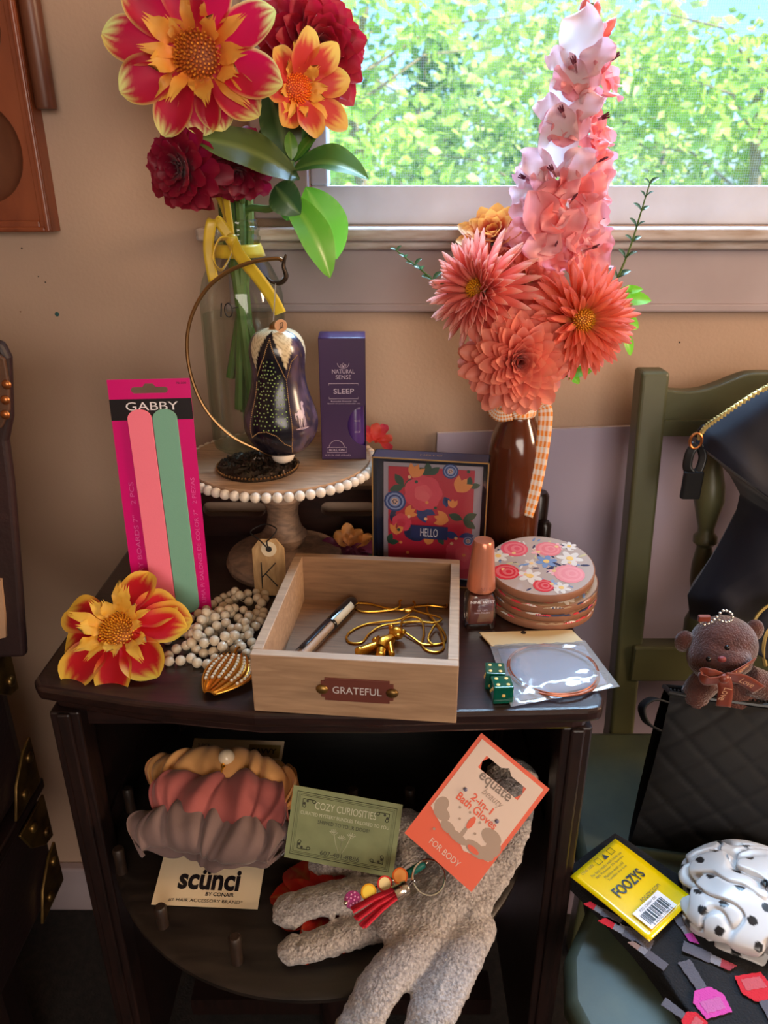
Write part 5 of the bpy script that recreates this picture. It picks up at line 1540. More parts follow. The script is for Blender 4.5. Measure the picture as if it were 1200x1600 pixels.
hf = nt.nodes.new('ShaderNodeMath'); hf.operation = 'MULTIPLY'; hf.inputs[1].default_value = .5; nt.links.new(ad.outputs[0], hf.inputs[0])
cr = nt.nodes.new('ShaderNodeValToRGB'); cr.color_ramp.interpolation = 'CONSTANT'
cr.color_ramp.elements[0].color = (*lin((244, 236, 232)), 1); cr.color_ramp.elements[1].position = .75; cr.color_ramp.elements[1].color = (*lin((240, 140, 40)), 1)
e_ = cr.color_ramp.elements.new(.25); e_.color = (*lin((248, 206, 170)), 1)
nt.links.new(hf.outputs[0], cr.inputs[0]); nt.links.new(cr.outputs[0], bs.inputs['Base Color'])
b = MB(); b.lathe([(.0166, .166), (.0180, .169), (.0182, .182), (.0172, .184)], 40, colfn=lambda f, a: (a / 6.2832 * 1.2 % 1 if a < 6.2 else .0, f, 0), cap=False)
g0 = PY(838, 640, .752)
def gcf(u, v): return (u, v, 0)
ribbon(b, [PY(800, 648, .745), PY(822, 640, .742), PY(842, 634, .745), PY(852, 640, .748), PY(850, 680, .742), PY(842, 730, .738), PY(832, 775, .736), PY(822, 806, .736)], lambda u: .0145 * min(1, .55 + u), lambda u: (.95, -.3, .25 if u > .35 else .8), colfn=gcf)
ribbon(b, [PY(800, 648, .745), PY(780, 650, .748), PY(768, 640, .752), PY(776, 628, .748), PY(800, 640, .744)], .013, (0, -.2, 1), colfn=gcf)
lv = [V((VX, VY, TZ + .0005)) + b.v[i] for i in range(160)]
for i in range(160): b.v[i] = lv[i]
b.build('gingham_ribbon', m_ging, vt, world=True, solid=.0003)
VN = V((VX, VY, TZ + .19))
def into_vase(c, n, dx=0, dy=0):
    c = V(c); n = V(n).normalized()
    return [c - n * .004, c - n * .03 + V((0, 0, -.01)), VN + V((dx, dy, .01)), VN + V((dx * .5, dy * .5, -.02)), VN + V((0, 0, -.024))]
coral = lin((240, 128, 116)); salm = lin((244, 140, 120)); cream_ = lin((252, 214, 196)); peach = lin((246, 156, 116)); ora = lin((242, 132, 96))
def cac1(u, s, q, r): return mixc(mixc(lin((240, 150, 90)), coral, sstep(0, .35, u)), cream_, sstep(.6, 1, u) * .85 * q)
def cac2(u, s, q, r): return mixc(mixc(lin((236, 150, 60)), ora, sstep(0, .4, u)), lin((244, 140, 124)), sstep(.5, 1, u))
def pom(u, s, q, r): return mixc(mixc(lin((232, 112, 98)), lin((244, 140, 120)), u), lin((250, 172, 146)), sstep(.6, 1, u) * .5)
cA = PY(752, 455, .735)
ball_dahlia('cactus_dahlia', 'coral spiky dahlia with yellow eye, left side of the right bouquet', cA, (-.66, -.68, .30), .050, 11, cac1, into_vase(cA, (-.3, -.3, .6), -.006), cup=1.7, wid=.27, a=(66, 4), p=(.5, .55), limit=100, qmin=.25, centre=(.0085, 60, lin((220, 140, 10)), lin((246, 190, 40)), .9, .0009), fall=-8, backs=-45)
cB = PY(904, 500, .725)
ball_dahlia('cactus_dahlia', 'orange coral spiky dahlia at right side of the right bouquet', cB, (.16, -.93, .16), .051, 11, cac2, into_vase(cB, (.3, -.4, .6), .006), cup=1.7, wid=.28, a=(62, -2), p=(.5, .5), limit=100, qmin=.25, centre=(.0105, 90, lin((214, 130, 10)), lin((236, 176, 40)), .9, .0009), fall=-6, backs=-40)
cC = PY(806, 562, .715)
ball_dahlia('ball_dahlia', 'salmon rounded double dahlia at bottom centre of right bouquet', cC, (.02, -.94, .10), .055, 13, pom, into_vase(cC, (0, -.1, 1), 0), cup=.9, wid=.40, a=(84, -6), p=(.7, .42), limit=100, fall=14, backs=-60)
cD = PY(822, 440, .765)
ball_dahlia('dahlia', 'coral dahlia half hidden between the two spiky dahlias', cD, (.1, -.85, .4), .042, 7, pom, into_vase(cD, (0, -.2, 1), .003, .004), cup=.8, wid=.42, a=(78, 5), centre=(.009, 50, lin((210, 120, 20)), lin((236, 160, 50)), .8, .0009), fall=10)
cE = PY(772, 385, .785)
ball_dahlia('dahlia', 'yellow tipped red dahlia peeking out behind left spiky dahlia', cE, (-.25, -.6, .75), .044, 6, lambda u, s, q, r: mixc(lin((206, 50, 50)), lin((244, 180, 90)), sstep(.45, 1, u)), into_vase(cE, (-.2, 0, 1), -.004, .005), cup=.5, wid=.5, a=(70, 5), fall=0)

# gladiolus
gpts = [PY(836, 560, .775), PY(856, 430, .780), PY(880, 300, .782), PY(900, 170, .782), PY(915, 60, .780), PY(922, 5, .779)]
gl = thing('gladiolus', 'tall pink and white gladiolus spike rising in front of window', 'flower', tuple(VN + V((.0, .004, 0))))
m_glad = mat('gladiolus_petal', vcol=True, rough=.45, trans=.34)
stem_tube(gl, [VN + V((.004, .004, -.02)), VN + V((.008, .006, .03))] + gpts, .0034)
m_anth = mat('anther', (92, 24, 50), rough=.6); m_fil = mat('filament', (196, 140, 150), rough=.6, trans=.4)
def floret(pos, n, S, roll, white, seed, openness=.82, coral_=(242, 116, 112), hood=False):
    Mf = axis_frame(pos, n, roll); S *= .80
    rnd = random.Random(seed)
    b = MB()
    wht = lin((232, 220, 228)); co = lin(coral_); pk_ = lin((244, 150, 168))
    for k in range(6):
        inner = k % 2
        az = k * math.pi / 3 + rnd.uniform(-.12, .12)
        wf = white[k % len(white)]
        def cf(u, s):
            e = sstep(.55, 1, max(abs(s) * .9, u))
            base = mixc(co, wht, wf)
            base = mixc(base, mixc(pk_, wht, .25), e * .55)
            return mixc(lin((240, 190, 180)), base, sstep(0, .2, u))
        hk = hood and k == 1
        if hood: az = k * math.pi / 3
        L = S * rnd.uniform(.92, 1.08) * ((1.52 if hk else (1.05 if k in (0, 2) else .66)) if hood else 1); W = (1.36 if hk else 1) * S * (.80 if inner else .68) * rnd.uniform(.9, 1.1)
        vb = petal_mb(L, W, R(34) if hk else R(68 - 10 * openness), R(-8) if hk else R(30 - 66 * openness * rnd.uniform(.5, 1.2)), .6, cf, .8 if hk else .85, .72 if hk else .62, 16, 12, ruffle=.13 if hk else .17, r0=S * .04, seed=seed + k * 2.1)
        Mx = Mf @ RZ(az) @ T(0, 0, -S * .35 + inner * S * .03)
        b.add([Mx @ p for p in vb.v], vb.f, 0, vb.c)
    o = b.build('floret', m_glad, gl, world=True, smooth=180)
    b = MB(); b2 = MB()
    for k in range(3):
        a = 1.2 + k * .45; r = S * .13
        q0 = Mf @ V((0, 0, -S * .2)); q1 = Mf @ V((r * .5 * math.cos(a), r * .5 * math.sin(a) + S * .06, S * .22)); q2 = Mf @ V((r * math.cos(a), r * math.sin(a) + S * .06, S * .42))
        b.tube([q0, q1], S * .012, 5); b2.tube([q1, q2], [S * .028, S * .018], 6)
    b.build('filaments', m_fil, o, world=True); b2.build('anthers', m_anth, o, world=True)
H_ = (.75, 1, .8, .35, .2, .4); W_ = (1, 1, .9, .85, .8, 1); P_ = (.15, .05, .2, .0, .1, .3); X_ = (.75, .35, .2, .1, .2, .6)
for px, py, y, n, S, roll, wh, sd in (
        (902, 112, .748, (-.30, -.88, .30), .040, .52, H_, 1), (945, 105, .775, (.80, -.35, .35), .040, .8, P_, 2),
        (884, 186, .746, (-.36, -.88, .25), .040, .52, H_, 3), (930, 190, .772, (.75, -.45, .25), .040, 1.4, P_, 4),
        (868, 275, .744, (-.34, -.90, .15), .042, .52, H_, 5), (925, 262, .770, (.62, -.6, .1), .042, .1, P_, 6),
        (832, 285, .768, (-.85, -.4, .2), .036, .9, (.8, .6, .7, .9, .6, .7), 7), (895, 318, .748, (.15, -.95, .1), .046, .7, P_, 8),
        (838, 355, .752, (-.55, -.75, .15), .040, .4, (.6, .5, .7, .4, .5, .6), 9), (925, 350, .768, (.75, -.5, .05), .038, .2, (.4, .2, .3, .5, .1, .2), 10),
        (872, 385, .740, (.05, -.95, .05), .042, 1.1, (.3, .2, .4, .1, .2, .3), 11), (920, 392, .752, (.5, -.75, .05), .038, .6, (.3, .5, .2, .4, .1, .2), 12)):
    floret(PY(px, py, y), n, S * 1.12, roll, wh, sd, hood=sd in (1, 3, 5, 11))
for px, py, tx, ty, y in ((912, 38, 916, -6, .776), (924, 42, 934, 0, .782), (935, 60, 962, 28, .785)):
    b = MB(); a, c_ = PY(px, py, y), PY(tx, ty, y)
    b.tube([a, a.lerp(c_, .35), a.lerp(c_, .75), c_], [.0035, .0056, .0042, .0012], 10, colr=lin((240, 130, 120))); b.build('bud', m_glad, gl, world=True, smooth=180)
for px, py, tx, ty, y in ((868, 370, 888, 345, .752), (905, 150, 918, 132, .765), (880, 200, 896, 172, .765), (915, 300, 905, 268, .775)):
    leaf_mb(PY(px, py, y), PY(tx, ty, y), .012, (0, -1, .1), .05, .5, (120, 150, 60), (150, 180, 80)).build('bract', m_leaf, gl, world=True, smooth=180)

def sprig(label, pts, y, n, size, c0_, c1_, seed, hang=False):
    P = [PY(px, py, y) for px, py in pts]
    s = thing('mint_sprig', label, 'foliage', tuple(P[0]))
    rnd = random.Random(seed)
    sp = spline(P, 8)
    b = MB(); b.tube(sp, [.0013 - .0007 * i / len(sp) for i in range(len(sp))], 6); b.build('stem', m_stem, s, world=True)
    for k in range(n):
        i = int((k + .8) / n * (len(sp) - 1)); p = sp[i]; q = i / len(sp)
        d = (sp[min(i + 1, len(sp) - 1)] - sp[max(i - 1, 0)]).normalized()
        for sd in (-1, 1):
            side = V((sd if k % 2 == 0 else sd * .4, -.6 if (k % 2 and sd > 0) else -.1, .15)).normalized()
            dr = (side * .9 + d * .5).normalized(); L = size * (1 - .5 * q) * rnd.uniform(.8, 1.2)
            leaf_mb(p, p + dr * L, L * .55, (0, -.5, .85), .1, .25, c0_, c1_, 8, 4).build('leaf', m_leaf, s, world=True, smooth=180)
sprig('green mint sprig standing up right of the gladiolus base', [(938, 480), (962, 440), (985, 385), (1002, 330), (1016, 284)], .755, 9, .016, (48, 76, 50), (84, 112, 76), 1)
sprig('mint sprig sticking out left of the coral spiky dahlia', [(706, 462), (690, 450), (662, 425), (640, 408), (618, 390)], .745, 7, .013, (56, 92, 60), (96, 130, 90), 2)
sl = thing('leafy_sprig', 'bright green leaves poking out right of orange spiky dahlia', 'foliage', tuple(PY(950, 500, .75)))
for a, c_, W in (((955, 470), (1018, 470), .017), ((965, 478), (985, 445), .012), ((965, 500), (998, 512), .018), ((972, 515), (985, 556), .011), ((960, 460), (1005, 452), .010)):
    leaf_mb(PY(*a, .752), PY(*c_, .748), W, (.1, -.7, .6), .1, .2, (110, 190, 40), (150, 230, 60), 10, 6).build('leaf', m_leaf, sl, world=True, smooth=180)
stem_tube(sl, [PY(965, 490, .752), PY(900, 560, .76), VN + V((.006, 0, .004)), VN + V((.002, 0, -.02))], .0014)
sl = thing('leafy_sprig', 'small bright green leaf low between orange and salmon dahlias', 'foliage', tuple(PY(890, 585, .74)))
for a, c_, W in (((890, 585), (925, 580), .012), ((888, 585), (905, 600), .010)):
    leaf_mb(PY(*a, .742), PY(*c_, .735), W, (.1, -.7, .6), .1, .2, (100, 180, 40), (140, 220, 60), 10, 6).build('leaf', m_leaf, sl, world=True, smooth=180)
stem_tube(sl, [PY(892, 585, .742), VN + V((.008, -.002, .004)), VN + V((.003, 0, -.02))], .0012)
# ------------------------------------------------------------------ things on the round shelf
m_card = mat('cream_card', (216, 196, 164), rough=.55)
def velvet(name, c1, c2): return mat(name, c1, rough=.85, vary=(14, c2), sheen=.3, bump=(500, .3, .0005))
cB_ = PZ(319, 1417, SZ + .002); cT_ = V((cB_.x + .008, .640, SZ + .056))
sM = frame(cB_, V((1, -.05, 0)), cT_ - cB_); sL = (cT_ - cB_).length
sc_ = thing('scrunchie_card', 'cream hair accessory card under the three velvet scrunchies', 'card', sM)
sw = .0485
b = MB(); b.prism([(-sw, 0), (sw, 0), (sw, sL), (-sw, sL)], -.0006, 0); b.build('card', m_card, sc_, smooth=0)
text('scünci', .057, T(.000, .0235, .0002), m_blackp, sc_, h=.0185, bold=.035)
text('BY CONAIR', .026, T(.012, .0110, .0002), m_blackp, sc_, h=.0034, bold=.02)
text('#1 HAIR ACCESSORY BRAND*', .068, T(-.000, .0050, .0002), m_blackp, sc_, h=.0032)
text('3 PCS', .013, T(-sw + .012, sL - .008, .0002), m_blackp, sc_, h=.0040); text('THE ORIGINAL', .034, T(-sw + .020, sL - .020, .0002), mat('grey_print', (90, 80, 70), rough=.5), sc_, h=.0042)
b = MB(); b.prism([(.012, sL - .020), (sw - .003, sL - .020), (sw - .003, sL - .005), (.012, sL - .005)], .0001, .0003); b.build('olive_patch', mat('olive_print', (142, 122, 70), rough=.4), sc_, smooth=0)
text('SAVVY', .026, T(.0285, sL - .0125, .0005), m_blackp, sc_, h=.0062, bold=.02)
def scrunchie(label, px, py, w, hgt, lift, m, seed, roll, nfold=9):
    """a gathered velvet ring seen from its side on the card"""
    P = None
    d = ray(px, py); o_ = V((0, 0, EYE)); nrm = V((sM[0][2], sM[1][2], sM[2][2])); p0 = cB_ + nrm * lift
    t_ = (p0 - o_).dot(nrm) / d.dot(nrm); c = o_ + d * t_
    s = thing('scrunchie', label, 'scrunchie', sM.to_3x3().to_4x4(), 'velvet scrunchies on the card')
    Mx = Matrix.Translation(c) @ sM.to_3x3().to_4x4() @ RZ(R(roll)); s.matrix_world = Mx; MW[s.name] = Mx.copy()
    rnd = random.Random(seed)
    rx, ry = w / 2, hgt * .25
    def fn(a, q):
        e = 1 if math.sin(a) >= 0 else .5
        cen = V((rx * .82 * math.cos(a), .0035 * math.sin(a * 3 + seed), .013 * math.sin(a) * e))
        gq = a * nfold / (2 * math.pi) * 2 + 1.5 * noise.noise(V((math.cos(a) * 2, math.sin(a) * 2, seed)))
        g = abs(math.sin(gq * math.pi / 1.0 + .35 * math.sin(q + seed)))           # gathers
        ends = .72 + .28 * abs(math.sin(a)) ** .6
        ry_ = hgt * .44 * (.86 + .14 * g ** .6) * ends * (1 + .22 * noise.noise(V((math.cos(a) * 2.2, math.sin(a) * 2.2, seed * 3.1))))
        rz_ = .0175 * (.45 + .55 * g ** .8) * (1 + .3 * noise.noise(V((math.cos(a) * 3, math.sin(a) * 3, seed + 9))))
        sl = .006 * math.sin(a * 5 + seed) * math.sin(q)
        bump = 1 + .09 * noise.noise(V((math.cos(a) * 6, math.sin(a) * 6 + seed, math.sin(q) * 1.5)))
        return cen + V((rx * .18 * math.cos(a) * math.cos(q) ** 2 + sl, ry_ * math.sin(q) * bump, rz_ * math.cos(q) * (1 if math.sin(a) > -.2 else .5) * bump))
    b = MB()
    nu, nv = 200, 32
    vs = [fn(2 * math.pi * i / nu, 2 * math.pi * j / nv) for i in range(nu) for j in range(nv)]
    fs_ = [(i * nv + j, ((i + 1) % nu) * nv + j, ((i + 1) % nu) * nv + (j + 1) % nv, i * nv + (j + 1) % nv) for i in range(nu) for j in range(nv)]
    b.add(vs, fs_)
    b.build('velvet_band', m, s, smooth=180)
    return s
scrunchie('tan velvet scrunchie at top of the card', 348, 1221, .150, .062, .022, velvet('tan_velvet', (230, 170, 104), (206, 144, 84)), 3, -4, 4.5)
scrunchie('dusty pink velvet scrunchie in middle of the card', 345, 1259, .132, .066, .034, velvet('pink_velvet', (172, 92, 88), (128, 58, 56)), 5, -6, 4)
scrunchie('grey brown velvet scrunchie, lowest on the card', 328, 1306, .148, .056, .030, velvet('grey_velvet', (128, 104, 100), (98, 78, 76)), 8, -3, 3.5)
pp = PY(354, 1183, .575)
pi_ = thing('pearl_pin', 'pearl topped gold pin stuck in the tan scrunchie', 'pin', tuple(pp))
b = MB(); b.ball((0, 0, 0), .0078, 20, 14); b.build('pearl', m_pearl, pi_)
b = MB(); b.tube(spline([PY(350, 1193, .568), PY(346, 1196, .565), PY(349, 1200, .563), PY(351, 1196, .566), PY(348, 1200, .563), PY(343, 1216, .556)], 6), .0009, 6); b.build('gold_loop', m_gold, pi_, world=True)

# business card
m_olive = mat('olive_card', (140, 148, 104), rough=.6, vary=(60, (128, 136, 94)))
m_dkprint = mat('dark_olive_print', (58, 60, 46), rough=.6); m_ltprint = mat('pale_olive_print', (206, 206, 176), rough=.6)
DB = .525
k1, k2, k3, k4 = PY(444.5, 1339, .500), PY(613, 1371.5, .485), PY(614, 1252.7, .510), PY(442.6, 1227.7, .525)
bo = (k1 + k2) / 2; bx_ = (k2 - k1); by_ = ((k3 + k4) / 2 - bo)
bcM = frame(bo, bx_, by_); bl_ = (bx_.length + (k3 - k4).length) / 2 / 2; bhh = by_.length
bcd = thing('business_card', 'olive green business card reading Cozy Curiosities, beside grey scrunchie', 'card', bcM)
b = MB(); b.prism([(-bl_, 0), (bl_, 0), (bl_, bhh), (-bl_, bhh)], -.0005, 0); b.build('card', m_olive, bcd, smooth=0)
b = MB()
def rect(i, r):
    b.tube([(-bl_ + i, i, .0002), (bl_ - i, i, .0002), (bl_ - i, bhh - i, .0002), (-bl_ + i, bhh - i, .0002)], r, 4, True)
rect(.0045, .00030); rect(.0062, .00016); rect(.0075, .00016)
for sx in (-1, 1):
    for sy in (0, 1):
        for L, d in ((.012, 0), (.007, 1)):
            x0 = sx * (bl_ - .0105); y0 = (.0105 if sy == 0 else bhh - .0105); ys = 1 if sy == 0 else -1
            pts = []
            for k in range(22):
                t_ = k / 21; a = t_ * 5.5; rr = .0026 * (1 - t_ * .75)
                px_s, py_s = L * .8 + rr * math.sin(a), rr * (1 - math.cos(a)) * .9
                if d: px_s, py_s = py_s, px_s
                pts.append((x0 - sx * px_s, y0 + ys * py_s, .0003))
            pts = [(x0, y0, .0003)] + pts
            b.tube(pts, .00030, 4)
            b.disc((x0 - sx * (.004 if not d else .0015), y0 + ys * (.0015 if not d else .004)), .0012, .0002, 8)
b.build('ornate_border', m_dkprint, bcd, smooth=0)
text('COZY CURIOSITIES', bl_ * 1.12, T(0, bhh * .78, .0002), m_ltprint, bcd, h=.0066)
text('CURATED MYSTERY BUNDLES TAILORED TO YOU', bl_ * 1.62, T(0, bhh * .655, .0002), m_ltprint, bcd, h=.0032)
text('SHIPPED TO YOUR DOOR!', bl_ * .95, T(0, bhh * .565, .0002), m_dkprint, bcd, h=.0034)
text('607-481-8886', bl_ * .72, T(0, bhh * .155, .0002), m_dkprint, bcd, h=.0040)
b = MB()
for s in (-1, 0, 1):
    for t2 in (0, 1):
        x = s * .008; y = bhh * (.46 if s else .40) - .0005 * t2
        b.tube([(x * .2, bhh * .20, .0002), (x * .6, bhh * .30, .0002), (x, y, .0002)], .00022, 4)
    for k in range(6):
        a = R(20 + 28 * k); b.tube([(x + .0004 * math.cos(a), y, .0002), (x + .0040 * math.cos(a), y + .0034 * math.sin(a), .0002)], .00022, 4)
    b.tube([(x - .004, y + .001, .0002), (x, y - .002, .0002), (x + .004, y + .001, .0002)], .00022, 4)
b.build('flower_drawing', m_ltprint, bcd, smooth=0)

# bath gloves: two knitted gloves, one over the other
m_knit = mat('grey_knit', (198, 190, 186), rough=.85, vary=(420, (136, 128, 126)), bump=(380, 1.0, .003), sheen=.4)
def glove(name, label, fingers, palm, group):
    g = thing(name, label, 'glove', tuple(palm[0][0]), group)
    b = MB()
    for pts, rads, flat in fingers + [palm + (None,)] if False else fingers:
        P = spline(pts, 6); rr = []
        n = len(P)
        for i in range(n):
            t_ = i / (n - 1) * (len(rads) - 1); k = min(int(t_), len(rads) - 2); rr.append(rads[k] + (rads[k + 1] - rads[k]) * (t_ - k))
        b.tube(P, rr, 16, flat=flat, upv=(0, .5, 1)); b.ball(P[-1], (rads[-1], rads[-1], rads[-1] * flat), 14, 10); b.ball(P[0], (rads[0], rads[0], rads[0] * flat), 14, 10)
    o = b.build('knitted_glove', m_knit, g, world=True, smooth=180, remesh=.0030)
    tx = bpy.data.textures.get('knit') or bpy.data.textures.new('knit', 'CLOUDS'); tx.noise_scale = .006; tx.noise_depth = 1
    q = o.modifiers.new('knit', 'DISPLACE'); q.texture = tx; q.strength = .0036; q.mid_level = .5; q.texture_coords = 'LOCAL'
    return g
gz = lambda px, py, z: PZ(px, py, z)
palmA = ([gz(700, 1420, .502), gz(752, 1340, .510), gz(788, 1270, .530), gz(800, 1215, .556)], [.034, .038, .032, .026], .34)
palmB = ([gz(640, 1440, .500), gz(690, 1380, .508), gz(730, 1330, .515)], [.030, .036, .036], .36)
glove('bath_glove', 'upper grey knitted bath glove with two fingers hanging over shelf front',
      [palmA, palmB,
       ([gz(685, 1435, .500), gz(632, 1495, .500), gz(588, 1550, .497), gz(560, 1610, .486)], [.0225, .0205, .0200, .0185], .60),
       ([gz(735, 1450, .500), gz(708, 1515, .500), gz(675, 1585, .496), gz(655, 1655, .480)], [.0225, .0205, .0200, .0185], .60)], palmA, 'pair of bath gloves')
palmC = ([gz(632, 1290, .500), gz(660, 1340, .500), gz(690, 1390, .496)], [.022, .032, .032], .40)
glove('bath_glove', 'lower grey knitted bath glove with fingers pointing left under the keyring',
      [palmC, ([gz(690, 1395, .494), gz(640, 1395, .494), gz(560, 1395, .492), gz(480, 1412, .488), gz(455, 1422, .487)], [.020, .022, .0215, .0205, .018], .55),
       ([gz(690, 1420, .489), gz(640, 1435, .489), gz(560, 1455, .487), gz(490, 1478, .484), gz(458, 1484, .484)], [.017, .018, .018, .017, .014], .60),
       ([gz(670, 1350, .492), gz(600, 1355, .488), gz(550, 1352, .486), gz(500, 1352, .484)], [.016, .015, .014, .012], .6)], palmC, 'pair of bath gloves')
# glove header card
gc1, gc2, gc3, gc4 = PY(633, 1302.5, .475), PY(735.5, 1393, .445), PY(839, 1210, .488), PY(723, 1133, .522)
go = (gc1 + gc2) / 2; gxv = gc2 - gc1; gyv = (gc3 + gc4) / 2 - go
gM2 = frame(go, gxv, gyv)
gl2 = ((gc2 - gc1).length + (gc3 - gc4).length) / 4; gh2 = gyv.length
m_orange = mat('orange_card', (232, 96, 62), rough=.5); m_cr2 = mat('pale_peach_print', (228, 204, 190), rough=.5); m_brg = mat('taupe_print', (176, 152, 136), rough=.55)
ghc = thing('glove_header_card', 'orange and pale bath glove card leaning on grey gloves', 'card', gM2)
b = MB()
hw, hh0, hh1 = gl2 * .50, gh2 - .024, gh2 - .012
b.prism([(-gl2, 0), (gl2, 0), (gl2, hh0), (-gl2, hh0)], -.0007, 0); b.prism([(-gl2, hh0), (-hw, hh0), (-hw - .003, (hh0 + hh1) / 2), (-hw, hh1), (-hw * .3, hh1), (0, hh1 + .004), (0, gh2), (-gl2, gh2)], -.0007, 0)
b.prism([(gl2, hh0), (gl2, gh2), (0, gh2), (0, hh1 + .004), (hw * .3, hh1), (hw, hh1), (hw + .003, (hh0 + hh1) / 2), (hw, hh0)], -.0007, 0)
b.build('card', m_orange, ghc, smooth=0)
e = .0035; hz = [(-gl2 + e, gh2 * .30), (-gl2 * .7, gh2 * .27), (-gl2 * .3, gh2 * .22), (0, gh2 * .25), (gl2 * .3, gh2 * .20), (gl2 * .65, gh2 * .24), (gl2 - e, gh2 * .26)]
b = MB(); b.prism(hz + [(gl2 - e, hh0), (-gl2 + e, hh0)], .0001, .0003)
for sgn in (-1, 1):
    x0_, x1_ = sorted((sgn * (gl2 - e), sgn * (hw + .003)))
    b.prism([(x0_, hh0), (x1_, hh0), (x1_, gh2 - e), (x0_, gh2 - e)], .0001, .0003)
b.prism([(hw + .003, gh2 - e), (-hw - .003, gh2 - e), (-hw - .003, hh1), (-hw * .3, hh1), (0, hh1 + .004), (hw * .3, hh1), (hw + .003, hh1)], .0001, .0003)
b.build('pale_panel', m_cr2, ghc, smooth=0)
b = MB()
for x, y, rx_, ry_ in ((-.72, .36, .16, .07), (-.60, .31, .22, .05), (-.3, .26, .2, .04), (.05, .30, .05, .07), (.0, .25, .28, .035), (.5, .27, .3, .05), (.62, .42, .26, .06), (.80, .36, .18, .07), (.75, .30, .2, .05)):
    b.disc((x * gl2, y * gh2), rx_ * gl2, .0003 + .00004 * (x + 1), 14, ry=ry_ * gh2, t=.0001)
b.build('taupe_splash', m_brg, ghc, smooth=0)
b = MB(); b.disc((.06 * gl2, .405 * gh2), .07 * gl2, .0006, 12, ry=.055 * gh2); b.disc((.46 * gl2, .255 * gh2), .16 * gl2, .0006, 12, ry=.022 * gh2); b.build('orange_drops', m_orange, ghc, smooth=0)
b = MB()
for x, y in ((-.35, .44), (-.1, .46), (.22, .45), (.28, .36), (-.2, .37), (-.52, .18)): b.disc((x * gl2, y * gh2), .0011, .0005, 10)
b.build('drop_print', m_brg, ghc, smooth=0)
text('equate', gl2 * .88, T(.0, gh2 * .735, .0004), mat('taupe_lettering', (134, 116, 104), rough=.5), ghc, h=.0105, bold=.015)
text('beauty', gl2 * .56, T(.12 * gl2, gh2 * .655, .0004), m_brg, ghc, h=.0080, shear=.3)
text('2-in-1', gl2 * .58, T(0, gh2 * .575, .0004), m_orange, ghc, h=.0062, bold=.02); text('Bath Gloves', gl2 * 1.12, T(0, gh2 * .505, .0004), m_orange, ghc, h=.0070, bold=.02)
text('FOR BODY', gl2 * .86, T(0, gh2 * .095, .0002), m_cr2, ghc, h=.0052)
m_chr0 = mat('clear_fastener', (110, 110, 140), rough=.2)
for x, y in ((-.5, .575), (.5, .545)): b = MB(); b.ball((x * gl2, y * gh2, .001), .0018, 10, 6); b.build('tag_fastener', m_chr0, ghc)

# key ring with fruit beads and tassel
kz = .530
kc = PZ(670, 1371, kz)
kr = thing('keyring', 'keyring with fruit beads and red tassel lying on grey gloves', 'keyring', tuple(kc))
m_chr = mat('chrome', (220, 220, 220), rough=.12, metal=1)
b = MB()
rM = axis_frame(kc, (.1, -.55, .83))
for dz in (0, .0011):
    b.tube([rM @ V((.0138 * math.cos(a), .0138 * math.sin(a), dz)) for a in [2 * math.pi * k / 36 for k in range(36)]], .0010, 6, closed=True)
b.build('split_ring', m_chr, kr, world=True)
kb_ = lambda px, py, z=.531: PZ(px, py, z)
s0, s1 = kb_(668, 1347), kb_(540, 1410, .523)
b = MB(); b.tube(spline([s0, kb_(640, 1358), kb_(598, 1380, .528), s1], 6), .0006, 6); b.build('cord', m_cord, kr, world=True)
def kbead(nm, px, py, r, c, shape=None, z=.530, c2=None):
    p = kb_(px, py, z); Mx = axis_frame(p, (.05, -.6, .8))
    b = MB(); 
    if shape == 'tube': b.tube([kb_(637, 1366, z), kb_(661, 1350, z)], .0036, 12)
    else: b.lathe([(0, -.002), (r, -.0018), (r + .0003, 0), (r, .0018), (0, .002)], 22, Mx, cap=False)
    o = b.build(nm, mat(nm + '_clay', c, rough=.4), kr, world=True)
    if c2:
        b = MB()
        if shape == 'slice':
            b.lathe([(r * .8, .0021), (0, .0022)], 20, Mx, cap=False)
            o2 = b.build('slice_face', mat(nm + '_face', c2, rough=.4), o, world=True)
        elif shape == 'grape':
            for k in range(14): a = k * 2.4; f_ = r * .9 * math.sqrt((k + .5) / 14); b.ball(Mx @ V((f_ * math.cos(a), f_ * math.sin(a), .002)), .0009, 8, 6)
            b.build('grape_dots', mat(nm + '_dots', c2, rough=.4), o, world=True)
    return o
kbead('tube_bead', 650, 1357, .003, (22, 110, 100), 'tube')
kbead('orange_slice_bead', 625, 1369, .0066, (240, 110, 30), 'slice', c2=(250, 170, 90))
kbead('apple_slice_bead', 601, 1381, .0062, (214, 40, 40), 'slice', c2=(246, 226, 170))
kbead('lemon_slice_bead', 576, 1394, .0064, (236, 170, 20), 'slice', c2=(250, 220, 80))
kbead('grape_bead', 551, 1406, .0068, (150, 40, 110), 'grape', .527, c2=(226, 150, 200))
m_sil = mat('silver_bead', (214, 206, 196), rough=.2, metal=1)
for px, py in ((666, 1348), (613, 1376), (540, 1411)):
    b = MB(); b.ball(kb_(px, py), .0019, 12, 8); b.build('silver_bead', m_sil, kr, world=True)
t0, t1 = kb_(640, 1383, .533), kb_(566, 1425, .530)
tdir = (t1 - t0)
b = MB(); b.lathe([(.002, 0), (.006, .001), (.0066, .004), (.0058, .006), (.0066, .008), (.0066, .0135)], 20, axis_frame(kb_(637, 1386, .533), tdir)); b.build('tassel_cap', m_sil, kr, world=True)
m_tas = mat('red_suede', (196, 20, 50), rough=.75)
tt = kb_(622, 1393, .533); sdir = V((tdir.y, -tdir.x, 0)).normalized()
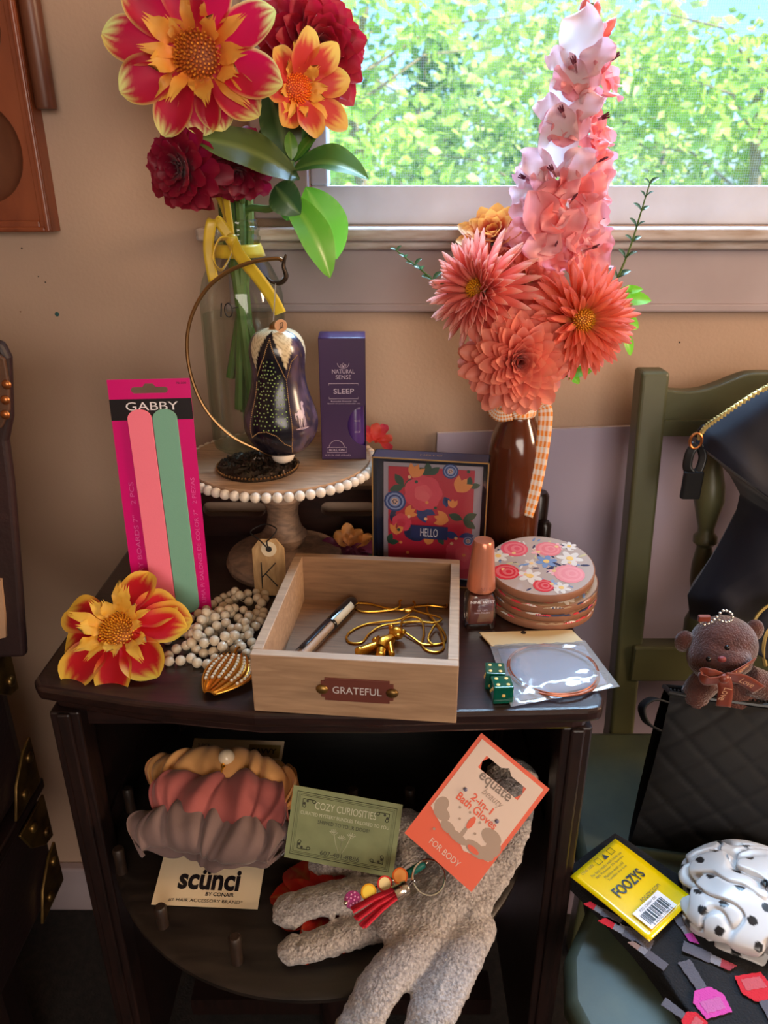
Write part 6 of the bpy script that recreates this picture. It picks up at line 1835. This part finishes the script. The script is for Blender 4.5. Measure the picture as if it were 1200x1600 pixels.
for k in range(9):
    s = (k - 4) / 4
    b = MB(); a = tt + sdir * s * .004; c_ = tt + tdir.normalized() * (.040 - .002 * s * s) + sdir * s * .0115 + V((0, 0, -.004 + .002 * math.cos(k * 2)))
    b.tube([a, a.lerp(c_, .5) + V((0, 0, .002)), c_], .0016, 6, flat=.7); b.build('tassel_strand', m_tas, kr, world=True)
b = MB(); b.tube(spline([kb_(640, 1383, .533), kb_(646, 1376, .534), kb_(650, 1378, .533)], 4), .0009, 6); b.build('tassel_loop', m_chr, kr, world=True)

# red artificial flower under the gloves
f = thing('fabric_flower', 'red orange flower lying flat under the grey gloves', 'flower', T(*PZ(515, 1420, SZ + .004)))
rc = PZ(515, 1420, SZ + .004)
for i, (px, py, W) in enumerate(((422, 1402, .022), (455, 1355, .028), (520, 1345, .026), (478, 1508, .018), (538, 1490, .016), (600, 1440, .02), (440, 1450, .020))):
    leaf_mb(rc, PZ(px, py, SZ + .005), W * 1.5, (0, 0, 1), .12, .25, (186, 14, 16), (226, 70, 30), 14, 8, p=(.6, .5)).build('petal', m_petal, f, world=True, smooth=180)
# ------------------------------------------------------------------ things on the chair
CZ = .452
m_blk = mat('black_quilted_leatherette', (17, 17, 20), rough=.6, spec=.25, bump=(400, .2, .0004))
m_zip = mat('black_zip', (16, 16, 18), rough=.4)
m_navyf = mat('navy_nylon', (24, 25, 38), rough=.7, spec=.25, sheen=.3, bump=(900, .15, .0003))
m_zipg = mat('pale_gold_zip', (214, 190, 120), rough=.35, metal=.7)
# quilted pouch
f0 = PZ(982, 1318, CZ + .001); f1 = f0 + V((.24, -.035, 0))
ptL = PY(1043, 1078, f0.y + .055); ptR = ptL + V((.20, -.035, -.004)); 
pc = thing('quilted_pouch', 'black quilted pouch standing on chair seat with plush bear inside', 'pouch', tuple((f0 + f1) / 2))
nrm_ = (f1 - f0).cross(ptL - f0).normalized()
def pouch(u, v, side):
    A = f0.lerp(f1, u); Bp = ptL.lerp(ptR, u)
    p = A.lerp(Bp, v)
    bul = .026 * math.sin(math.pi * min(1, v * .92 + .04)) ** .6 * (math.sin(math.pi * (.04 + .92 * u)) ** .5) + .010 * v
    q = max(0, 1 - v * 12); 
    su, sv = u * 5.2, v * 4.6
    da = abs(((su + sv) % 1) - .5) * 2; db = abs(((su - sv) % 1) - .5) * 2
    quilt = .0014 * (min(1, (1 - da) * 5) * min(1, (1 - db) * 5))
    n = nrm_ if side > 0 else -nrm_
    if (n.y < 0) != (side > 0): n = -n
    return p + n * (bul + (quilt if 0 < v < .96 else 0))
b = MB(); b.sheet(lambda u, v: pouch(u, v, 1), 70, 60); b.sheet(lambda u, v: pouch(u, v, -1), 30, 30); b.build('pouch_body', m_blk, pc, world=True, smooth=180)
b = MB()
rim = [pouch(i / 20, 1, 1) for i in range(21)] + [pouch(1 - i / 20, 1, -1) for i in range(21)]
b.tube(rim, .0028, 8, closed=True); b.build('zipper_rim', m_zip, pc, world=True)
b = MB(); 
for i in range(60):
    p = pouch(i / 59, 1, 1).lerp(pouch(min(1, (i + .3) / 59), 1, 1), .5) + V((0, .002, .003)); b.ball(p, .0013, 6, 4)
b.build('zip_teeth', m_zip, pc, world=True)
b = MB(); ribbon(b, [PY(1046, 1098, f0.y + .045), PY(1020, 1092, f0.y + .04), PY(1003, 1105, f0.y + .035), PY(1010, 1128, f0.y + .03), PY(1032, 1142, f0.y + .035), PY(1042, 1150, f0.y + .04)], .014, (.1, -.9, .5)); b.build('strap_loop', m_blk, pc, world=True, solid=.002)

# plush bear in the pouch
m_plush = mat('brown_plush', (92, 50, 42), rough=.95, vary=(90, (70, 38, 34)), bump=(500, 1, .002), sheen=.7)
by0 = ptL.y - .004
hp_ = PY(1130, 1008, by0); 
br2 = thing('plush_bear', 'small brown plush bear keyring peeking out of quilted pouch', 'plush toy', tuple(PY(1140, 1090, by0)))
k_ = depth_of(hp_) / F
b = MB()
b.ball(hp_, (52 * k_, 44 * k_, 48 * k_), 24, 16); b.ball(PY(1148, 1036, by0 - .028), (27 * k_, 20 * k_, 20 * k_), 18, 12); b.ball(hp_ + V((-.008, -.008, -.008)), (46 * k_, 40 * k_, 40 * k_), 20, 12)
b.build('bear_head', m_plush, br2, world=True, smooth=180, remesh=.0026)
for px, py in ((1069, 1002), (1178, 985)):
    b = MB(); b.ball(PY(px, py, by0 + .004), (15 * k_, 10 * k_, 19 * k_), 16, 10); b.build('ear', m_plush, br2, world=True, smooth=180)
b = MB(); b.tube([PY(1135, 1056, by0 + .004), PY(1140, 1090, by0 + .002), PY(1142, 1135, by0 + .004)], [.022, .034, .036], 20); b.build('bear_body', m_plush, br2, world=True, smooth=180)
for pts, rr in (([(1165, 1062), (1200, 1078), (1222, 1110)], (.016, .017, .015)), ([(1108, 1060), (1090, 1080), (1082, 1105)], (.014, .015, .014))):
    b = MB(); P = [PY(x, y, by0 - .008) for x, y in pts]; b.tube(spline(P, 5), [rr[0] + (rr[2] - rr[0]) * i / 10 for i in range(11)], 14); b.ball(P[-1], rr[2], 12, 8); b.build('arm', m_plush, br2, world=True, smooth=180)
m_bead2 = mat('black_bead', (14, 12, 14), rough=.1)
for px, py in ((1107, 1030), (1136, 1012)):
    b = MB(); b.ball(PY(px, py, by0 - .033), .0026, 10, 8); b.build('eye', m_bead2, br2, world=True)
b = MB(); b.ball(PY(1128, 1030, by0 - .048), (.004, .003, .003), 12, 8); b.build('nose', mat('nose_stitch', (120, 40, 40), rough=.6), br2, world=True)
m_bow = mat('brown_satin_ribbon', (122, 52, 36), rough=.35, sheen=.3)
b = MB(); yb_ = by0 - .046
ribbon(b, [PY(1112, 1056, yb_ + .01), PY(1128, 1062, yb_), PY(1152, 1050, yb_), PY(1178, 1034, yb_ + .015)], .012, (0, -.3, 1))
ribbon(b, [PY(1130, 1060, yb_), PY(1110, 1052, yb_ - .002), PY(1098, 1052, yb_), PY(1104, 1064, yb_ - .003), PY(1128, 1062, yb_ - .003)], .011, (.1, -.2, 1))
ribbon(b, [PY(1130, 1060, yb_ - .002), PY(1134, 1078, yb_ - .005), PY(1130, 1104, yb_ - .006)], .013, (1, -.2, .2))
ribbon(b, [PY(1132, 1058, yb_ - .002), PY(1160, 1062, yb_ - .003), PY(1186, 1078, yb_ - .002)], .013, (-.3, -.2, 1))
b.ball(PY(1131, 1060, yb_ - .003), (.005, .004, .0045), 12, 8)
b.build('bow', m_bow, br2, world=True, solid=.0005)
m_lovep = mat('pale_gold_print', (226, 170, 130), rough=.5)
pL = PY(1133, 1085, yb_ - .008); text('Love', .017, frame(pL, (-.1, .25, -1), (1, -.2, -.1)), m_lovep, br2, h=.007, world=True)
pL = PY(1168, 1067, yb_ - .005); text('Love', .016, frame(pL, (.9, .1, -.5), (.5, -.3, .9)), m_lovep, br2, h=.0065, world=True)
pL = PY(1160, 1045, yb_ - .002); text('Love', .014, frame(pL, (.9, .3, .5), (-.4, -.3, .9)), m_lovep, br2, h=.0055, world=True)
b = MB()
cp_ = spline([PY(1092, 968, by0 - .012), PY(1098, 976, by0 - .02), PY(1112, 972, by0 - .02), PY(1122, 962, by0 - .018), PY(1130, 954, by0 - .016), PY(1142, 958, by0 - .014), PY(1144, 968, by0 - .014), PY(1134, 972, by0 - .018), PY(1122, 968, by0 - .019)], 5)
last = None
for p in cp_:
    if last is None or (p - last).length > .0032: b.ball(p, .0016, 10, 6); last = p
b.build('ball_chain', m_chr, br2, world=True)
b = MB(); b.box(PY(1100, 966, by0 - .018), (.011, .004, .006)); b.build('leather_tab', m_bow, br2, world=True, smooth=0, bevel=.0008)

# backpack hung over the chair back
yk = .728
out = [(1086, 690), (1096, 672), (1120, 655), (1150, 634), (1185, 612), (1215, 596), (1300, 575), (1380, 640), (1400, 800), (1390, 960), (1300, 985), (1200, 985), (1130, 975), (1078, 966), (1074, 930), (1090, 905), (1112, 870), (1130, 838), (1150, 800), (1156, 772), (1150, 760), (1140, 742), (1120, 720), (1100, 705)]
bk2 = thing('backpack', 'black navy backpack with gold zipper slumped over the green chair back', 'backpack', tuple(PY(1230, 960, yk)))
from mathutils.geometry import tessellate_polygon
op = [PY(x, y, yk) for x, y in out]
cx_ = PY(1240, 800, yk)
def bag(u, v, side):
    n = len(op); t_ = u * n; i = int(t_) % n; k = t_ - int(t_)
    e = op[i].lerp(op[(i + 1) % n], k)
    p = cx_.lerp(e, v)
    th = .040 * math.sqrt(max(0, 1 - v ** 3))
    w = noise.noise(V((p.x * 14, p.z * 9 + p.x * 10, 3))) + .5 * noise.noise(V((p.x * 30, p.z * 22, 7)))
    fold = .016 * max(0, math.sin((p.x * .75 + p.z * .9) * 46)) ** 2 * (1 - v * .3)
    return p + V((0, -1 if side > 0 else 1, 0)) * (th + (.010 * w + fold) * (1 - v ** 4)) * (1 if side > 0 else .5)
b = MB(); b.sheet(lambda u, v: bag(u, v, 1), 96, 26); b.sheet(lambda u, v: bag(u, v, -1), 96, 10); b.build('bag_body', m_navyf, bk2, world=True, smooth=180)
zp = spline([PY(1090, 684, yk - .006), PY(1100, 668, yk - .010), PY(1122, 652, yk - .014), PY(1150, 633, yk - .016), PY(1185, 611, yk - .016), PY(1225, 592, yk - .014)], 10)
b = MB(); ribbon(b, [zp[i] for i in range(0, len(zp), 6)], .008, (.4, -.5, .7)); b.build('zip_tape', m_zip, bk2, world=True, solid=.001)
b = MB(); last = None
for p in zp:
    if last is None or (p - last).length > .0026:
        b.box(p + V((0, -.003, .001)), (.0022, .004, .0045)); last = p
b.tube([p + V((0, -.0025, .001)) for p in zp], .0018, 6)
b.build('zipper', m_zipg, bk2, world=True, smooth=0)
b = MB(); pz = PY(1086, 688, yk - .012); b.tube([pz + V((.006 * math.cos(a), -.002, .008 * math.sin(a))) for a in [k * .524 for k in range(12)]], .0014, 6, closed=True); b.build('zip_ring', m_copper, bk2, world=True)
b = MB(); ribbon(b, [PY(1088, 694, yk - .012), PY(1078, 708, yk - .013), PY(1074, 730, yk - .014), PY(1082, 742, yk - .016)], .009, (.9, -.4, .1)); ribbon(b, [PY(1092, 694, yk - .010), PY(1098, 712, yk - .012), PY(1094, 730, yk - .014), PY(1086, 742, yk - .016)], .008, (.9, -.4, .1)); pl = b.build('pull_strap', m_zip, bk2, world=True, solid=.0015)
b = MB(); p = PY(1081, 757, yk - .016); loft(b, [([(x + p.x, y + p.y) for x, y in rsq(.0098, .004, .003)], p.z - .015), ([(x + p.x, y + p.y) for x, y in rsq(.0098, .004, .003)], p.z + .014)]); b.build('pull_end', mat('black_velour', (12, 12, 15), rough=.8), pl, world=True, smooth=40, bevel=.001)
b = MB(); gz2 = spline([PY(1172, 1015, yk - .075), PY(1172, 990, yk - .07), PY(1184, 962, yk - .065), PY(1204, 945, yk - .06), PY(1230, 935, yk - .06)], 8)
b.tube(gz2, .0022, 6)
gz3 = spline([PY(1196, 1040, yk - .078), PY(1192, 1015, yk - .075), PY(1200, 985, yk - .07), PY(1225, 965, yk - .065)], 8); b.tube(gz3, .0022, 6)
b.build('pocket_zipper', m_zipg, bk2, world=True)
b = MB(); b.sheet(lambda u, v: gz2[min(len(gz2) - 1, int(u * (len(gz2) - 1)))].lerp(PY(1300, 1080 - 60 * u, yk - .05), v) + V((0, -.012 * math.sin(math.pi * v), 0)), 12, 8); b.build('front_pocket', m_navyf, bk2, world=True, smooth=180, solid=.004)

# socks folded on the seat
m_sock = mat('knit_print', vcol=True, rough=.9, bump=(700, .8, .0012))
m_sockb = mat('black_knit', (20, 20, 24), rough=.95, bump=(600, .8, .0014))
sk = thing('socks', 'black socks with pink lipstick and nail polish pattern on chair seat', 'socks', tuple(PZ(1060, 1500, CZ)))
so = [PZ(x, y, CZ + .012) for x, y in ((888, 1372), (960, 1318), (1060, 1385), (1140, 1440), (1210, 1480), (1290, 1560), (1300, 1680), (1140, 1690), (1075, 1600), (1010, 1505), (945, 1430))]
sxy = [(p.x, p.y) for p in so]
scx, scy = sum(x for x, y in sxy) / len(sxy), sum(y for x, y in sxy) / len(sxy)
def sock(u, v):
    n = len(sxy); t_ = u * n; i = int(t_) % n; k = t_ - int(t_)
    ex, ey = sxy[i][0] + (sxy[(i + 1) % n][0] - sxy[i][0]) * k, sxy[i][1] + (sxy[(i + 1) % n][1] - sxy[i][1]) * k
    vv = min(1, v / .8); x, y = scx + (ex - scx) * vv, scy + (ey - scy) * vv
    z = CZ + .024 * (1 if v < .8 else math.sqrt(max(0, 1 - ((v - .8) / .2) ** 2))) + .0016 * noise.noise(V((x * 40, y * 40, 1)))
    grow = 1 + (.02 * math.sin(math.pi * (v - .8) / .2) if v > .8 else 0)
    return V((scx + (x - scx) * grow, scy + (y - scy) * grow, z + .0012))
b = MB(); b.sheet(sock, 88, 20); b.build('folded_socks', m_sockb, sk, world=True, smooth=180)
b = MB()
def motif(px, py, rot, kind, s, c):
    p = PZ(px, py, CZ + .0262)
    def q(x, y): return (p.x + (x * math.cos(rot) - y * math.sin(rot)) * s, p.y + (x * math.sin(rot) + y * math.cos(rot)) * s)
    def ply(pts, cc, dz=0):
        r2 = []
        for i in range(len(pts)):                          # knit steps along the edges
            a, d = pts[i], pts[(i + 1) % len(pts)]
            for k in range(6):
                t_ = k / 6; j = .012 * (1 if k % 2 else -1)
                r2.append((a[0] + (d[0] - a[0]) * t_ + j, a[1] + (d[1] - a[1]) * t_ + j))
        b.prism([q(*z) for z in r2], CZ + .0268 + dz, CZ + .0272 + dz, 0, cc)
    gy_ = lin((88, 84, 92)); lg = lin((126, 122, 128))
    if kind == 'polish':
        ply([(-.5, -.9), (.5, -.9), (.6, -.3), (.3, .05), (-.3, .05), (-.6, -.3)], c); ply([(-.36, -.75), (.36, -.75), (.40, -.35), (-.40, -.35)], mixc(c, lin((150, 146, 150)), .25), .0003); ply([(-.2, .05), (.2, .05), (.26, 1.1), (-.26, 1.1)], gy_)
    else:
        ply([(-.26, -1.1), (.26, -1.1), (.26, .0), (-.26, .0)], gy_); ply([(-.2, .0), (.2, .0), (.2, .4), (-.2, .4)], lg); ply([(-.2, .4), (.2, .4), (.2, .75), (-.2, 1.0)], c)
pkk = lin((198, 64, 150)); rdd = lin((196, 24, 40)); prp = lin((180, 60, 150))
for a in ((1098, 1548, .25, 'polish', .023, pkk), (1192, 1562, 3.3, 'polish', .023, rdd), (1068, 1448, 3.35, 'lipstick', .018, prp), (1110, 1498, -2.1, 'lipstick', .020, lin((150, 50, 60))), (975, 1455, .95, 'lipstick', .022, rdd), (1060, 1402, -2.2, 'lipstick', .018, rdd), (1010, 1490, .75, 'lipstick', .016, lin((140, 110, 100))), (940, 1425, .9, 'lipstick', .016, rdd), (1070, 1590, .8, 'polish', .016, rdd)):
    motif(*a)
b.build('knitted_motifs', m_sock, sk, world=True, smooth=0)
# yellow header card on the socks
m_yel = mat('yellow_card', (240, 206, 0), rough=.18, coat=.4)
y1, y2, y3, y4 = PZ(888, 1370, .484), PZ(1013, 1467, .484), PZ(1086, 1407, .484), PZ(964, 1312, .484)
yo = (y1 + y2 + y3 + y4) / 4; yx = ((y3 - y4) + (y2 - y1)).normalized(); yy = ((y4 - y1) + (y3 - y2)).normalized()
yM = frame(yo, yx, yy); ywid = ((y2 - y1).length + (y3 - y4).length) / 4; yhei = ((y4 - y1).length + (y3 - y2).length) / 4
yc = thing('sock_header_card', 'yellow glossy sock card reading FOOZYS lying on black socks', 'card', yM)
b = MB()
def bend(u, v): return V(((u * 2 - 1) * ywid, (v * 2 - 1) * yhei, .0012 * math.sin(u * 3 + v)))
b.sheet(bend, 16, 12); b.build('card', m_yel, yc, smooth=180, solid=.0008)
CYB = frame((0, 0, 0), (0, 1, 0), (-1, 0, 0))
def YT(s, x, y, w, h, m=m_blackp, **k): text(s, w, T(x, y, .0022) @ RZ(math.pi / 2), m, yc, h=h, **k)
text('FOOZYS', yhei * 1.15, T(-ywid * .08, yhei * .02, .0022) @ RZ(R(90)), m_blackp, yc, h=.0105, bold=.02)
for k, (s, w) in enumerate((('For best results wash inside out', 1.3), ('98% Polyester 2% Spandex', 1.2), ('Machine wash cold', .8), ('Tumble dry low', .8))):
    text(s, yhei * w, T(-ywid * (.68 - .1 * k), yhei * .05, .0022) @ RZ(R(90)), m_blackp, yc, h=.0026)
text('FOOZYS.COM', yhei * .8, T(ywid * .36, yhei * .2, .0022) @ RZ(R(90)), m_blackp, yc, h=.0032)
text('ONE SIZE', yhei * .5, T(-ywid * .85, -yhei * .5, .0022) @ RZ(R(90)), m_blackp, yc, h=.0024)
b = MB()
for k in range(3):
    x, y = -ywid * .84, -yhei * .05 + k * yhei * .28
    b.tube([(x - .003, y - .003, .0024), (x + .003, y - .003, .0024), (x + .003, y + .003, .0024), (x - .003, y + .003, .0024)], .0003, 4, True) if k != 1 else b.prism([(x + .003, y - .003), (x + .003, y + .003), (x - .003, y)], .0022, .0025)
b.build('care_symbols', m_blackp, yc, smooth=0)
b = MB(); b.box((ywid * .66, -yhei * .16, .0026), (ywid * .46, yhei * 1.12, .0004)); stk = b.build('barcode_sticker', m_whitep, yc, smooth=0)
b = MB(); rnd = random.Random(4); x = -yhei * .62
while x < yhei * .30:
    w = rnd.choice([.0005, .0009, .0014]); b.box((ywid * .69, x, .0030), (ywid * .26, w, .0003)); x += w + rnd.choice([.0006, .001])
b.build('bars', m_blackp, stk, smooth=0)
text('8 44702 17868 6', yhei * .8, T(ywid * .855, -yhei * .16, .0029) @ RZ(R(90)), m_blackp, stk, h=.0022)
text('FZS CREW OS', yhei * .7, T(ywid * .50, -yhei * .16, .0029) @ RZ(R(90)), m_blackp, stk, h=.0022)

# polka dot satin bundle
m_satin = mat('polka_satin', vcol=True, rough=.28, sheen=.3, spec=.6)
pdot = thing('satin_scrunchie', 'crumpled white satin scrunchie with black polka dots on chair seat', 'scrunchie', tuple(PZ(1170, 1440, CZ + .02)))
ctr = PZ(1190, 1414, CZ + .030)
ww = lin((206, 206, 208)); kk = lin((24, 24, 28))
def satin(u, v):
    th, ph = v * math.pi, u * 2 * math.pi
    d = V((math.sin(th) * math.cos(ph), math.sin(th) * math.sin(ph), math.cos(th)))
    n1 = noise.noise(d * 1.5 + V((3, 1, 2)))
    w = d + V((noise.noise(d * 2 + V((5, 0, 0))), noise.noise(d * 2 + V((0, 5, 0))), 0)) * .35
    f1 = abs(noise.noise(V((w.x * 1.3, w.y * 1.7, w.z * .8)) + V((1, 7, 2)))); f2 = abs(noise.noise(V((w.x * 2.2, w.y * 1.3, w.z * 1.3)) + V((8, 3, 1))))
    r = 1.04 + .16 * n1 - .19 * math.exp(-(f1 / .07) ** 2) - .08 * math.exp(-(f2 / .06) ** 2)
    return ctr + V((d.x * .068 * r, d.y * .060 * r, d.z * .031 * r))
NU, NV = 300, 160
grid = [[satin(i / NU, j / NV) for j in range(NV + 1)] for i in range(NU + 1)]
rnd = random.Random(9)
cand = [grid[rnd.randrange(NU)][int(NV * math.acos(1 - 2 * rnd.random()) / math.pi)] for _ in range(5000)]
dots = []
for p in cand:
    if all((p - q).length > .0185 for q in dots): dots.append(p)
def satin_c(u, v):
    p = grid[int(round(u * NU))][int(round(v * NV))]
    return kk if min((p - q).length_squared for q in dots) < .0040 ** 2 else ww
b = MB(); b.sheet(lambda u, v: grid[int(round(u * NU))][int(round(v * NV))], NU, NV, 0, satin_c); b.build('satin_cloth', m_satin, pdot, world=True, smooth=180)
